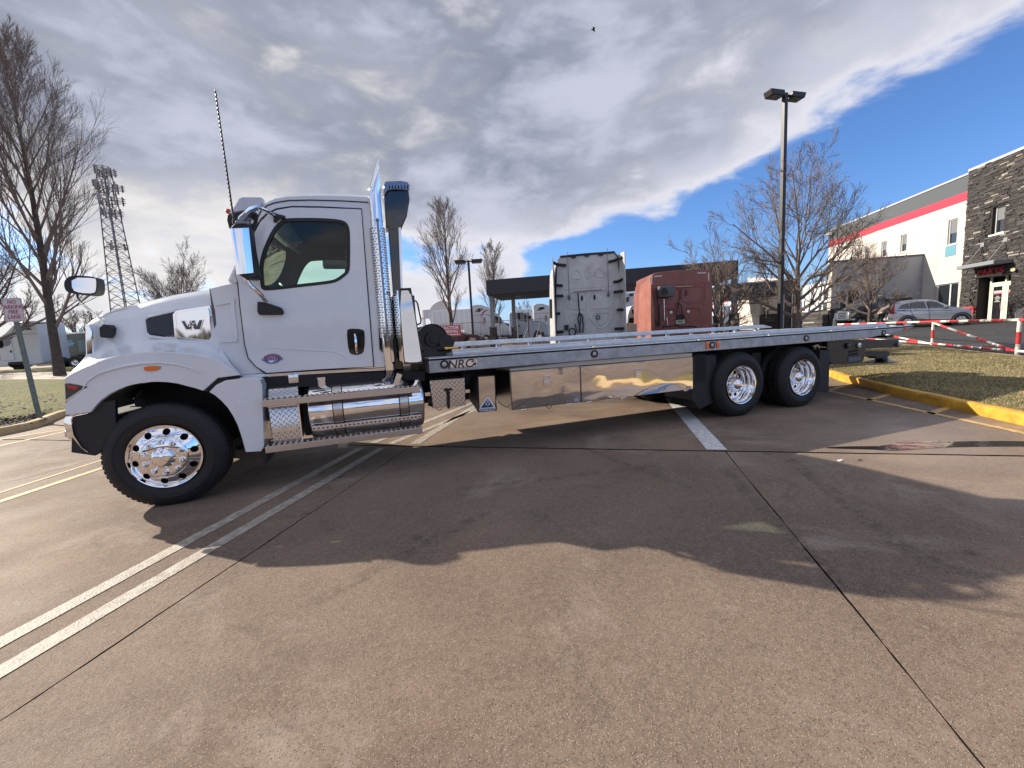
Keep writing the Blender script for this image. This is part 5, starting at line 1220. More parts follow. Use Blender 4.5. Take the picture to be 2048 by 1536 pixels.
# ================================================================ BARE TREES
bark = mat('bark', (0.085, 0.065, 0.055), .9, bump=.6, bscale=14, var=.4, vscale=5)
bark_pale = mat('pale_bark', (0.16, 0.125, 0.10), .9, bump=.6, bscale=14, var=.45, vscale=5)
twig_m = mat('twig_bark', (0.18, 0.145, 0.125), .9)
def tree(label, base, H, style, seed, r0, crown_z=.18, spread=.3, dens=1.0, trunk_mat=None, minr=.012, lean=(0, 0), group=None, name='bare_tree'):
    rnd = random.Random(seed); t = thing(name, label, 'tree', base, group); tb = MB(); cb = MB()
    base = V(base)
    def grow(p, d, L, r, lvl, up, wob):
        n = max(3, int(5 - lvl*.6)) if lvl < 4 else 2
        pts = [p.copy()]; rs = [r]; dd = d.copy(); st = L/n
        for i in range(n):
            dd = (dd + V((rnd.gauss(0, wob), rnd.gauss(0, wob), rnd.gauss(0, wob*.6))) + V((0, 0, up))*(1.0/n)).normalized()
            p = p+dd*st; pts.append(p.copy()); rs.append(max(minr*.55, r*(1-(i+1)/n*.72)))
        (cb).tube(pts, rs, (6, 5, 4, 3, 3, 3)[min(lvl, 5)], 0, cap=False)
        if lvl >= 4: return
        nc = [0, 9, 7, 5, 4][lvl] if style == 'pear' else [0, 8, 7, 6, 4][lvl]
        nc = max(2, int(nc*dens))
        for k in range(nc):
            u = .22+.76*(k+rnd.random()*.8)/nc; i = min(n-1, int(u*n)); f = u*n-i; q = pts[i].lerp(pts[i+1], min(1, f)); loc = (pts[i+1]-pts[i]).normalized()
            a = rnd.uniform(0, 6.283); ortho = loc.orthogonal().normalized(); ortho.rotate(Matrix.Rotation(a, 3, loc)); ang = math.radians(rnd.uniform(14, 30) if style == 'pear' else rnd.uniform(22, 50))
            nd = (loc*math.cos(ang)+ortho*math.sin(ang)).normalized(); ll = L*(1-u*.45)*(rnd.uniform(.50, .78) if style == 'pear' else rnd.uniform(.46, .70)); rr = max(minr*(1, 1, .9, .75, .6)[min(lvl+1, 4)], rs[min(i, len(rs)-1)]*.5)
            grow(q, nd, ll, rr, lvl+1, up*.9, wob*1.1)
    # trunk / leader
    n = 12; pts = []; rs = []; p = base.copy()-V((0, 0, .1)); top = H*(.97 if style == 'pear' else .50)
    for i in range(n+1):
        u = i/n; w = r0*.35*(math.sin(u*5+seed))
        pts.append(base+V((lean[0]*u*H+w, lean[1]*u*H+w*.6, top*u-.1*(i == 0)))); rs.append(max(minr, r0*(1.25 if i == 0 else 1)*(1-u)**(.9 if style == 'pear' else .45)+minr))
    tb.tube(pts, rs, 10, 0, cap=False)
    nm = int((34 if style == 'pear' else 17)*dens)
    for k in range(nm):
        u = crown_z+(1-crown_z)*((k+rnd.random()*.6)/nm)**(.85); z = u*H if style == 'pear' else (crown_z+(.50-crown_z)*((k+rnd.random()*.5)/nm))*H
        uu = min(.999, z/top); i = int(uu*n); q = pts[i].lerp(pts[min(n, i+1)], uu*n-i)
        a = k*2.4+rnd.uniform(-.5, .5)
        if style == 'pear':
            prof = math.sin(min(1, (u-crown_z)/(1-crown_z)*.9+.12)*math.pi)**.7; L = H*spread*(.35+.9*prof)*(1.15 if u < .45 else .85)
            ang = math.radians(rnd.uniform(18, 34)); nd = V((math.cos(a)*math.sin(ang), math.sin(a)*math.sin(ang), math.cos(ang))); grow(q, nd, L, max(minr, rs[i]*.48), 1, .28, .07)
        else:
            f = (k/nm); ang = math.radians(rnd.uniform(52, 72)*(1-f)+rnd.uniform(8, 34)*f); L = H*spread*rnd.uniform(.85, 1.2)*(1.0+.25*f)
            nd = V((math.cos(a)*math.sin(ang), math.sin(a)*math.sin(ang), math.cos(ang))); grow(q, nd, L, max(minr, rs[i]*(.62-.1*f)), 1, .38, .13)
    tb.obj('trunk', trunk_mat or bark, t); cb.obj('crown', twig_m, t)
    return t
def tbase(px, depth):
    p = depth_at(px, 680, depth); return (p.x, p.y, g(p.x, p.y))
def hfor(px, pytop, depth, z0):
    return depth_at(px, pytop, depth).z - z0
def ptree(label, px, depth, pxt, ptop, style, seed, r0, **kw):
    b_ = tbase(px, depth); H = hfor(pxt, ptop, depth, b_[2]); return tree(label, b_, H, style, seed, r0, **kw)
G1 = 'bare trees around the lots'
ptree('tall bare tree with ascending branches beside the left edge sign, trunk before a white semi', 112, 21.5, 20, 165, 'pear', 11, .21, crown_z=.14, spread=.27, minr=.0075, dens=1.0, group=G1)
ptree('dense bare tree crossing the left frame edge behind the fire lane sign', -40, 30, -60, 470, 'round', 5, .3, crown_z=.2, spread=.42, minr=.014, dens=1.0, group=G1)
ptree('low round bare tree showing over the white hood of the flatbed truck', 372, 52, 372, 528, 'round', 8, .28, crown_z=.12, spread=.40, minr=.020, group=G1)
ptree('distant bare tree between the forked trunk and the chrome grille', 158, 60, 158, 620, 'round', 9, .3, crown_z=.15, spread=.42, minr=.035, dens=.8, group=G1)
ptree('tall upright bare tree directly behind the red tractor parking sign', 905, 37, 897, 430, 'pear', 21, .20, crown_z=.16, spread=.25, minr=.011, dens=.8, group=G1)
ptree('narrow upright bare tree behind the left canopy column', 993, 48, 990, 502, 'pear', 22, .20, crown_z=.14, spread=.25, minr=.014, dens=.75, group=G1)
ptree('small far bare tree left of two, under the dark canopy', 1046, 75, 1046, 600, 'round', 23, .2, crown_z=.2, spread=.36, minr=.035, dens=.7, group=G1)
ptree('small far bare tree right of two, beside the white sleeper cab', 1082, 85, 1082, 614, 'round', 24, .2, crown_z=.2, spread=.36, minr=.04, dens=.7, group=G1)
ptree('young multi branched bare tree between the red cab and the canopy corner column', 1441, 18, 1432, 452, 'round', 31, .10, crown_z=.16, spread=.34, minr=.008, dens=.9, trunk_mat=bark_pale, group=G1)
ptree('large wide bare tree beside the twin headed lot light pole', 1592, 16, 1610, 300, 'round', 37, .14, crown_z=.17, spread=.32, minr=.008, trunk_mat=bark_pale, group=G1)
ptree('low spreading bare tree above the black vehicle before the grey wall', 1737, 26, 1735, 500, 'round', 41, .12, crown_z=.16, spread=.38, minr=.010, dens=.9, group=G1)

# ================================================================ LEFT SIDE
# fire lane sign on a slanting galvanised post
sb = G(77, 838, .12); ds = (sb-CAM_POS).dot(CF)
s_top = depth_at(20.5, 603, ds)
sg = thing('parking_sign', 'white no parking fire lane sign on a galvanised post at the left edge', 'sign', tuple(sb))
b = MB(); ax = (s_top-sb); sd = CR
b.prism([sb-sd*.045, sb+sd*.045, s_top+sd*.045, s_top-sd*.045], CF*.05); po = b.obj('post', mat('sign_post', (.16, .19, .17), .5, .6, var=.3, vscale=8), sg)
b = MB()
for k in range(34):
    q = sb+ax*(.03+.94*k/34)-CF*.002; b.prism([q-sd*.010, q+sd*.010, q+sd*.010+ax.normalized()*.02, q-sd*.010+ax.normalized()*.02], CF*.004)
b.obj('post_holes', dark_frame, po, kind='stuff')
c4 = [depth_at(px, py, ds-.06) for px, py in ((2, 597), (42, 596.5), (50, 642), (11, 644))]
cc = sum(c4, V((0, 0, 0)))/4; xd = ((c4[1]-c4[0])+(c4[2]-c4[3])).normalized(); ud = ((c4[0]-c4[3])+(c4[1]-c4[2])).normalized()
def signpoly(w, h, o_): return [cc+xd*w*a_+ud*h*b_-CF*o_ for a_, b_ in ((-1, -.9), (-.93, -1), (.93, -1), (1, -.9), (1, .9), (.93, 1), (-.93, 1), (-1, .9))]
hw, hh = (c4[1]-c4[0]).length/2, (c4[0]-c4[3]).length/2
b = MB(); b.prism(signpoly(hw, hh, 0), CF*.006); pn = b.obj('sign_panel', mat('sign_face', (.55, .50, .52), .5), sg)
sr_ = mat('sign_red', (.33, .10, .13), .5)
b = MB(); b.holed(signpoly(hw*.95, hh*.95, .002), [signpoly(hw*.91, hh*.915, .002)[::-1]], CF*.001); b.obj('sign_border', sr_, pn)
for k, tx in enumerate(('NO', 'PARKING', 'FIRE', 'LANE')):
    text_mesh('sign_text', tx, hh*.46, sr_, pn, cc+ud*(hh*(.66-.42*k))-CF*.004, xd, ud, .0008, bold=.002)
# white semi at left
def wheel_pair(parent, x, z, r, y0, y1, w=.28, nm='wheel', hub=None):
    for y, s in ((y0, -1), (y1, 1)):
        b = MB(); b.lathe((x, y, z), (0, -s, 0), [(0, r*.55), (-.0, r*.93), (.03, r), (w-.03, r), (w, r*.93), (w, .01)], 24)
        o = b.obj(nm, rubber, parent, ang=40); b = MB()
        b.lathe((x, y, z), (0, -s, 0), [(.0, r*.56), (.03, r*.52), (.06, r*.3), (.03, r*.28), (.02, .01)], 20); b.obj('rim', hub or chrome_dull, o)
def tyre_at(parent, x, y, z, r, w, ax):
    b = MB(); b.lathe((x, y, z), ax, [(0, .01), (0, r*.88), (.04, r), (w-.04, r), (w, r*.88), (w, .01)], 20); return b.obj('wheel', rubber, parent, ang=40)
def semi(label, body, loc, rot, stripe_=None, sleeper=True, day=False, group='white semi tractors parked in the back lots', dirt=False):
    t = thing('semi_tractor', label, 'truck', group=group)
    Pf = [(0, .55), (0, 3.85), (.25, 4.0), (1.1, 3.98), (1.9, 3.65), (2.5, 3.12), (2.72, 2.95), (3.25, 2.12), (4.4, 1.92), (4.85, 1.65), (4.95, 1.2), (4.95, .55), (4.62, .55), (4.55, .95), (4.2, 1.18), (3.85, 1.1), (3.62, .75), (3.58, .45), (1.0, .42)]
    if day: Pf = [(1.3, .55), (1.3, 2.85), (1.45, 2.95), (2.5, 2.92), (2.72, 2.85), (3.25, 2.12), (4.4, 1.92), (4.85, 1.65), (4.95, 1.2), (4.95, .55), (4.62, .55), (4.55, .95), (4.2, 1.18), (3.85, 1.1), (3.62, .75), (3.58, .45)]
    b = MB(); b.prism([V((x, -1.15, z)) for x, z in Pf], (0, 2.3, 0)); b.obj('body', body, t, bevel=.09)
    for s_ in (-1, 1):
        y = s_*1.153
        b = MB(); b.prism(smooth_poly([V((x, y, z)) for x, z in ((2.15, 2.1), (2.15, 2.82), (2.62, 2.82), (3.05, 2.2), (3.0, 2.05))], 1), (0, -.02*s_, 0)); b.obj('side_window', dark_glass, t)
        b = MB(); b.tube([V((x, y, z)) for x, z in ((2.08, .95), (2.05, 2.9), (2.66, 2.92), (3.16, 2.16), (3.16, .95), (2.08, .95))], .014, 4); b.obj('door_seam', mat('seam_grey', (.25, .26, .28), .6), t)
        if not day:
            b = MB(); b.prism([V((x, y, z)) for x, z in ((.35, 3.28), (.75, 3.62), (1.15, 3.6), (1.3, 3.5), (.8, 3.25))], (0, -.02*s_, 0)); b.obj('roof_window', dark_glass, t)
            b = MB(); b.tube([V((.02, y, 2.98)), V((2.7, y, 2.98))], .02, 4); b.prism([V((x, y, z)) for x, z in ((1.2, 2.1), (1.45, 2.1), (1.45, 2.7), (1.2, 2.7))], (0, -.02*s_, 0)); b.obj('sleeper_trim', mat('seam_grey', (.25, .26, .28), .6), t)
        b = MB(); b.rbox((2.85, y-.12, 1.95), (2.98, y+.12, 2.65), .03); b.obj('mirror', black_plastic, t)
        b = MB(); b.box((2.2, y-.01, 1.55), (2.35, y+.01, 1.72)); b.obj('door_handle', black_plastic, t)
    b = MB(); b.prism([V((2.735, -.95, 2.93)), V((2.735, .95, 2.93)), V((3.25, .95, 2.16)), V((3.25, -.95, 2.16))], (.02, 0, .02)); b.obj('windscreen', dark_glass, t)
    b = MB(); b.box((4.95, -.5, .75), (4.98, .5, 1.6)); b.obj('grille', chrome_dull, t)
    for s_ in (-1, 1):
        b = MB(); b.rbox((4.78, s_*.95-.17, 1.15), (4.97, s_*.95+.17, 1.42), .03); b.obj('headlight', mat('far_lamp', (.7, .7, .72), .2, .3), t)
    b = MB(); b.box((-3.2, -.45, .65), (4.6, .45, .85)); b.box((-3.2, -.45, .85), (-2.0, .45, 1.1)); b.cyl((1.2, -.95, .62), (2.6, -.95, .62), .28, n=12); b.cyl((1.2, .95, .62), (2.6, .95, .62), .28, n=12); b.obj('chassis', dark_frame, t)
    wheel_pair(t, 4.15, .5, .5, -1.15, 1.15); wheel_pair(t, -1.1, .5, .5, -1.15, 1.15, .5); wheel_pair(t, -2.4, .5, .5, -1.15, 1.15, .5)
    if stripe_:
        for s_ in (-1,):
            y = s_*1.158; pts = []
            for k in range(13):
                a = math.radians(100+k*11); pts.append((1.9+.75*math.cos(a)*1.2, 2.55+.9*math.sin(a), .02+.10*math.sin(math.pi*k/12)))
            up_ = [V((x, y, z+w)) for x, z, w in pts]; dn = [V((x, y, z-w)) for x, z, w in pts]
            MB().grid([up_, dn]).obj('red_swoosh', stripe_, t)
    place(t, loc, rot); return t
pw = mat('far_white_paint', (.66, .68, .70), .35, coat=.5, var=.06)
def at_depth(px, d, z=None):
    p = depth_at(px, 680, d); return (p.x, p.y, g(p.x, p.y) if z is None else z)
semi('white sleeper semi tractor facing left, behind the forked tree at the left edge', pw, at_depth(108, 34), math.pi-YAW+.06)
bt = thing('dark_coach', 'dark blue grey coach body parked just right of the forked tree trunk', 'bus')
fr_ = Frame(at_depth(130, 36), -YAW)
b = MB(); b.rbox((-1.0, 0, .5), (4.6, 2.5, 3.05), .1); b.obj('body', mat('coach_paint', (.045, .06, .075), .4), bt)
b = MB(); b.rbox((-1.0, -.02, 2.98), (4.6, 2.52, 3.12), .03); b.obj('roof_edge', pw, bt)
b = MB(); b.box((1.1, -.02, 1.4), (1.9, 0, 2.4)); b.box((.1, -.02, 1.9), (.7, 0, 2.5)); b.obj('panel_window', mat('coach_panel', (.10, .16, .22), .4), bt)
b = MB(); b.box((.25, -.03, 2.1), (.85, -.02, 2.2)); b.box((.2, -.03, 1.9), (.35, -.02, 2.35)); b.obj('blue_stripes', mat('coach_blue', (.08, .28, .5), .4), bt)
wheel_pair(bt, .2, .5, .5, 0, 2.5); wheel_pair(bt, 3.4, .5, .5, 0, 2.5); place(bt, at_depth(130, 36), -YAW)

# lattice mast with antennas
TD = 110; tb_ = at_depth(262, TD); TH = hfor(205, 352, TD, tb_[2])
tw = thing('antenna_mast', 'tall lattice radio mast crowded with panel antennas behind the left tree', 'tower', tb_)
o3 = V(tb_); mm = mat('mast_steel', (.20, .185, .19), .6, .3)
def half(z): u = z/TH; return 3.6*(1-u)+1.35*u
def leg(i, z):
    a = math.radians(20+90*i); h = half(z)*1.0; return o3+V((math.cos(a)*h, math.sin(a)*h, z))
for i in range(4):
    b = MB(); b.tube([leg(i, TH*k/14) for k in range(15)], .14, 5); b.obj('mast_leg', mm, tw)
b = MB(); nb_l = 22
for k in range(nb_l):
    z0 = TH*k/nb_l; z1 = TH*(k+1)/nb_l
    for i in range(4):
        j = (i+1) % 4; b.tube([leg(i, z0), leg(j, z1)], .065, 3, cap=False); b.tube([leg(j, z0), leg(i, z1)], .065, 3, cap=False); b.tube([leg(i, z1), leg(j, z1)], .06, 3, cap=False)
b.obj('mast_bracing', mm, tw)
rnd = random.Random(4)
for zf, R_, n_a in ((.975, 2.6, 12), (.90, 3.6, 14), (.835, 3.4, 10), (.77, 2.6, 8), (.60, 2.6, 4)):
    z = TH*zf; b = MB()
    cs = [o3+V((math.cos(a)*R_, math.sin(a)*R_, z)) for a in [math.radians(10+120*k) for k in range(3)]]
    for k in range(3):
        for dz_ in (-.5, .5): b.tube([cs[k]+V((0, 0, dz_)), cs[(k+1) % 3]+V((0, 0, dz_))], .08, 4)
        b.tube([o3+V((0, 0, z)), cs[k]], .08, 4)
    b.obj('antenna_platform', mm, tw)
    for q in range(n_a):
        k = q % 3; u = (q//3+.5)/max(1, math.ceil(n_a/3)); p = cs[k].lerp(cs[(k+1) % 3], u); h = rnd.uniform(.8, 1.35); b = MB(); b.box((p.x-.15, p.y-.12, p.z-h), (p.x+.15, p.y+.12, p.z+h)); b.obj('panel_antenna', mat('antenna_grey', (.30, .30, .32), .6) if q % 3 else mm, tw)

# ================================================================ BEHIND THE DECK, LEFT PART
# tractor parking sign
FP = Frame(at_depth(897, 29), -YAW)
ps = thing('tractor_parking_sign', 'red tractor parking sign with white letters behind the black winch', 'sign')
q = [FP.y(px, py) for px, py in ((869, 652), (921, 648.8), (922, 671.5), (870, 675))]
x0, x1 = q[0].x, q[1].x; z1, z0 = (q[0].z+q[1].z)/2, (q[2].z+q[3].z)/2
b = MB(); b.rbox((x0, 0, z0), (x1, .08, z1), .01); sp_ = b.obj('sign_panel', mat('sign_pink_red', (.42, .10, .12), .45), ps)
wt_ = mat('sign_letters', (.75, .72, .72), .5); mx_ = (x0+x1)/2; hz = z1-z0
text_mesh('sign_text', 'TRACTOR', hz*.36, wt_, sp_, V((mx_+.05, -.004, z0+hz*.76)), (1, 0, 0), (0, 0, 1), .001, bold=.006, sx=1.1)
text_mesh('sign_text', 'PARKING', hz*.36, wt_, sp_, V((mx_+.05, -.004, z0+hz*.43)), (1, 0, 0), (0, 0, 1), .001, bold=.006, sx=1.1)
b = MB(); b.box((x0+.35, -.006, z0+hz*.13), (x1-.12, 0, z0+hz*.20)); b.prism([V((x0+.12, -.006, z0+hz*.165)), V((x0+.36, -.006, z0+hz*.08)), V((x0+.36, -.006, z0+hz*.25))], (0, .004, 0)); b.obj('sign_arrow', wt_, sp_)
b = MB(); b.box((mx_-.04, .02, -.6), (mx_+.04, .1, z0)); b.obj('post', mat('post_brown', (.18, .12, .09), .7), ps)
place(ps, FP.o, FP.rot)
# maroon pickup
def pickup(label, col, loc, rot):
    t = thing('pickup_truck', label, 'pickup')
    Pf = [(-2.7, .55), (-2.75, 1.15), (-1.0, 1.18), (-.95, 1.82), (-.7, 1.9), (.35, 1.88), (1.05, 1.22), (2.35, 1.08), (2.65, .9), (2.7, .5), (2.1, .45), (2.0, .8), (1.65, .95), (1.3, .8), (1.2, .42), (-1.3, .42), (-1.4, .8), (-1.75, .95), (-2.1, .8), (-2.2, .45)]
    b = MB(); b.prism([V((x, -.95, z)) for x, z in Pf], (0, 1.9, 0)); b.obj('body', col, t, bevel=.06)
    for s_ in (-1, 1):
        b = MB(); b.prism([V((x, s_*.955, z)) for x, z in ((-.85, 1.25), (-.8, 1.76), (.28, 1.76), (.85, 1.25))], (0, -.02*s_, 0)); b.obj('side_window', dark_glass, t)
    b = MB(); b.prism([V((.40, -.8, 1.84)), V((.40, .8, 1.84)), V((1.04, .8, 1.25)), V((1.04, -.8, 1.25))], (.02, 0, .02)); b.obj('windscreen', dark_glass, t)
    wheel_pair(t, 1.65, .4, .4, -.95, .95, .24); wheel_pair(t, -1.75, .4, .4, -.95, .95, .24)
    place(t, loc, rot); return t
pickup('maroon pickup truck parked behind the tractor parking sign', mat('maroon_paint', (.06, .012, .018), .3, coat=1.0), at_depth(908, 37), -YAW-.15)
# lamp with concrete foot
def lot_lamp(label, base, H, r, foot_r, foot_h, head, foot_mat, pole_mat, rot):
    t = thing('lot_light_pole', label, 'light pole', base); o_ = V(base)
    b = MB(); b.cyl(o_, o_+V((0, 0, foot_h)), foot_r, n=20); b.obj('foot', foot_mat, t, bevel=.01)
    b = MB(); b.box((o_.x-r, o_.y-r, o_.z+foot_h), (o_.x+r, o_.y+r, o_.z+H), 0, Matrix.Rotation(rot, 3, 'Z'), o_); b.box((o_.x-r*2, o_.y-r*2, o_.z+foot_h), (o_.x+r*2, o_.y+r*2, o_.z+foot_h+r*2.2), 0, Matrix.Rotation(rot, 3, 'Z'), o_); b.obj('pole', pole_mat, t, bevel=.01)
    e = V((math.cos(rot), math.sin(rot), 0)); f = V((-math.sin(rot), math.cos(rot), 0))
    for s_ in (-1, 1):
        c0 = o_+V((0, 0, H-head*.12)); a_ = c0+e*s_*head*.28; z_ = head*.30; P_ = [a_+f*(-head*.27)+V((0, 0, z_*.5)), a_+f*(head*.27)+V((0, 0, z_*.5)), a_+e*s_*head*.95+f*(head*.27)+V((0, 0, z_*.5)), a_+e*s_*head*.95+f*(-head*.27)+V((0, 0, z_*.5))]
        Q_ = [p-V((0, 0, z_)) for p in P_]; Q_[2] += e*s_*(-head*.12); Q_[3] += e*s_*(-head*.12)
        b = MB(); b.add(P_+Q_, [(0, 1, 2, 3), (4, 7, 6, 5), (0, 4, 5, 1), (1, 5, 6, 2), (2, 6, 7, 3), (3, 7, 4, 0)]); h_ = b.obj('lamp_head', pole_mat, t, bevel=.02)
        b = MB(); m4 = [q.lerp(sum(Q_, V((0, 0, 0)))/4, .18)-V((0, 0, .004)) for q in Q_]; b.prism(m4, (0, 0, -.01)); b.obj('lamp_lens', mat('lamp_lens_dark', (.10, .12, .13), .2), h_)
        b = MB(); b.cyl(c0, a_, .05, n=8); b.obj('lamp_arm', pole_mat, t)
    return t
pole_black = mat('pole_bronze', (.022, .020, .022), .45)
lb = at_depth(947, 36); lot_lamp('slim dark lot light on a round concrete foot behind the deck, left of the canopy', lb, hfor(938, 524, 36, lb[2]), .09, .36, .85, 1.0, mat('foot_concrete', (.42, .36, .28), .8, var=.2), pole_black, -YAW)
lb = at_depth(1559, 15); lot_lamp('tall black twin headed lot light pole beside the wide bare tree', lb, hfor(1571, 222, 15, lb[2])+.1, .068, .26, .55, .62, pole_black, pole_black, -YAW+.25)
# semis and trailers in the back lot
def trailer(label, loc, rot, L, H=2.75, z0=1.15, col=None, cat='trailer'):
    t = thing('box_trailer', label, cat, group='white trailers in the back lot'); b = MB(); b.rbox((0, -1.25, z0), (L, 1.25, z0+H), .04); b.obj('body', col or pw, t)
    b = MB()
    for k in range(int(L/.6)): b.box((.3+k*.6, -1.262, z0+.15), (.34+k*.6, -1.25, z0+H-.15))
    b.obj('side_ribs', mat('rib_grey', (.48, .49, .52), .5), t)
    b = MB(); b.box((0, -1.26, z0-.08), (L, 1.26, z0+.02)); b.obj('lower_rail', mat('seam_grey', (.25, .26, .28), .6), t)
    wheel_pair(t, .9, .5, .5, -1.2, 1.2); wheel_pair(t, 2.2, .5, .5, -1.2, 1.2)
    b = MB(); b.box((0.3, -.5, .6), (L-.4, .5, z0-.08)); b.box((L-2.4, -1.0, 0), (L-2.25, -.9, z0)); b.obj('underframe', dark_frame, t)
    place(t, loc, rot); return t
trailer('long white box trailer behind the red tractor parking sign', at_depth(872, 47), -YAW, 5.9, 2.9, 1.1)
semi('white semi tractor with a red swoosh on its side behind the light pole', pw, at_depth(947, 42), -YAW, mat('swoosh_red', (.38, .03, .05), .4))
semi('white semi tractor without markings beside the white sleeper cab', pw, at_depth(1068, 45), -YAW, group='white semi tractors parked in the back lots')
trailer('short white box trailer between two white semis behind the fence', at_depth(1034, 50), -YAW, 3.2, 2.6, 1.2)
semi('pale blue and white day cab truck between the canopy columns', mat('pale_blue_paint', (.42, .52, .68), .35, coat=.6), at_depth(1000, 40), -YAW-.25, day=True)
# satellite dish and far tank tower and low roofs
sd_ = thing('satellite_dish', 'pale round satellite dish on a mast above the red sign', 'satellite dish', at_depth(889, 62)); o_ = V(at_depth(889, 62)); cz = depth_at(889, 630, 62)
b = MB(); b.cyl(o_, V((o_.x, o_.y, cz.z-.2)), .12, n=8); b.box((o_.x-.9, o_.y-.6, cz.z-1.6), (o_.x+.9, o_.y+.6, cz.z-1.1)); b.obj('mast', mm, sd_)
b = MB(); axd = (CAM_POS-cz); axd.z = 0; axd = (axd.normalized()+V((-.5, 0, .55))).normalized(); b.lathe(V((o_.x, o_.y, cz.z)), axd, [(.75, 2.0), (.3, 1.5), (.05, .8), (0, .02)], 24); b.obj('dish', mat('dish_grey', (.62, .60, .58), .6), sd_)
wt2 = thing('water_tank_tower', 'tiny pale tank tower on the horizon left of the satellite dish', 'tower', at_depth(863, 160)); o_ = V(at_depth(863, 160)); zc_ = depth_at(863, 636, 160).z
b = MB(); b.cyl((o_.x, o_.y, zc_), (o_.x, o_.y, zc_+3), 3.6, n=16); b.cyl((o_.x, o_.y, zc_+3), (o_.x, o_.y, zc_+3.6), 3.6, .5, n=16)
for k in range(5): b.cyl((o_.x+3*math.cos(k*1.26), o_.y+3*math.sin(k*1.26), o_.z), (o_.x+3*math.cos(k*1.26), o_.y+3*math.sin(k*1.26), zc_), .4, n=6)
b.obj('tank', mat('tank_pale', (.55, .57, .60), .6), wt2)
fbld = thing('far_shed', 'low pale sheds with grey roofs between the polished box and the red sign', 'building', at_depth(862, 90)); b = MB(); o_ = V(at_depth(862, 90))
Rm = Matrix.Rotation(-YAW, 3, 'Z')
b.box((o_.x-14, o_.y, o_.z), (o_.x+2, o_.y+8, o_.z+2.6), 0, Rm, o_); b.obj('wall', mat('shed_wall', (.42, .42, .45), .7), fbld)
b = MB(); b.box((o_.x-14.2, o_.y-.2, o_.z+2.6), (o_.x+2.2, o_.y+8.2, o_.z+3.1), 0, Rm, o_); b.obj('roof', mat('shed_roof', (.35, .36, .40), .6), fbld)
b = MB()
for k in range(4): b.box((o_.x-12+k*3.6, o_.y-.05, o_.z+.1), (o_.x-10.2+k*3.6, o_.y, o_.z+2.0), 0, Rm, o_)
b.obj('bay_opening', dark_glass, fbld)
for k, (px, py, w, h) in enumerate(((846, 652, 4, 2.2), (856, 650, 3, 2.6))):
    vv = thing('parked_van', ('white van left of the dark one before the far sheds', 'dark van before the far sheds')[k], 'van', at_depth(px, 70)); F_ = V(at_depth(px, 70)); b = MB(); b.rbox((F_.x-w/2, F_.y, F_.z+.3), (F_.x+w/2, F_.y+2, F_.z+h), .3); b.obj('body', (pw, mat('dark_van', (.06, .07, .09), .4))[k], vv); b = MB(); b.box((F_.x-w/2+.4, F_.y-.03, F_.z+h*.55), (F_.x+w/2-.5, F_.y, F_.z+h*.85)); b.obj('side_window', dark_glass, vv); [tyre_at(vv, F_.x+q_*(w/2-.8), F_.y-.02, F_.z+.35, .35, .22, (0, 1, 0)) for q_ in (-1, 1)]
# chain link fence with gates
cf = thing('chain_link_fence', 'galvanised chain link fence and gate with diagonal braces behind the canopy columns', 'fence', at_depth(1040, 36)); fo = V(at_depth(1040, 36)); fz = mat('fence_steel', (.34, .34, .36), .4, .8)
FF = Frame(fo, -YAW); RmT = FF.R
def fl(x, z, y=0): return fo + RmT @ V((x, y, z))
xs_f = []
for px in (905, 925, 962, 1000, 1036, 1058, 1082, 1104):
    x = FF.y(px, 670).x; xs_f.append(x); b = MB(); hgt = 2.3; b.cyl(fl(x, -.1), fl(x, hgt+(.5 if px in (1000, 1058) else 0)), .055 if px in (1000, 1058, 1036) else .035, n=8); b.obj('post', fz if px != 1058 else mat('rust_post', (.12, .05, .04), .7), cf)
b = MB(); b.cyl(fl(xs_f[0]-2, 2.2), fl(xs_f[-1]+1, 2.2), .025, n=6); b.cyl(fl(xs_f[0]-2, .1), fl(xs_f[-1]+1, .1), .02, n=6); b.obj('rail', fz, cf)
b = MB(); b.cyl(fl(FF.y(1042, 670).x, .1), fl(FF.y(1058, 650).x, 1.7), .04, n=6); b.cyl(fl(FF.y(1068, 670).x, .1), fl(FF.y(1080, 650).x, 1.7), .04, n=6); b.obj('brace', fz, cf)
b = MB(); w_ = .012; xa, xb_ = xs_f[0]-2, xs_f[-1]+1; st_ = .32
for k in range(int((xb_-xa+2.1)/st_)):
    for s_ in (-1, 1):
        p, q = (xa+k*st_, .1), (xa+k*st_-2.1, 2.2)
        if s_ < 0: p, q = (xa+k*st_-2.1, .1), (xa+k*st_, 2.2)
        b.tube([fl(*p), fl(*q)], w_*.5, 3, cap=False)
b.obj('mesh', fz, cf, kind='stuff')

# ================================================================ THE SIDE BEHIND THE CAMERA (seen in the chrome)
rnd = random.Random(12); b = MB()
for k in range(90):
    a = math.radians(-175+k*1.95); R_ = rnd.uniform(62, 95); x, y = -R_*math.cos(a)*1.0, R_*math.sin(a) if math.sin(a) < 0 else -R_*abs(math.sin(a)); h = rnd.uniform(2.5, 6)
    if y > -30: continue
    for j in range(16):
        p = V((x+rnd.uniform(-4, 4), y+rnd.uniform(-4, 4), .8)); q = p+V((rnd.uniform(-2, 2), rnd.uniform(-2, 2), h*rnd.uniform(.5, 1))); b.tube([p, p.lerp(q, .5), q], [.35, .9*rnd.uniform(.5, 1.2), .1], 4)
b.obj('distant_woods', mat('woods', (.06, .055, .045), .9), kind='stuff')
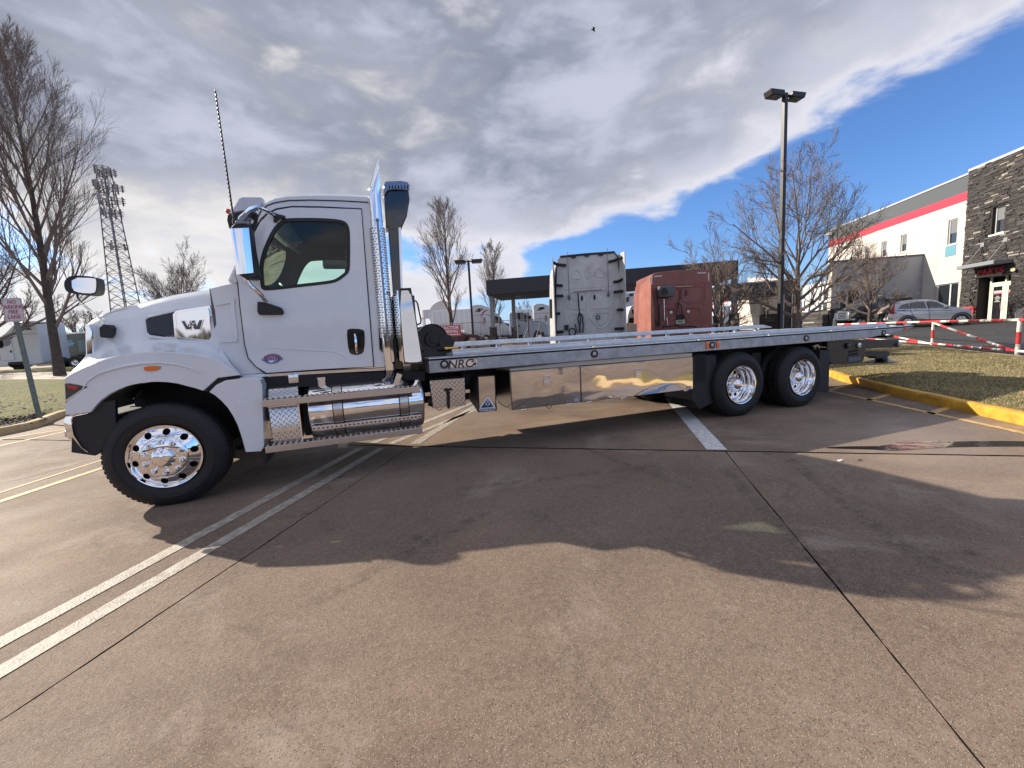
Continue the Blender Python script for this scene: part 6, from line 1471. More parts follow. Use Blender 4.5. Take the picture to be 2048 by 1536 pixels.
# ================================================================ SLEEPER CABS PARKED BEHIND THE DECK
def rib(b, F, pts, conv, r=.018, closed=True, y=-.0):
    P_ = [F.y(*conv(*p), y) for p in pts]; P_ = smooth_poly(P_, 2, closed)
    if closed: P_.append(P_[0])
    b.tube(P_, r, 5)
ws_p = mat('dirty_white_cab', (.52, .53, .54), .45, coat=.3, var=.12, vscale=2.2, var2=(.42, .415, .40))
o_ = at_depth(1178, 13.8); F1 = Frame(o_, -YAW)
c1 = lambda u, v: (1090+u/8.083, 490+v/8.083)
t = thing('sleeper_cab', 'dirty white sleeper cab seen from behind with two thin antennas and black fairing hinges', 'truck')
def L1(u, v, y=0.0): return F1.y(*c1(u, v), y)
out = [(185, 1490), (182, 640), (190, 340), (215, 240), (250, 192), (640, 152), (1125, 118), (1175, 150), (1200, 260), (1225, 600), (1240, 1440)]
P_ = [L1(*p) for p in out]; P_[0].z = .9; P_[-1].z = .9
b = MB(); b.prism(P_, (0, 2.3, 0)); b.obj('rear_panel', ws_p, t, bevel=.05)
# side fairings
for (a_, c_) in (((128, 205), (168, 1470)), ((1282, 100), (1290, 1420))):
    p, q = L1(*a_, -.45), L1(*c_, -.45); q = V((p.x, -.45, .8)); s_ = -1 if a_[0] < 600 else 1
    b = MB(); b.prism([V((p.x, -.45, p.z)), V((p.x, -.45, .8)), V((p.x-s_*.02, .6, .8)), V((p.x-s_*.16, .6, p.z-.02))], (s_*.03, 0, 0)); b.obj('side_fairing', ws_p, t, bevel=.01)
b = MB(); b.tube([L1(*p, -.02) for p in ((245, 190), (640, 150), (1125, 115))], .035, 6); b.tube([L1(*p, -.015) for p in ((240, 190), (205, 260), (188, 340), (182, 640))], .014, 5); b.tube([L1(*p, -.015) for p in ((1125, 118), (1170, 190), (1185, 290), (1222, 560), (1236, 1400))], .016, 5); b.obj('black_seal', black_plastic, t)
b = MB()
for p in (((145, 285), (200, 318), (340, 330)), ((150, 640), (190, 652), (285, 660)), ((165, 825), (285, 825)), ((175, 1110), (245, 1110)), ((185, 1410), (300, 1402)), ((1030, 275), (1120, 255), (1240, 200)), ((1110, 602), (1180, 590), (1262, 552)), ((1120, 762), (1275, 745)), ((1172, 1050), (1278, 1045)), ((1135, 1356), (1288, 1350))):
    n_ = len(p); q = [L1(*a, -.05-.25*(1 if (a[0] < 172 or a[0] > 1225) else 0)) for a in p]; bb = MB(); bb.tube(q, .05, 5); bb.obj('fairing_hinge', black_plastic, t)
for p in ((460, 190), (677, 165), (898, 152)):
    q = L1(*p, -.03); bb = MB(); bb.box((q.x-.07, -.06, q.z-.04), (q.x+.07, 0, q.z+.05)); bb.obj('roof_bracket', black_plastic, t)
ribm = ws_p; b = MB()
for pts in ([(408, 548), (470, 408), (530, 400), (598, 500), (578, 550)], [(780, 518), (842, 378), (892, 370), (968, 490), (948, 520)], [(655, 358), (708, 350), (712, 530), (660, 537)], [(310, 790), (650, 742), (672, 780), (672, 1010), (640, 1030), (340, 1040)], [(730, 755), (1062, 725), (1088, 760), (1084, 990), (1050, 1012), (750, 1032), (724, 1000)], [(775, 1110), (1010, 1088), (1040, 1120), (945, 1290), (880, 1302), (790, 1150)], [(372, 1160), (415, 1122), (600, 1100), (642, 1150), (570, 1310), (470, 1320)]):
    rib(b, F1, pts, c1, .02)
rib(b, F1, [(640, 1360), (652, 1200), (712, 1172), (762, 1220), (850, 1350), (960, 1350), (1112, 1160), (1112, 700)], c1, .02, False)
rib(b, F1, [(292, 760), (292, 1160), (430, 1340)], c1, .018, False); rib(b, F1, [(180, 726), (700, 690), (1250, 655)], c1, .012, False)
b.obj('pressed_ribs', ws_p, t)
for (u, v) in ((598, 860), (800, 845)):
    q = [L1(u+18*math.cos(a), v+46*math.sin(a), -.012) for a in [2*math.pi*k/16 for k in range(16)]]; b = MB(); b.prism(q, (0, .02, 0)); b.obj('vent', dark_frame, t)
q = L1(855, 1170); b = MB(); b.lathe((q.x, -.01, q.z), (0, -1, 0), [(0, .075), (.02, .075), (.02, .05), (.0, .05)], 20); b.obj('port_ring', black_plastic, t)
q = L1(345, 1330); b = MB(); b.box((q.x-.07, -.05, q.z-.1), (q.x+.07, 0, q.z+.08)); b.obj('socket', black_plastic, t)
for (a_, c_) in (((369, 115), (385, 850)), ((1024, 50), (1013, 800))):
    p, q = L1(*a_, -.08), L1(*c_, -.08); p.x = q.x = (p.x+q.x)/2; b = MB(); b.cyl(q, p, .012, .008, n=5); b.sphere(q, .05, 8, sc=(1, 1, 1.7)); b.obj('antenna', mat('grey_whip', (.12, .12, .14), .5), t)
b = MB(); b.tube([L1(*p, -.1) for p in ((532, 780), (545, 950), (556, 1090), (530, 1200), (560, 1300), (575, 1420))], .022, 6); b.tube([L1(*p, -.12) for p in ((556, 1090), (600, 1150), (618, 1280), (612, 1420))], .024, 6); b.tube([L1(440+52*math.cos(a), 1410+62*math.sin(a), -.15) for a in [2*math.pi*k/20 for k in range(21)]], .025, 6); b.tube([L1(*p, -.1) for p in ((490, 1275), (500, 1350), (530, 1430), (556, 1380), (575, 1200), (556, 1090))], .018, 6); b.obj('air_hoses', black_plastic, t)
b = MB(); b.tube([L1(*p, -.06) for p in ((430, 905), (440, 1340))], .012, 5); b.tube([L1(*p, -.05) for p in ((470, 757), (920, 722))], .02, 5); b.obj('grab_rails', chrome_dull, t)
b = MB(); q = L1(125, 1030, 1.5); b.rbox((q.x-.12, 1.4, q.z-.35), (q.x+.12, 1.6, q.z+.35), .03); q2 = L1(135, 1090, 1.5); b.obj('mirror', black_plastic, t)
b = MB(); b.box((L1(250, 700).x, -3.0, .6), (L1(1180, 700).x, 0, .95)); b.box((L1(300, 700).x, 2.3, .5), (L1(1150, 700).x, 5.0, 1.9)); b.obj('chassis', dark_frame, t)
xl, xr_ = L1(250, 700).x, L1(1190, 700).x
for y in (-2.5, -1.2, 4.2):
    for x, s_ in ((xl, 1), (xr_, -1)): tyre_at(t, x-.1*s_, y, .52, .52, .54, (s_, 0, 0))
place(t, o_, -YAW)
# red cab
o_ = at_depth(1357, 15.4); F2 = Frame(o_, -YAW); c2 = lambda u, v: (1240+u/8.533, 560+v/8.533); c3 = lambda u, v: (1240+u/4.452, 480+v/4.452)
red_p = mat('faded_red_cab', (.25, .082, .064), .5, coat=.2, var=.2, vscale=2.0, var2=(.19, .062, .052))
t = thing('sleeper_cab', 'faded red sleeper cab seen from behind with a grey fan unit and small number plate', 'truck')
def L2(u, v, y=0.0): return F2.y(*c2(u, v), y)
def L3(u, v, y=0.0): return F2.y(*c3(u, v), y)
out = [(285, 800), (285, 310), (320, 290), (480, 271), (700, 262), (790, 264), (812, 285), (820, 330), (824, 780)]
P_ = [L3(*p) for p in out]; P_[0].z = .9; P_[-1].z = .9
b = MB(); b.prism(P_, (0, 1.9, 0)); b.obj('rear_panel', red_p, t, bevel=.06)
b = MB(); P2 = [L3(*p, 1.2) for p in ((225, 800), (222, 470), (250, 350), (300, 305), (800, 285), (820, 330), (822, 790))]; P2[0].z = .9; P2[-1].z = .9; b.prism(P2, (0, 1.6, 0)); b.obj('cab_body', red_p, t, bevel=.1)
xl = L3(285, 500).x
b = MB(); b.prism([V((xl-.02, -.3, .8)), V((xl-.02, -.3, L3(285, 700).z)), V((xl-.02, .05, L3(285, 330).z)), V((xl-.04, 1.2, L3(285, 380).z)), V((xl-.12, 1.4, .8))], (-.03, 0, 0)); b.obj('side_fairing', mat('lit_red_fairing', (.32, .12, .09), .45, var=.2, vscale=3), t, bevel=.01)  # lighter red than the cab: sunlight on this side put into the colour
b = MB()
for pts in ([(560, 115), (960, 115), (1000, 160), (1000, 380), (960, 405), (640, 410), (600, 380)], [(1060, 150), (1090, 112), (1390, 105), (1425, 150), (1425, 350), (1380, 385), (1090, 385), (1060, 350)], [(1080, 480), (1330, 470), (1390, 500), (1260, 700), (1180, 720), (1120, 660)], [(700, 490), (900, 490), (955, 520), (930, 650), (860, 720), (780, 710)], [(1120, 490), (1310, 485), (1340, 510), (1240, 640), (1190, 650)], [(720, 510), (890, 510), (900, 560), (830, 670), (790, 660)]):
    rib(b, F2, pts, c2, .018)
rib(b, F2, [(560, 90), (1500, 60)], c2, .012, False); rib(b, F2, [(1450, 70), (1440, 480), (1290, 730)], c2, .015, False); rib(b, F2, [(560, 120), (600, 500), (640, 560)], c2, .015, False); rib(b, F2, [(1090, 700), (1420, 690)], c2, .01, False)
b.obj('pressed_ribs', red_p, t)
b = MB(); P_ = [L2(*p) for p in ((620, 120), (870, 95), (900, 290), (650, 305))]; x0, x1, z0, z1 = P_[0].x, P_[1].x, P_[3].z, P_[0].z
b.rbox((x0, -.32, z0), (x1, 0, z1), .03); un = b.obj('fan_unit', mat('unit_grey', (.09, .10, .11), .5), t)
q = L2(752, 195, -.33); b = MB(); b.lathe((q.x, -.33, q.z), (0, -1, 0), [(0, .13), (.02, .13), (.02, .11), (.0, .11)], 20); b.lathe((q.x, -.33, q.z), (0, -1, 0), [(.015, .05), (.02, .045), (.02, .001)], 14)
for k in range(7):
    a = k*.9; b.box((q.x+.05, -.335, q.z-.015), (q.x+.11, -.325, q.z+.015), 0, Matrix.Rotation(a, 3, 'Y'), (q.x, -.33, q.z))
b.obj('fan', black_plastic, un)
for u, v in ((868, 552), (1163, 537)):
    q = L2(u, v); b = MB(); b.lathe((q.x, -.01, q.z), (0, -1, 0), [(0, .055), (.015, .055), (.02, .001)], 18); b.obj('round_reflector', mat('reflector_white', (.7, .68, .66), .4), t)
for u, v, w, h in ((903, 215, 22, 45), (1128, 225, 22, 45), (1028, 240, 14, 90)):
    b = MB(); b.prism([L2(u-w, v-h, -.01), L2(u+w, v-h, -.01), L2(u+w, v+h, -.01), L2(u-w, v+h, -.01)], (0, .02, 0)); b.obj('vent', mat('vent_dark_red', (.09, .025, .025), .6), t)
for pts in ([(300, 320), (372, 313), (373, 325), (300, 332)], [(278, 330), (289, 330), (289, 400), (278, 400)], [(690, 288), (767, 285), (767, 297), (690, 300)], [(783, 293), (795, 293), (796, 365), (784, 365)]):
    b = MB(); b.prism([L3(*p, -.012) for p in pts], (0, .012, 0)); b.obj('reflective_tape', mat('tape_grey', (.55, .50, .48), .4), t)
b = MB(); b.prism([L2(*p, -.03) for p in ((958, 685), (1100, 675), (1105, 740), (960, 750))], (0, .02, 0)); npl = b.obj('number_plate', mat('plate_pale', (.50, .50, .36), .5), t)
b = MB(); b.prism([L2(*p, -.035) for p in ((985, 700), (1075, 692), (1077, 722), (987, 730))], (0, .004, 0)); b.obj('plate_print', mat('plate_print', (.16, .17, .12), .6), npl)
b = MB(); b.prism([L2(*p, -.06) for p in ((985, 590), (1060, 585), (1090, 670), (960, 680))], (0, .05, 0)); b.obj('plate_lamp', black_plastic, t)
b = MB(); b.tube([L2(*p, -.1) for p in ((980, 450), (1010, 400), (1045, 430), (1060, 560), (1095, 660))], .022, 5); b.tube([L2(*p, -.1) for p in ((960, 600), (985, 450), (1010, 330))], .018, 5)
b.tube([L2(*p, -.12) for p in ((625, 310), (650, 400), (660, 780))], .022, 5); b.tube([L2(*p, -.12) for p in ((672, 420), (680, 780))], .018, 5); b.tube([L2(*p, -.12) for p in ((540, 620), (560, 600), (630, 740), (660, 790))], .02, 5)
b.tube([L2(*p, -.3) for p in ((720, 800), (860, 790), (960, 770), (1010, 800), (1250, 790), (1310, 810))], .03, 5); b.obj('air_hoses', black_plastic, t)
b = MB(); b.tube([L2(*p, -.1) for p in ((752, 330), (762, 690))], .02, 5); b.obj('grab_rail', chrome_dull, t); b = MB(); b.tube([L2(*p, -.06) for p in ((940, 115), (1240, 100))], .018, 5); b.tube([L2(*p, -.1) for p in ((800, 640), (820, 790))], .018, 5); b.obj('grab_rails', chrome_dull, t)
b = MB(); b.box((-.9, -3, .6), (.9, 0, .95)); b.box((-1.0, 1.9, .5), (1.0, 4.4, 1.7)); b.obj('chassis', dark_frame, t)
for y in (-2.4, -1.1, 3.8):
    for x, s_ in ((-1.15, 1), (1.15, -1)): tyre_at(t, x, y, .52, .52, .54, (s_, 0, 0))
place(t, o_, -YAW)
# white cab further back and a small white vehicle between the two
o_ = at_depth(1275, 24); F4 = Frame(o_, -YAW)
t = thing('sleeper_cab', 'white sleeper cab further back, half hidden between the white and the red cabs', 'truck')
P_ = [F4.y(px, py) for px, py in ((1237, 700), (1238, 590), (1243, 585), (1310, 581), (1318, 590), (1320, 700))]; P_[0].z = .8; P_[-1].z = .8
b = MB(); b.prism(P_, (0, 2.5, 0)); b.obj('rear_panel', mat('bluish_white_cab', (.50, .53, .60), .45), t, bevel=.06)
for px, py in ((1254, 597), (1262, 590), (1272, 589), (1284, 588), (1253, 602), (1252, 620)):
    q = F4.y(px, py); b = MB(); b.box((q.x-.1, -.1, q.z-.05), (q.x+.1, 0, q.z+.06)); b.obj('bracket', black_plastic, t)
for k in range(3):
    b = MB(); rib(b, F4, [(1256+k*12, 607), (1265+k*12, 606), (1265+k*12, 625), (1256+k*12, 626)], lambda a, c: (a, c), .015); b.obj('pressed_rib', ws_p, t)
place(t, o_, -YAW)
o_ = at_depth(1272, 19); F5 = Frame(o_, -YAW)
t = thing('white_utility_van', 'small white high roofed van seen from behind between the two sleeper cabs', 'van')
P_ = [F5.y(*c2(*p)) for p in ((105, 800), (120, 720), (125, 610), (160, 490), (185, 445), (240, 430), (500, 425), (540, 500), (560, 800))]; P_[0].z = .45; P_[-1].z = .45
b = MB(); b.prism(P_, (0, 3.5, 0)); b.obj('body', pw, t, bevel=.05)
b = MB(); b.prism([F5.y(*c2(*p), -.02) for p in ((175, 500), (450, 490), (460, 640), (155, 640))], (0, .02, 0)); b.obj('tailgate', mat('van_grey', (.5, .5, .52), .5), t)
b = MB(); b.prism([F5.y(*c2(*p), -.03) for p in ((205, 510), (300, 505), (300, 580), (210, 585))], (0, .02, 0)); b.obj('rear_window', dark_glass, t)
b = MB(); b.prism([F5.y(*c2(*p), -.05) for p in ((160, 645), (460, 640), (465, 740), (150, 745))], (0, .04, 0)); b.obj('tray', dark_frame, t)
b = MB(); b.prism([F5.y(*c2(*p), -.08) for p in ((165, 735), (285, 730), (285, 785), (165, 790))], (0, .04, 0)); b.obj('number_plate', mat('plate_cream', (.65, .58, .45), .5), t)
b = MB(); b.prism([F5.y(*c2(*p), -.09) for p in ((130, 800), (420, 790), (420, 815), (130, 830))], (0, .2, 0)); b.obj('bumper', mat('bumper_cream', (.55, .48, .36), .5), t)
b = MB(); b.prism([F5.y(*c2(*p), -.06) for p in ((95, 740), (128, 735), (130, 880), (98, 890))], (0, .1, 0)); b.obj('tail_lamp', red_lens, t)
b = MB(); q = F5.y(*c2(285, 390), -.3); b.rbox((q.x-.12, -.4, q.z-.35), (q.x+.12, -.28, q.z+.33), .04); b.tube([V((q.x, -.34, q.z-.3)), V((q.x+.1, -.3, q.z-.75)), V((q.x+.4, -.1, q.z-1.0))], .025, 6); b.obj('mirror', black_plastic, t)
tyre_at(t, -1.0, .6, .36, .36, .25, (1, 0, 0)); tyre_at(t, 1.3, .6, .36, .36, .25, (-1, 0, 0))
place(t, o_, -YAW)

# ================================================================ BUILDINGS (their own frame: +y runs away along the long facade)
BR = -0.5155; FB = Frame((0, 0, 0), BR)
def W2(x, y, z): return FB.R @ V((x, y, z))
cream = mat('cream_render', (.58, .54, .49), .8, bump=.15, bscale=20, var=.12, vscale=.5)
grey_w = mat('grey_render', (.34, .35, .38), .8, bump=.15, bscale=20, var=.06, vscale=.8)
dgrey = mat('dark_grey_render', (.085, .096, .108), .7, bump=.1, bscale=20, var=.06)
redb = mat('red_band', (.55, .035, .07), .6)
stone_dark = mat('stone_backing', (.030, .026, .025), .9)
stones_m = [mat('stone_a', (.066, .060, .058), .85, var=.4, vscale=6, bump=.5), mat('stone_b', (.042, .039, .039), .85, var=.4, vscale=6, bump=.5), mat('stone_c', (.095, .086, .080), .8, var=.3, vscale=6, bump=.5), mat('stone_pale', (.30, .27, .23), .7, var=.3, vscale=9)]
frame_w = mat('window_frame_pale', (.62, .62, .60), .5)
XF_ = FB.x(1938, 600, 0) if False else None
B0 = depth_at(1938, 600, 27.0); xf = (FB.R.transposed() @ B0).x
def FX(px, py, x=None): return FB.x(px, py, xf if x is None else x)
ybs = FX(1930, 480).y; ytop = FX(1938, 348).z; zg = .8
print('building', xf, ybs, 'z parapet', ytop, 'door bottom', FX(1985, 635).z, 'window', FX(1905, 445).z)
yend = FX(1658, 480).y; y_near = ybs-9.0
B_ = thing('main_building', 'two storey cream building with grey parapet and long red band at right', 'building', tuple(W2(xf, ybs, 0)))
def slab(name, m, y0, y1, z0, z1, x0=0.0, th=.3, parent=None, bevel=0):
    b = MB(); vs = [W2(xf+x0, y0, z0), W2(xf+x0, y1, z0), W2(xf+x0, y1, z1), W2(xf+x0, y0, z1)]; d = W2(th, 0, 0)-W2(0, 0, 0)
    b.prism(vs, d); return b.obj(name, m, parent or B_, bevel=bevel)
def zmean(pts): 
    return sum(FX(*p).z for p in pts)/len(pts)
z_g = zmean([(1657.8, 463.8), (1938, 348.4)]); z_r1 = zmean([(1659, 483.7), (1935.3, 382.5)]); z_r0 = zmean([(1657, 495.5), (1934.8, 400.3)])
print('bands', z_g, z_r1, z_r0, [FX(*p).z for p in ((1657.8, 463.8), (1938, 348.4))], 'len', yend-ybs)
# window openings as holes in the cream wall
def rectpx(x0, y0, x1, y1):
    a, c = FX(x0, (y0+y1)/2).y, FX(x1, (y0+y1)/2).y; t_, b_2 = FX((x0+x1)/2, y0).z, FX((x0+x1)/2, y1).z; return min(a, c), max(a, c), b_2, t_
c4 = lambda u, v: (1640+u/3.657, 280+v/3.657)
def rp(u0, v0, u1, v1): p, q = c4(u0, v0), c4(u1, v1); return rectpx(*p, *q)
wins = [rp(935, 580, 1003, 762), rp(588, 692, 634, 818), rp(448, 742, 487, 856), rp(328, 785, 356, 880)]
for k in range(1, 4): pass
gwin = rp(846, 1050, 1022, 1215); gwin = (gwin[0]+.15, gwin[1], zg+.5, gwin[3])
outer = [W2(xf, ybs+.02, zg-.5), W2(xf, yend, zg-.5), W2(xf, yend, z_r0), W2(xf, ybs+.02, z_r0)]
def loop(r, x=0.0): return [W2(xf+x, r[0], r[2]), W2(xf+x, r[1], r[2]), W2(xf+x, r[1], r[3]), W2(xf+x, r[0], r[3])]
dvec = W2(.3, 0, 0)
b = MB(); b.holed(outer, [loop(r)[::-1] for r in wins+[gwin]], dvec); b.obj('wall', cream, B_)
slab('red_band', redb, ybs+.02, yend, z_r0, z_r1, -.02, .32); slab('parapet', dgrey, ybs+.02, yend, z_r1, z_g, -.01, .31); slab('coping', mat('coping_pale', (.42, .43, .45), .5), ybs+.02, yend+.1, z_g, z_g+.12, -.06, .5)
for r in wins+[gwin]:
    b = MB(); b.holed(loop(r, .08), [loop((r[0]+.07, r[1]-.07, r[2]+.07, r[3]-.07), .08)[::-1]], W2(.06, 0, 0)); wf = b.obj('window', frame_w, B_)
    b = MB(); b.prism(loop((r[0]+.06, r[1]-.06, r[2]+.06, r[3]-.06), .13), W2(.02, 0, 0)); b.obj('pane', dark_glass, wf)
    b = MB(); 
    if r is gwin: 
        for f in (.38,): b.prism(loop((r[0]+(r[1]-r[0])*f-.05, r[0]+(r[1]-r[0])*f+.05, r[2], r[3]), .06), W2(.05, 0, 0))
        b.prism(loop((r[0], r[1], r[3], r[3]+.10), -.03), W2(.1, 0, 0)); b.obj('mullion', frame_w, wf)
    else:
        b.prism(loop((r[0]-.08, r[1]+.08, r[2]-.08, r[2]), -.05), W2(.2, 0, 0)); b.obj('sill', frame_w, wf)
        b = MB(); b.prism(loop((r[0]+.08, r[1]-.08, r[2]+(r[3]-r[2])*.45, r[3]-.08), .12), W2(.004, 0, 0)); b.obj('blind', mat('blind_grey', (.16, .17, .18), .6), wf)
bp = rp(918, 768, 994, 848); slab('blue_panel', mat('blue_panel', (.13, .32, .40), .4), bp[0], bp[1], bp[2], bp[3], -.02, .03)
for y in (FX(*c4(690, 700)).y, FX(*c4(868, 700)).y, FX(*c4(540, 700)).y): slab('wall_joint', mat('joint_grey', (.40, .38, .35), .8), y-.02, y+.02, zg, z_r0-.01, -.004, .006)
slab('roof', dgrey, ybs, yend, z_g-.8, z_g-.6, .3, 30)
slab('rear_wall', cream, yend-.3, yend, zg-.5, z_g, .3, 30)
b = MB(); q = FX(*c4(85, 688)); c_ = W2(xf-.12, q.y, q.z); b.box((c_.x-.35, c_.y-.35, c_.z-.1), (c_.x+.35, c_.y+.35, c_.z+.14)); b.obj('wall_light', mat('fixture_grey', (.35, .35, .33), .5), B_)
# stone tower
ST = thing('stone_tower', 'dark ledge stone entrance tower with pale flecks, glass doors and a red sign', 'building', tuple(W2(xf, ybs-4, 0)))
xs_ = -.55      # the tower stands forward of the cream wall
zt_s = FX(1938, 345, xf+xs_).z; zt_s = FX(1990, 322.5, xf+xs_).z
yL = FX(1932, 450, xf+xs_).y; yR = yL-11
door = [FX(*c4(u, v), xf+xs_) for u, v in ((1163, 985), (1400, 985), (1163, 1290), (1400, 1290))]
dy0, dy1 = door[1].y, door[0].y; dz1 = door[0].z*.5+door[1].z*.5
sw = [FX(*c4(u, v), xf+xs_) for u, v in ((1268, 480), (1358, 480), (1268, 680), (1358, 680))]
wy0, wy1, wz0, wz1 = sw[1].y, sw[0].y, sw[2].z*.5+sw[3].z*.5, sw[0].z*.5+sw[1].z*.5
print('tower', zt_s, yL, 'door', dy0, dy1, dz1, 'win', wy0, wy1, wz0, wz1, 'door bottom', door[2].z)
def lp(y0, y1, z0, z1, x=0.0): return [W2(xf+xs_+x, y0, z0), W2(xf+xs_+x, y1, z0), W2(xf+xs_+x, y1, z1), W2(xf+xs_+x, y0, z1)]
b = MB(); b.holed(lp(yR, yL, zg-.5, zt_s), [lp(wy0, wy1, wz0, wz1)[::-1], lp(dy0, dy1, zg-.45, dz1)[::-1]], W2(1.6, 0, 0)); b.obj('wall', stone_dark, ST)
b = MB(); b.prism(lp(yR, yL+.02, zt_s, zt_s+.15, -.08), W2(1.8, 0, 0)); b.obj('coping', mat('coping_pale', (.42, .43, .45), .5), ST)
b = MB(); b.prism(lp(wy0, wy1, wz0, wz1, .22), W2(.04, 0, 0)); sw_ = b.obj('window', dark_glass, ST)
b = MB(); b.holed(lp(wy0-.0, wy1, wz0, wz1, .16), [lp(wy0+.08, wy1-.08, wz0+.08, wz1-.08, .16)[::-1]], W2(.06, 0, 0)); b.prism(lp(wy0-.1, wy1+.1, wz0-.1, wz0, -.06), W2(.25, 0, 0)); b.obj('sill', frame_w, sw_)
b = MB(); b.prism(lp(wy0+.08, wy1-.08, (wz0+wz1)/2, wz1-.08, .20), W2(.01, 0, 0)); b.obj('blind', mat('blind_grey', (.16, .17, .18), .6), sw_)
# stones: individual blocks near the entrance, the rest joined
rnd = random.Random(77); meshes = []
for k, m_ in enumerate(stones_m):
    for j in range(2):
        bm_ = MB(); jx = [rnd.uniform(-.04, .04) for _ in range(8)]
        vs = [V((sx_*.5+jx[i]*.5, sy_*.5, sz_*.5+jx[7-i])) for i, (sx_, sy_, sz_) in enumerate(((-1, -1, -1), (1, -1, -1), (1, 1, -1), (-1, 1, -1), (-1, -1, 1), (1, -1, 1), (1, 1, 1), (-1, 1, 1)))]
        me = bpy.data.meshes.new('stone'); me.from_pydata([tuple(v) for v in vs], [], [(0, 3, 2, 1), (4, 5, 6, 7), (0, 1, 5, 4), (1, 2, 6, 5), (2, 3, 7, 6), (3, 0, 4, 7)]); me.materials.append(m_); meshes.append(me)
stlist = []; z = zg-.1; row = 0
while z < zt_s-.02:
    h = rnd.choice((.06, .08, .10)); y = yR+rnd.uniform(-.3, 0); 
    while y < yL-.02:
        w = rnd.uniform(.18, .6); y1 = min(yL, y+w)
        c0 = (y+y1)/2; cz0 = z+h/2
        blocked = (wy0-.02 < y1 and y < wy1+.02 and wz0-.1 < z+h and z < wz1+.02) or (dy0-.02 < y1 and y < dy1+.02 and z < dz1+.02)
        if not blocked and y1-y > .06: stlist.append((c0, cz0, y1-y-.012, h-.010, rnd.uniform(.02, .09), rnd.choices((0, 1, 2, 3), (5, 5, 2.2, .8))[0], rnd.randrange(2)))
        y = y1
    z += h; row += 1
vis = [s for s in stlist if s[0] > yL-5.6]
rnd.shuffle(vis); big = sorted(vis, key=lambda s: -s[2]*s[3])[:290]; bigset = set(id(s) for s in big)
rootM = Matrix.Translation(-V(ST.location))
for s in big:
    o = bpy.data.objects.new('stone', meshes[s[5]*2+s[6]]); COL.objects.link(o); o.parent = ST
    o.location = W2(xf+xs_-s[4]/2+.01, s[0], s[1])-V(ST.location); o.rotation_euler = (0, 0, BR+math.pi/2); o.scale = (s[2], s[4]+.04, s[3])
rb_ = MB()
for s in stlist:
    if id(s) in bigset: continue
    x0 = xf+xs_-s[4]; q = [W2(x0, s[0]-s[2]/2, s[1]-s[3]/2), W2(x0, s[0]+s[2]/2, s[1]-s[3]/2), W2(x0, s[0]+s[2]/2, s[1]+s[3]/2), W2(x0, s[0]-s[2]/2, s[1]+s[3]/2)]; rb_.prism(q, W2(s[4]+.01, 0, 0), s[5])
rb_.obj('stone_facing', stones_m, ST, kind='stuff')
# left return of the tower
q = MB(); zz_ = zg-.1
while zz_ < zt_s-.1:
    h = rnd.choice((.08, .12)); xx = xf+xs_
    while xx < xf-.02:
        w = rnd.uniform(.15, .4); d_ = rnd.uniform(.01, .05); x1_ = min(xf, xx+w); v4 = [W2(xx, yL, zz_), W2(x1_, yL, zz_), W2(x1_, yL, zz_+h-.01), W2(xx, yL, zz_+h-.01)]; q.prism(v4, W2(0, d_, 0), rnd.choices((0, 1, 2, 3), (5, 5, 2, 1))[0]); xx = x1_+.01
    zz_ += h
q.obj('stone_return', stones_m, ST, kind='stuff')
# doors
fx = .45
b = MB(); b.prism(lp(dy0, dy1, zg-.4, dz1, fx+.5), W2(.05, 0, 0)); b.obj('lobby_back', mat('lobby_dark', (.03, .03, .035), .6), ST)
b = MB(); dz_t = FX(*c4(1290, 1045), xf+xs_).z; cream_f = mat('door_frame_cream', (.68, .66, .52), .5)
ym = dy0+(dy1-dy0)*.40; w_ = .06; dyl = dy0+(dy1-dy0)*.86
for y in (dy0+.02, ym-.0, dyl): b.prism(lp(y-w_*(.5 if y != dy0+.02 else 0), y+w_, zg-.4, dz1, fx), W2(.08, 0, 0))
b.prism(lp(dy0+.08, dyl, dz_t-.05, dz_t+.05, fx+.01), W2(.06, 0, 0)); b.prism(lp(dy0+.08, dy1, dz1-.10, dz1-.0, fx+.012), W2(.06, 0, 0)); b.obj('door_frame', cream_f, ST)
for (a, c) in ((dy0+.09, ym-.04), (ym+.07, dyl-.04)):
    b = MB(); b.holed(lp(a, c, zg-.3, dz_t-.06, fx+.015), [lp(a+.13, c-.13, zg+.1, dz_t-.2, fx+.015)[::-1]], W2(.05, 0, 0)); dr = b.obj('door', cream_f, ST)
    b = MB(); b.prism(lp(a+.12, c-.12, zg+.09, dz_t-.19, fx+.035), W2(.01, 0, 0)); b.obj('pane', dark_glass, dr)
    h_ = dz_t-.2-(zg+.1); zc = zg+.1
    b = MB(); b.prism(lp(a+.16, c-.16, zc+h_*.80, zc+h_*.87, fx+.028), W2(.004, 0, 0)); b.obj('notice', mat('notice_pink', (.65, .45, .45), .6), dr)
    b = MB(); b.prism(lp(a+.16, c-.16, zc+h_*.76, zc+h_*.80, fx+.028), W2(.004, 0, 0)); b.obj('notice_band', mat('notice_red', (.35, .04, .07), .6), dr)
    b = MB()
    for k in range(5): w2_ = (c-a)*(.12+.05*((k*2) % 3)); b.prism(lp((a+c)/2-w2_, (a+c)/2+w2_, zc+h_*(.69-.04*k), zc+h_*(.705-.04*k), fx+.028), W2(.003, 0, 0))
    b.obj('door_print', mat('door_print', (.55, .55, .55), .6), dr)
b = MB(); b.tube([W2(xf+xs_+fx-.06, ym+.12, zg+1.15), W2(xf+xs_+fx-.1, ym+.12, zg+1.05), W2(xf+xs_+fx-.1, ym+.12, zg+.75), W2(xf+xs_+fx-.06, ym+.12, zg+.65)], .025, 6); b.obj('door_handle', chrome_dull, ST)
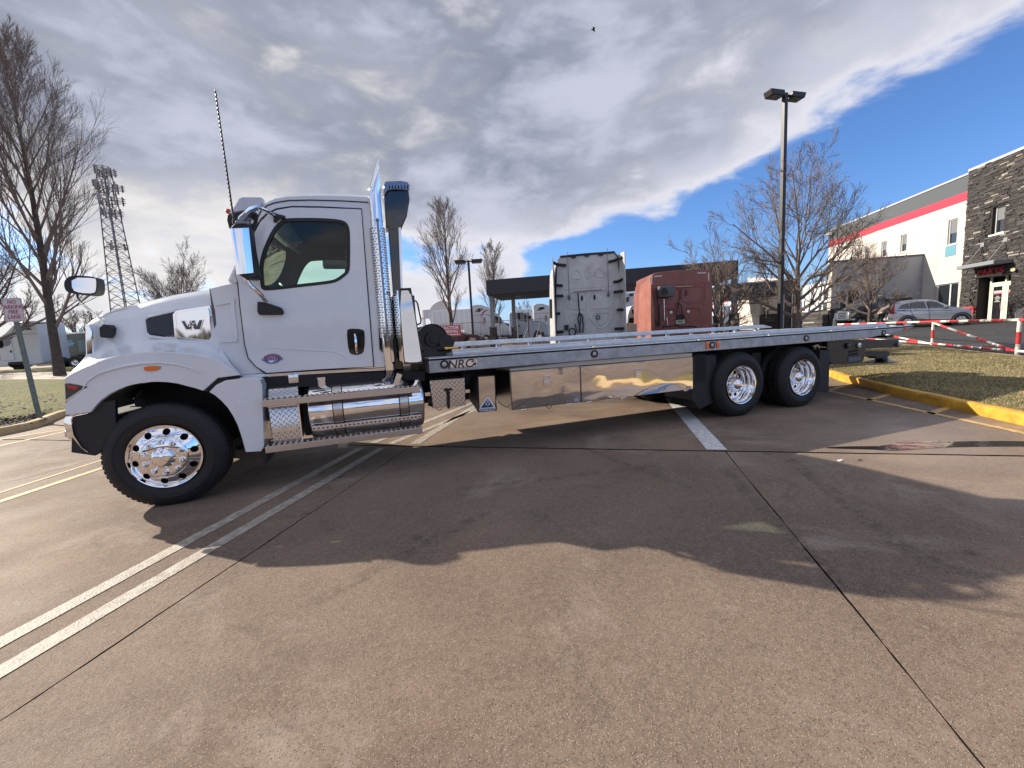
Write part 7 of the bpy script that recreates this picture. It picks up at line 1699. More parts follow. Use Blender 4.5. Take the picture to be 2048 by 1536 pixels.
# red sign
zs_ = FX(*c4(1260, 962), xf+xs_).z
ys0, ys1 = FX(*c4(1335, 962), xf+xs_).y, FX(*c4(1185, 962), xf+xs_).y
b = MB(); b.prism(lp(ys0-.05, ys1+.25, zs_-.28, zs_+.32, -.06), W2(.05, 0, 0)); sgn = b.obj('sign_panel', mat('sign_panel_black', (.012, .01, .012), .6), ST)
text_mesh('sign_text', 'PARTS', .46, mat('parts_sign_red', (.70, .02, .04), .4), sgn, W2(xf+xs_-.075, (ys0+ys1)/2, zs_), W2(0, -1, 0), (0, 0, 1), .03, bold=.008, sx=1.25)  # letters in one plain red
# awning with tie rods
aw = thing('entrance_awning', 'slim grey steel awning hung on two tie rods over the parts entrance', 'awning', tuple(W2(xf, ybs-3, 3)))
p0 = FB.x(*c4(997, 935), xf+xs_-1.0); p1 = FB.x(*c4(1240, 903), xf+xs_-1.0); p2 = FB.x(*c4(1418, 885), xf+xs_-.0)
za = (p0.z+p1.z)/2
ya0 = p2.y; ya1 = p0.y
b = MB(); b.prism([W2(xf+xs_-1.0, ya1, za-.10), W2(xf+xs_-1.0, ya0, za-.10), W2(xf+xs_-.0, ya0, za-.10), W2(xf+xs_-.0, ya1, za-.10)], (0, 0, .22)); b.obj('awning_slab', mat('awning_grey', (.22, .24, .26), .5), aw, bevel=.02)
for y in (ya1-.5, ya0+.5):
    b = MB(); b.cyl(W2(xf+xs_-.9, y, za+.1), W2(xf+xs_-.02, y, za+1.3), .03, n=6); b.box(tuple(W2(xf+xs_-.05, y, za+1.3)-V((.08, .08, .12))), tuple(W2(xf+xs_-.05, y, za+1.3)+V((.08, .08, .12)))); b.obj('tie_rod', mat('rod_grey', (.30, .31, .32), .4, .6), aw)
b = MB(); q = FX(*c4(1425, 950), xf+xs_); c_ = W2(xf+xs_-.15, q.y, q.z); b.cyl(c_-V((.18, .1, 0)), c_+V((.18, -.1, .05)), .10, n=10); b.obj('wall_light', mat('fixture_cream', (.6, .55, .35), .5), ST)

# lower wing in front of the cream wall
yw = FX(1845, 560).y; wx0 = FB.y(1663, 560, yw).x; zwt = (FB.y(1663, 524.7, yw).z+FB.y(1845, 511.9, yw).z)/2
print('wing', yw, wx0, 'top', zwt)
LWg = thing('low_wing', 'single storey wing with grey end, white side and dark stone base', 'building', tuple(W2(wx0, yw, 0)))
def boxL(name, m, x0, x1, y0, y1, z0, z1, parent, bevel=0):
    b = MB(); b.prism([W2(x0, y0, z0), W2(x1, y0, z0), W2(x1, y1, z0), W2(x0, y1, z0)], (0, 0, z1-z0)); return b.obj(name, m, parent, bevel=bevel)
rw_ = [FB.y(px, py, yw) for px, py in (c4(152, 1108), c4(285, 1230))]; stz = FB.y(1670, 617, yw).z
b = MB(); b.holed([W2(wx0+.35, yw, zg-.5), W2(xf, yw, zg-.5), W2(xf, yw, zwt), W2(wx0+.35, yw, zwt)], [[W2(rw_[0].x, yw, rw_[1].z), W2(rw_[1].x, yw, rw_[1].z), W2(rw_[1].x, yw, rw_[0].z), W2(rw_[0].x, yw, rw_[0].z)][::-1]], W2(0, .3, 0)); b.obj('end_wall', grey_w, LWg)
b = MB(); b.prism([W2(rw_[0].x, yw+.15, rw_[1].z), W2(rw_[1].x, yw+.15, rw_[1].z), W2(rw_[1].x, yw+.15, rw_[0].z), W2(rw_[0].x, yw+.15, rw_[0].z)], W2(0, .03, 0)); wn = b.obj('window', dark_glass, LWg)
b = MB(); xm_ = (rw_[0].x+rw_[1].x)/2-.2; b.prism([W2(xm_, yw+.1, rw_[1].z), W2(xm_+.1, yw+.1, rw_[1].z), W2(xm_+.1, yw+.1, rw_[0].z), W2(xm_, yw+.1, rw_[0].z)], W2(0, .04, 0)); b.prism([W2(rw_[0].x, yw+.05, rw_[1].z-.1), W2(rw_[1].x, yw+.05, rw_[1].z-.1), W2(rw_[1].x, yw+.05, rw_[1].z), W2(rw_[0].x, yw+.05, rw_[1].z)], W2(0, .08, 0)); b.obj('mullion', frame_w, wn)
boxL('corner_pier', cream, wx0, wx0+.35, yw-.02, yw+.5, zg, zwt, LWg)
boxL('coping', dgrey, wx0-.05, xf, yw-.05, yw+.35, zwt, zwt+.12, LWg)
boxL('stone_base', stone_dark, wx0-.02, xf-.6, yw-.10, yw-.001, zg-.5, stz, LWg)
# white side of the wing running away, with its own windows and stone base
yl = FB.x(1605, 600, wx0).y; zlt = FB.x(1640, 566, wx0).z; zlt2 = FB.x(1608, 570, wx0).z
zls = FB.x(1640, 622, wx0).z
print('wing side', yl, zlt, zlt2, zls)
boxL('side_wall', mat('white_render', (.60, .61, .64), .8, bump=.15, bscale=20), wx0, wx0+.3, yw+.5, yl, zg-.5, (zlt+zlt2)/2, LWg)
boxL('side_base', stone_dark, wx0-.12, wx0-.001, yw+.0, yl, zg-.5, zls, LWg)
boxL('roof', dgrey, wx0+.3, xf, yw+.3, yl, zwt-.6, zwt-.4, LWg)
for (pa, pb) in (((1638.6, 586), (1653.5, 627)), ((1604.5, 592), (1610, 622))):
    a_, c_ = FB.x(*pa, wx0), FB.x(*pb, wx0); b = MB(); b.prism([W2(wx0-.02, c_.y, c_.z), W2(wx0-.02, a_.y, c_.z), W2(wx0-.02, a_.y, a_.z), W2(wx0-.02, c_.y, a_.z)], W2(.03, 0, 0)); w_o = b.obj('window', dark_glass, LWg)
    b = MB(); ymid = (a_.y+c_.y)/2; b.prism([W2(wx0-.05, ymid-.12, c_.z-.1), W2(wx0-.05, ymid+.12, c_.z-.1), W2(wx0-.05, ymid+.12, a_.z), W2(wx0-.05, ymid-.12, a_.z)], W2(.04, 0, 0)); b.prism([W2(wx0-.06, c_.y-.1, c_.z+.9), W2(wx0-.06, a_.y+.1, c_.z+.9), W2(wx0-.06, a_.y+.1, c_.z+1.05), W2(wx0-.06, c_.y-.1, c_.z+1.05)], W2(.04, 0, 0)); b.obj('window_frame', frame_w, w_o)
# stones on the wing bases
q = MB()
def facing(y_or_x, a, c, z0, z1, along, n_out, pitch=.45):
    zz__ = z0
    while zz__ < z1-.03:
        h = rnd.choice((.10, .14, .18)); u = a
        while u < c:
            w = rnd.uniform(.3, 1.0)*pitch/.45; u1 = min(c, u+w); d_ = rnd.uniform(.015, .07); hh_ = min(h, z1-zz__)-.012
            if along == 'x': v4 = [W2(u, y_or_x, zz__), W2(u1-.015, y_or_x, zz__), W2(u1-.015, y_or_x, zz__+hh_), W2(u, y_or_x, zz__+hh_)]; q.prism(v4, W2(0, -d_, 0), rnd.choices((0, 1, 2, 3), (5, 5, 2, .7))[0])
            else: v4 = [W2(y_or_x, u, zz__), W2(y_or_x, u1-.015, zz__), W2(y_or_x, u1-.015, zz__+hh_), W2(y_or_x, u, zz__+hh_)]; q.prism(v4, W2(-d_, 0, 0), rnd.choices((0, 1, 2, 3), (5, 5, 2, .7))[0])
            u = u1
        zz__ += h
facing(yw-.10, wx0-.1, xf-.6, zg-.2, stz, 'x', 0); facing(wx0-.12, yw, yl, zg-.2, zls, 'y', 0, .8); q.obj('stone_facing', stones_m, LWg, kind='stuff')
# cream block, entrance canopy and service bays beyond
EB = thing('entrance_block', 'cream block with narrow window and stone base beside a flat dark canopy', 'building', tuple(W2(wx0, yl, 0)))
dE = 42; pE = depth_at(1537, 610, dE); yE = (FB.R.transposed() @ pE).y
xE0, xE1 = FB.y(1520, 610, yE).x, FB.y(1556, 610, yE).x
boxL('wall', cream, xE0, xE1, yE, yE+6, zg-.3, FB.y(1540, 586, yE).z, EB); boxL('stone_base', stone_dark, xE0-.05, xE1+.05, yE-.12, yE-.001, zg-.3, FB.y(1540, 628, yE).z, EB)
q = MB(); facing(yE-.12, xE0-.05, xE1+.05, zg-.3, FB.y(1540, 628, yE).z, 'x', 0); q.obj('stone_facing', stones_m, EB, kind='stuff')
a_, c_ = FB.y(1527, 605, yE), FB.y(1535.5, 634, yE); boxL('window', dark_glass, a_.x, c_.x, yE-.14, yE-.13, c_.z, a_.z, EB); 
boxL('window_frame', frame_w, (a_.x+c_.x)/2-.05, (a_.x+c_.x)/2+.05, yE-.16, yE-.145, c_.z-.1, a_.z, EB)
boxL('dark_lobby', mat('lobby_wall', (.03, .035, .045), .4), xE1, FB.y(1606, 610, yE).x, yE+.5, yE+3, zg-.3, FB.y(1540, 588, yE).z, EB)
for px in (1562, 1566, 1583): p = FB.y(px, 610, yE+.4); boxL('lobby_mullion', mat('mullion_grey', (.40, .42, .46), .5), p.x, p.x+.12, yE+.38, yE+.45, zg, FB.y(1540, 588, yE).z, EB)
zc0, zc1 = FB.y(1500, 590, yE-5).z, FB.y(1500, 566, yE-5).z; xc0, xc1 = FB.y(1438, 575, yE-5).x, FB.y(1592, 575, yE-5).x
boxL('canopy_fascia', mat('canopy_charcoal', (.030, .032, .042), .6), xc0, xc1, yE-5, yE+3, zc0, zc1, EB, .03)
boxL('canopy_top', mat('roof_pale', (.60, .63, .72), .7), xc0+.2, xc1-.1, yE-4.8, yE+2.8, zc1, zc1+.12, EB)
b = MB(); b.prism([W2(xc1, yE-2, zc1+.02), W2(xc1, yE+6, zc1+.02), W2(xc1, yE+6, zc1+1.6), W2(xc1, yE-2, zc1+.5)], W2(1.0, 0, 0)) ; b.obj('upper_wall', cream, EB)
SB = thing('service_bays', 'long pale service building with a red band and roller doors, far behind the canopy corner', 'building', tuple(depth_at(1475, 620, 95)))
pS = FB.R.transposed() @ depth_at(1520, 620, 70); xS = pS.x
def SXp(px, py): return FB.x(px, py, xS)
yS0, yS1 = SXp(1521, 620).y, SXp(1424, 620).y; zS = SXp(1507, 588.5).z; zSb = SXp(1507, 592.5).z; print('bays', xS, yS0, yS1, zS, SXp(1507, 640).z)
boxL('wall', mat('bay_wall', (.55, .56, .60), .8), xS, xS+20, yS0, yS1, zg-.5, zS, SB); boxL('red_band', redb, xS-.05, xS-.001, yS0, yS1, zSb, zS, SB)
c8 = lambda u, v: (1400+u/7.314, 540+v/7.314)
for (u0, u1) in ((555, 630), (645, 745), (757, 868), (470, 545), (400, 460)):
    y0, y1 = SXp(*c8(u0, 650)).y, SXp(*c8(u1, 650)).y; zt2 = SXp(*c8((u0+u1)/2, 545)).z
    b = MB(); b.prism([W2(xS-.08, y1, zg-.3), W2(xS-.08, y0, zg-.3), W2(xS-.08, y0, zt2), W2(xS-.08, y1, zt2)], W2(.06, 0, 0)); dd = b.obj('roller_door', mat('roller_door', (.50, .47, .42), .7), SB)
    zw0, zw1 = zg+1.6, zg+2.3
    for f in (.2, .42, .64): b = MB(); ya, yb = y0+(y1-y0)*f, y0+(y1-y0)*(f+.16); b.prism([W2(xS-.1, yb, zw0), W2(xS-.1, ya, zw0), W2(xS-.1, ya, zw1), W2(xS-.1, yb, zw1)], W2(.02, 0, 0)); b.obj('door_window', dark_glass, dd)
    b = MB(); b.prism([W2(xS-.2, y0-.5, zg-.3), W2(xS-.2, y0, zg-.3), W2(xS-.2, y0, zt2+.2), W2(xS-.2, y0-.5, zt2+.2)], W2(.1, 0, 0)); b.prism([W2(xS-.2, y0, zt2), W2(xS-.2, y1, zt2), W2(xS-.2, y1, zt2+.25), W2(xS-.2, y0, zt2+.25)], W2(.1, 0, 0)); b.obj('door_surround', mat('door_surround', (.22, .23, .26), .7), SB)
    b = MB(); ym2 = (y0+y1)/2; b.prism([W2(xS-.2, ym2-.3, zt2+.5), W2(xS-.2, ym2+.3, zt2+.5), W2(xS-.2, ym2+.3, zS-1.0), W2(xS-.2, ym2-.3, zS-1.0)], W2(.1, 0, 0)); b.obj('bay_sign', mat('bay_sign_grey', (.25, .26, .3), .7), SB)
# small blue white truck before the bays
vt = thing('small_box_truck', 'small pale blue box truck far off between the young tree and the canopy pier', 'truck'); fo_ = at_depth(1448, 60)
b = MB(); b.rbox((-.9, 0, .9), (.9, 4, 3.4), .08); b.obj('body', mat('pale_box', (.45, .55, .68), .5), vt); b = MB(); b.box((-.25, -.03, 1.6), (.1, 0, 2.6)); b.box((-.9, -.02, .5), (.9, .2, .9)); b.obj('door', dark_glass, vt)
tyre_at(vt, -.9, .5, .4, .4, .3, (1, 0, 0)); tyre_at(vt, .9, .5, .4, .4, .3, (-1, 0, 0)); place(vt, fo_, -YAW)

# dark flat canopy on stone piers
CN = thing('fuel_canopy', 'long flat charcoal canopy on grey posts with stone piers behind the sleeper cabs', 'canopy', tuple(depth_at(1225, 600, 33)))
yc = (FB.R.transposed() @ depth_at(972, 575, 33)).y
cL, cRt = FB.y(971.9, 575, yc).x, FB.y(1477, 540, yc).x
zct = (FB.y(971.9, 560.6, yc).z+FB.y(1477, 519.5, yc).z)/2; zcb = (FB.y(973.8, 587.5, yc).z+FB.y(1477, 556, yc).z)/2
p_b = FB.z(1025, 599.7, zcb); yc2 = p_b.y
print('canopy', yc, cL, cRt, zct, zcb, 'back', yc2, p_b.x)
chc = mat('canopy_charcoal', (.030, .032, .042), .6)
boxL('fascia', chc, cL, cRt, yc, yc2, zcb, zct, CN, .03); boxL('soffit', mat('soffit_dark', (.025, .027, .034), .7), cL+.15, cRt-.15, yc+.15, yc2-.15, zcb-.02, zcb-.001, CN)
for k in range(6): boxL('soffit_light', mat('soffit_panel', (.10, .11, .13), .5), cL+2+k*3.2, cL+2.5+k*3.2, yc+2, yc+2.5, zcb-.05, zcb-.021, CN)
def pier(px, dy, w, pyp):
    p = FB.y(px, 650, yc+dy); x, y = p.x, p.y; wp = W2(x, y, 0); gz = g(wp.x, wp.y); zt_p = FB.y(px, pyp, yc+dy).z
    boxL('post', mat('canopy_post', (.20, .215, .24), .6), x-w*.3, x+w*.3, y-w*.3, y+w*.3, zt_p, zcb, CN); po_ = boxL('pier', stone_dark, x-w*.52, x+w*.52, y-w*.52, y+w*.52, gz-.6, zt_p, CN)
    boxL('pier_cap', mat('cap_grey', (.22, .22, .23), .7), x-w*.62, x+w*.62, y-w*.62, y+w*.62, zt_p, zt_p+.07, CN)
    global q
    q = MB(); zz2 = gz-.3
    while zz2 < zt_p-.03:
        h = rnd.choice((.10, .14)); u = x-w*.52
        while u < x+w*.52: w1 = min(rnd.uniform(.12, .35), x+w*.52-u); q.prism([W2(u, y-w*.52, zz2), W2(u+w1-.01, y-w*.52, zz2), W2(u+w1-.01, y-w*.52, zz2+h-.01), W2(u, y-w*.52, zz2+h-.01)], W2(0, -rnd.uniform(.01, .04), 0), rnd.choices((0, 1, 2, 3), (5, 5, 2, .7))[0]); u += max(w1, .05)
        zz2 += h
    q.obj('pier_stones', stones_m, CN, kind='stuff')
pier(986, 1.0, .50, 655); pier(1029, yc2-yc-1.5, .50, 655); pier(1468, 1.0, .55, 628); pier(1434, yc2-yc-1.5, .55, 633)
# ================================================================ RIGHT SIDE: barrier, vehicles, person
gate_red = mat('barrier_red', (.60, .05, .05), .45); gate_white = mat('barrier_white', (.72, .68, .60), .5, var=.12, vscale=5)
GT = thing('barrier_gate', 'red and white striped steel pipe barrier between the lawn and the asphalt lot', 'barrier', tuple(depth_at(2038, 712, 12)))
def pipe(name, a, c_, r, seg, phase=0, cap=True):
    b = MB(); L = (c_-a).length; n_ = max(1, round(L/seg)); 
    for k in range(n_): b.cyl(a.lerp(c_, k/n_), a.lerp(c_, (k+1)/n_), r, n=10, mi=(k+phase) % 2)
    return b.obj(name, [gate_white, gate_red], GT)
D1, D2, D3 = 12.0, 16.6, 24.0
PT1, PT2, PT3 = depth_at(2040, 641.6, D1), depth_at(1867, 641.8, D2), depth_at(1676, 645, D3)
zT = 1.12
for P in (PT1, PT2, PT3): P.z = zT
far_e = PT1+(PT1-PT2).normalized()*1.6
pipe('top_rail', PT1, PT2, .045, .62); pipe('top_rail', PT2, PT3, .045, .8, 1); pipe('top_rail', PT1, far_e, .045, .6, 1)
PB1, PB2, PB3 = V((PT1.x, PT1.y, .20)), V((PT2.x, PT2.y, .22)), V((PT3.x, PT3.y, .40))
pipe('bottom_rail', PB1, PB2, .04, .60, 1); pipe('bottom_rail', PB2, PB3, .04, .8); pipe('bottom_rail', PB1, PB1+(far_e-PT1), .04, .4)
pipe('post', V((PT1.x, PT1.y, .05)), PT1, .05, .36, 0); pipe('post', V((PT2.x, PT2.y, .1)), PT2, .045, .36, 0)
pipe('brace', PT2+V((0, 0, -.05)), PB1.lerp(PB2, .04), .04, .60); pipe('brace', PT3+V((0, 0, -.05)), PB2.lerp(PB3, .02), .035, .62, 1); pipe('brace', PT1+V((.1, -.1, -.05)), PB1+(far_e-PT1), .04, .42)
bl = thing('white_bollard', 'short leaning white post at the far end of the striped barrier', 'bollard', at_depth(1668, 30)); o_ = V(at_depth(1668, 30))
p0, p1 = depth_at(1667, 662, 30), depth_at(1670, 638, 30); b = MB(); b.cyl(p0, p1, .11, n=12); b.sphere(p1, .11, 10); b.obj('post', gate_white, bl)
# helper: car from a side profile drawn on the picture plane of its own frame
def car(label, cat, depth, px0, out, width, paint, wins_, wheels, conv, name='parked_car', extra=None, rot=None):
    rot = -YAW-.62 if rot is None else rot; o_ = at_depth(px0, depth); F = Frame(o_, rot); t = thing(name, label, cat)
    P_ = [F.y(*conv(*p)) for p in out]
    # body with tumblehome: lofted sections
    zs = [p.z for p in P_]; zmin, zmax = min(zs), max(zs); zb = zmin+(zmax-zmin)*.52; rows = []
    for k, f in enumerate((0.0, .02, .10, .5, .90, .98, 1.0)):
        row = []
        for p in P_:
            y = width*f; inset_ = max(0, (p.z-zb)/(zmax-zb))*.22
            y = width/2+(y-width/2)*(1-inset_)
            sx = (1-.012*(f in (0.0, 1.0)))
            c0 = sum((q.x for q in P_))/len(P_); cz0 = zmin+.6
            row.append(V((c0+(p.x-c0)*sx, y, cz0+(p.z-cz0)*sx)))
        rows.append(row)
    b = MB(); b.grid(rows, 0, True, True); tr = tessellate_polygon([rows[0]]); b.add(rows[0], tr); b.add(rows[-1], [q[::-1] for q in tr]); b.obj('body', paint, t, ang=35)
    for wpoly in wins_:
        q = [F.y(*conv(*p)) for p in wpoly]; qq = []
        for p in q:
            ins = max(0, (p.z-zb)/(zmax-zb))*.22*width/2; qq.append(V((p.x, ins-.010, p.z)))
        b = MB(); b.prism(qq, (0, .02, 0)); b.obj('side_window', dark_glass, t)
        b = MB(); b.prism([V((p.x, width-p.y, p.z)) for p in qq], (0, -.02, 0)); b.obj('side_window', dark_glass, t)
    for (wu, wv, r_) in wheels:
        c0 = F.y(*conv(wu, wv)); z = r_
        for y_, s_ in ((-.005, 1), (width+.005, -1)):
            b = MB(); b.lathe((c0.x, y_, z), (0, s_, 0), [(0, r_*.62), (-.01, r_*.66), (-.01, r_*.92), (.02, r_), (.19, r_), (.21, r_*.9), (.21, .01)], 28); w_o = b.obj('wheel', rubber, t)
            b = MB(); b.lathe((c0.x, y_, z), (0, s_, 0), [(.0, r_*.64), (.02, r_*.60), (.03, r_*.2), (.01, r_*.18), (.01, .005)], 28)
            for k in range(6): a = k*math.pi/3+.2; b.box((c0.x+r_*.15, y_-.008*s_, z-.025), (c0.x+r_*.6, y_+.01*s_, z+.025), 0, Matrix.Rotation(a, 3, 'Y'), (c0.x, y_, z))
            b.obj('rim', mat('car_rim', (.60, .60, .62), .3, .7), w_o)
            b = MB(); b.lathe((c0.x, y_, z), (0, s_, 0), [(-.004, r_*1.02), (-.004, r_*1.22), (.1, r_*1.22)], 28); b.obj('arch_trim', black_plastic, t)
    if extra: extra(t, F, conv, width)
    place(t, o_, rot); return t
cs = lambda u, v: (1640+u/6.4, 580+v/6.4)
silver = mat('silver_paint', (.42, .43, .46), .25, .55, coat=1.0)
def suv_extra(t, F, conv, w):
    def L(u, v, y=0.0): return F.y(*conv(u, v), y)
    b = MB(); b.prism([L(*p, -.02) for p in ((962, 172), (945, 320), (915, 312), (885, 300), (900, 255), (935, 205))], (0, .12, 0)); b.obj('tail_lamp', red_lens, t, bevel=.01)
    b = MB(); b.prism([L(*p, .06) for p in ((1890, 230), (1925, 250), (1945, 285), (1915, 270))], (0, .1, 0)); b.obj('headlight', mat('far_lamp', (.7, .7, .72), .2, .3), t)
    for u, v in ((1065, 265), (1180, 258), (1440, 247)):
        b = MB(); b.prism([L(u-18, v-4, -.02), L(u+28, v-6, -.02), L(u+28, v+2, -.02), L(u-18, v+4, -.02)], (0, .02, 0)); b.obj('door_handle', black_plastic if u < 1100 else chrome_dull, t)
    b = MB(); b.rbox((L(1620, 215).x-.14, -.16, L(1620, 215).z-.08), (L(1620, 215).x+.1, .04, L(1620, 215).z+.09), .03); b.obj('mirror', silver, t)
    b = MB(); b.tube([L(*p, -.006) for p in ((1395, 140), (1398, 330), (1392, 378))], .008, 4); b.tube([L(*p, -.006) for p in ((1150, 165), (1160, 270), (1215, 370))], .008, 4); b.tube([L(*p, -.006) for p in ((990, 262), (1300, 262), (1700, 262))], .008, 4); b.obj('door_seams', dark_frame, t)
    b = MB(); b.prism([L(*p, -.01) for p in ((1215, 375), (1690, 375), (1690, 405), (1225, 405))], (0, .05, 0)); b.obj('sill', black_plastic, t)
    b = MB(); b.prism([L(*p, .0) for p in ((862, 352), (950, 352), (940, 385), (860, 388))], (0, w, 0)); b.obj('rear_bumper', mat('bumper_pale', (.5, .48, .44), .5), t, bevel=.02)
car('silver SUV parked nose right behind the striped barrier, a person bending at its tail', 'car', 24.5, 1845,
    [(870, 400), (862, 340), (885, 300), (905, 250), (935, 180), (975, 150), (1100, 132), (1250, 120), (1400, 120), (1480, 128), (1560, 160), (1680, 212), (1800, 222), (1890, 235), (1935, 270), (1955, 320), (1950, 390), (1900, 405), (1700, 410), (1210, 420), (1000, 420)], 1.8, silver,
    [[(998, 240), (1050, 190), (1135, 165), (1150, 238)], [(1155, 235), (1150, 165), (1230, 150), (1340, 145), (1370, 232)], [(1385, 230), (1360, 148), (1430, 142), (1500, 150), (1590, 205), (1600, 222)]],
    [(1118, 420, .345), (1808, 380, .345)], cs, 'silver_suv', suv_extra)
blk = mat('black_car_paint', (.012, .014, .018), .12, coat=1.0)
def blk_extra(t, F, conv, w):
    def L(u, v, y=0.0): return F.y(*conv(u, v), y)
    x0 = L(372, 340).x
    def FXp(u, v, o=0.0): p = F.x(*conv(u, v), x0-o); return p
    b = MB(); b.prism([FXp(*p, .10) for p in ((208, 300), (232, 272), (345, 268), (366, 288), (366, 378), (208, 388))], (.14, 0, 0)); gr_ = b.obj('grille', mat('grille_chrome', (.55, .56, .56), .25, .8), t, bevel=.02)
    for k in range(4):
        b = MB(); b.prism([FXp(228, 300+k*20, .12), FXp(322, 294+k*20, .12), FXp(322, 303+k*20, .12), FXp(228, 309+k*20, .12)], (.01, 0, 0)); b.obj('grille_bar', dark_frame, gr_)
    b = MB(); b.prism([L(*p, -.02) for p in ((374, 300), (460, 285), (465, 300), (420, 345), (374, 340))], (0, .13, 0)); b.obj('headlight', mat('warm_lamp', (.75, .68, .50), .2, .2), t, bevel=.02)
    b = MB(); b.prism([L(*p, .1) for p in ((475, 235), (590, 150), (735, 140), (690, 215), (640, 232))], (0, .02, 0)); b.obj('windscreen', mat('pale_windscreen', (.30, .36, .38), .1, coat=1.0), t)
    b = MB(); b.prism([L(*p, -.02) for p in ((374, 366), (450, 362), (450, 385), (374, 390))], (0, .1, 0)); b.obj('bumper', chrome_dull, t)
    # raised tailgate
    b = MB(); b.prism([L(*p, .2) for p in ((880, 112), (930, 100), (1165, 90), (1195, 112), (1190, 122), (1160, 108), (930, 128), (890, 134))], (0, w-.4, 0)); b.obj('tailgate', blk, t, bevel=.02)
    b = MB(); b.tube([L(*p, .25) for p in ((720, 80), (760, 74), (820, 76))], .03, 6); b.tube([L(*p, 1.4) for p in ((720, 84), (760, 78), (820, 80))], .03, 6); b.obj('roof_rack', chrome_dull, t)
car('black pickup fronted vehicle with chrome grille and raised tailgate beside the silver SUV', 'car', 27.0, 1735,
    [(374, 395), (372, 300), (385, 262), (460, 240), (480, 232), (590, 140), (640, 112), (740, 92), (850, 88), (900, 120), (930, 140), (1010, 240), (1020, 400)], 1.9, blk,
    [[(700, 215), (745, 145), (850, 140), (870, 215)]], [(530, 395, .40), (930, 395, .40)], cs, 'black_suv', blk_extra, rot=-YAW-.25)
car('silver car tail with a red lamp cut by the right frame edge', 'car', 22.0, 2075,
    [(2670, 420), (2660, 300), (2690, 240), (2750, 215), (2830, 150), (3190, 130), (3490, 200), (3640, 240), (3660, 400)], 1.75, silver,
    [[(2830, 230), (2890, 170), (3090, 160), (3090, 230)]], [(2890, 400, .33), (3440, 400, .33)], cs, 'silver_hatchback',
    lambda t, F, conv, w: MB().prism([F.y(*conv(*p), -.02) for p in ((2682, 268), (2750, 262), (2790, 300), (2690, 310))], (0, .1, 0)).obj('tail_lamp', red_lens, t))
# red rack and grey bench by the doors
o_ = at_depth(1963, 26.2); Fk = Frame(o_, -YAW); t = thing('red_cart_rack', 'red steel rack of stock boxes standing left of the entrance doors', 'rack')
k0, k1 = Fk.y(1946, 613), Fk.y(1985, 640); H_ = k0.z; b = MB()
for x in (k0.x, k0.x+.30, k1.x-.32, k1.x-.03):
    for y in (0, .6): b.box((x, y, 0), (x+.06, y+.06, H_))
b.box((k0.x, 0, H_-.12), (k1.x+.03, .66, H_)); b.obj('frame', mat('rack_red', (.58, .05, .07), .4), t)
b = MB(); b.box((k0.x+.38, .03, .1), (k1.x-.02, .6, H_*.62)); b.obj('crate', mat('crate_dark_red', (.20, .02, .04), .6), t)
b = MB(); b.box((k0.x+.1, .1, .1), (k0.x+.3, .5, .4)); b.obj('box', mat('rack_box', (.6, .6, .6), .6), t); place(t, o_, -YAW)
o_ = at_depth(1998, 26.5); t = thing('grey_bench', 'low pale grey bench in front of the glass doors', 'bench'); b = MB(); b.rbox((-.4, 0, .25), (.85, .5, .62), .03); b.obj('seat', mat('bench_grey', (.30, .31, .33), .7), t); b = MB(); b.box((-.35, .05, 0), (-.25, .45, .25)); b.box((.7, .05, 0), (.8, .45, .25)); b.obj('legs', dark_frame, t); place(t, o_, -YAW)
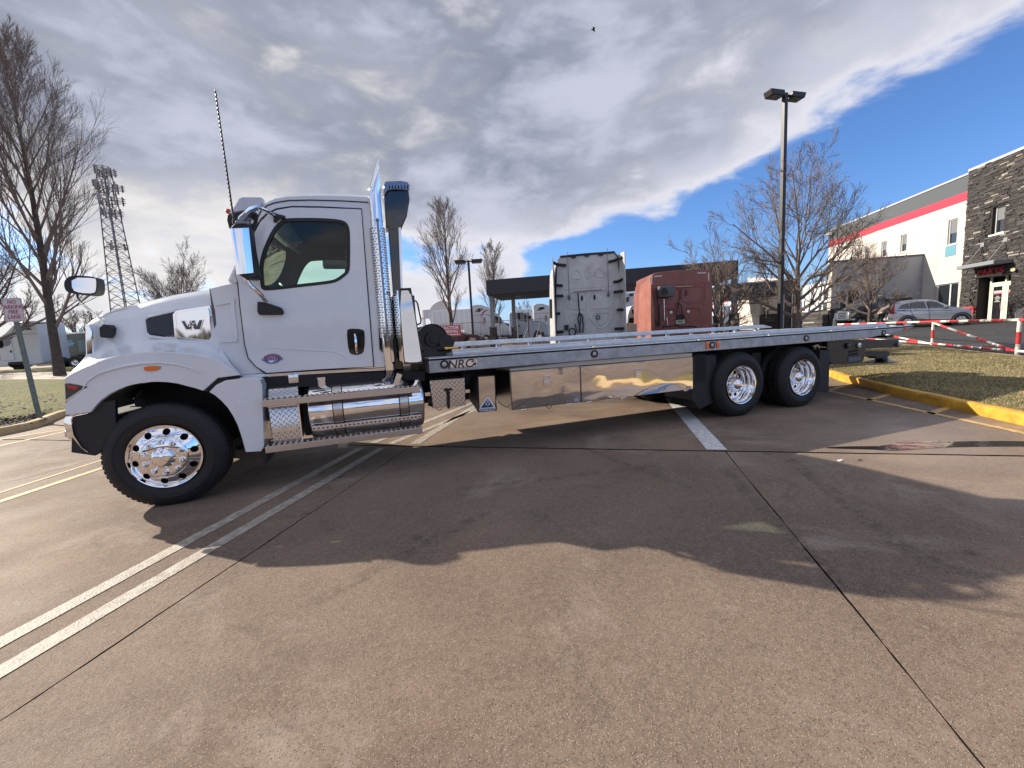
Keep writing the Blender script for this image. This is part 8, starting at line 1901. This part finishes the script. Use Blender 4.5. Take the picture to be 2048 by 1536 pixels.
# person bending at the tail of the silver SUV
def person(label, loc, rot):
    t = thing('person', label, 'person')
    J = {'pel': (0, 0, .92), 'sp': (.14, 0, 1.12), 'ch': (.34, 0, 1.30), 'nk': (.46, 0, 1.40), 'hd': (.55, 0, 1.48), 'ht': (.62, 0, 1.54),
         'hl': (-.02, .11, .88), 'kl': (.06, .13, .48), 'al': (-.04, .13, .09), 'fl': (.13, .15, .04), 'hr': (-.02, -.11, .88), 'kr': (-.0, -.13, .48), 'ar': (-.12, -.13, .09), 'fr': (.06, -.15, .04),
         'sl': (.36, .19, 1.32), 'el': (.50, .24, 1.06), 'wl': (.72, .20, .98), 'sr': (.36, -.19, 1.32), 'er': (.52, -.24, 1.04), 'wr': (.74, -.20, 1.02)}
    R_ = {'pel': .16, 'sp': .155, 'ch': .17, 'nk': .06, 'hd': .085, 'ht': .075, 'hl': .11, 'kl': .075, 'al': .05, 'fl': .045, 'hr': .11, 'kr': .075, 'ar': .05, 'fr': .045, 'sl': .08, 'el': .06, 'wl': .042, 'sr': .08, 'er': .06, 'wr': .042}
    E_ = [('pel', 'sp'), ('sp', 'ch'), ('ch', 'nk'), ('nk', 'hd'), ('hd', 'ht'), ('pel', 'hl'), ('hl', 'kl'), ('kl', 'al'), ('al', 'fl'), ('pel', 'hr'), ('hr', 'kr'), ('kr', 'ar'), ('ar', 'fr'), ('ch', 'sl'), ('sl', 'el'), ('el', 'wl'), ('ch', 'sr'), ('sr', 'er'), ('er', 'wr')]
    def skin(name, keys, grow_, m_, mi_of=None):
        ks = list(keys); me = bpy.data.meshes.new(name); me.from_pydata([J[k] for k in ks], [(ks.index(a), ks.index(b_)) for a, b_ in E_ if a in ks and b_ in ks], [])
        o = bpy.data.objects.new(name, me); COL.objects.link(o); o.parent = t; me.materials.append(m_)
        o.modifiers.new('skin', 'SKIN'); sv = me.skin_vertices[0].data
        for i, k in enumerate(ks): sv[i].radius = (R_[k]*grow_, R_[k]*grow_); sv[i].use_root = (i == 0)
        s2 = o.modifiers.new('sub', 'SUBSURF'); s2.levels = 2; s2.render_levels = 2; return o
    skin('body', J.keys(), .96, mat('skin_tone', (.45, .27, .20), .6)); skin('jacket', ['pel', 'sp', 'ch', 'nk', 'sl', 'el', 'wl', 'sr', 'er', 'wr'], 1.14, mat('jacket_taupe', (.17, .135, .12), .8)); skin('trousers', ['pel', 'hl', 'kl', 'al', 'hr', 'kr', 'ar'], 1.1, mat('trousers_dark', (.035, .035, .035), .85))
    b = MB(); b.sphere((.585, 0, 1.545), .098, 12, sc=(1, .95, .85)); b.obj('hair', mat('hair_dark', (.06, .05, .03), .8), t)
    for s_ in (-1, 1):
        b = MB(); b.rbox((-.10 if s_ > 0 else -.18, s_*.15-.05, 0), (.20 if s_ > 0 else .12, s_*.15+.05, .09), .02); b.obj('shoe', dark_frame, t)
        for f in range(4): b = MB(); y = s_*.20+(f-1.5)*.02; b.tube([(.74, y, 1.0), (.79, y, .99), (.82, y, .965)], [.011, .010, .008], 6); b.obj('finger', mat('skin_tone', (.45, .27, .20), .6), t)
    place(t, loc, rot); return t
pl_ = at_depth(1757, 24.9); person('person in a taupe jacket and dark trousers bending over at the silver SUV', pl_, -YAW)
# bird
bd = depth_at(1187, 60, 45); t = thing('flying_bird', 'small dark bird with spread wings high in the cloudy sky', 'bird', tuple(bd)); b = MB()
bs = V(bd); b.sphere(bs, .10, 8, sc=(2.0, .8, .8)); b.sphere(bs+V((-.22, 0, .03)), .055, 8); b.obj('body', black_plastic, t)
for s_ in (-1, 1): b = MB(); b.prism([bs+V((-.12, 0, .02)), bs+V((.1, 0, .02)), bs+V((.12+s_*.02, -.1+s_*.12, .10)), bs+V((s_*.34+.05, s_*.32, .05)), bs+V((s_*.1-.1, s_*.22, .14))], (0, 0, .015)); b.obj('wing', black_plastic, t)
# litter on the kerb and pavement
for (px, py, lab) in ((1815, 796, 'small white scrap of paper at the foot of the yellow kerb'), (1681, 921, 'pale flattened scrap beside the puddle end of the slab joint')):
    p = G(px, py, .004); t = MB(); t.rbox((p.x-.03, p.y-.015, p.z-.003), (p.x+.03, p.y+.015, p.z+.006), .002); tag(t.obj('paper_scrap', gate_white), lab, 'litter')
for (px, py, lab) in ((1720, 921, 'tiny grey pebble next to the slab joint'),):
    p = G(px, py, .004); t = MB(); t.tube([p+V((-.03, 0, .003)), p+V((0, .004, .008)), p+V((.035, -.004, .003))], [.003, .006, .002], 5); tag(t.obj('debris_scrap', dark_frame), lab, 'litter')
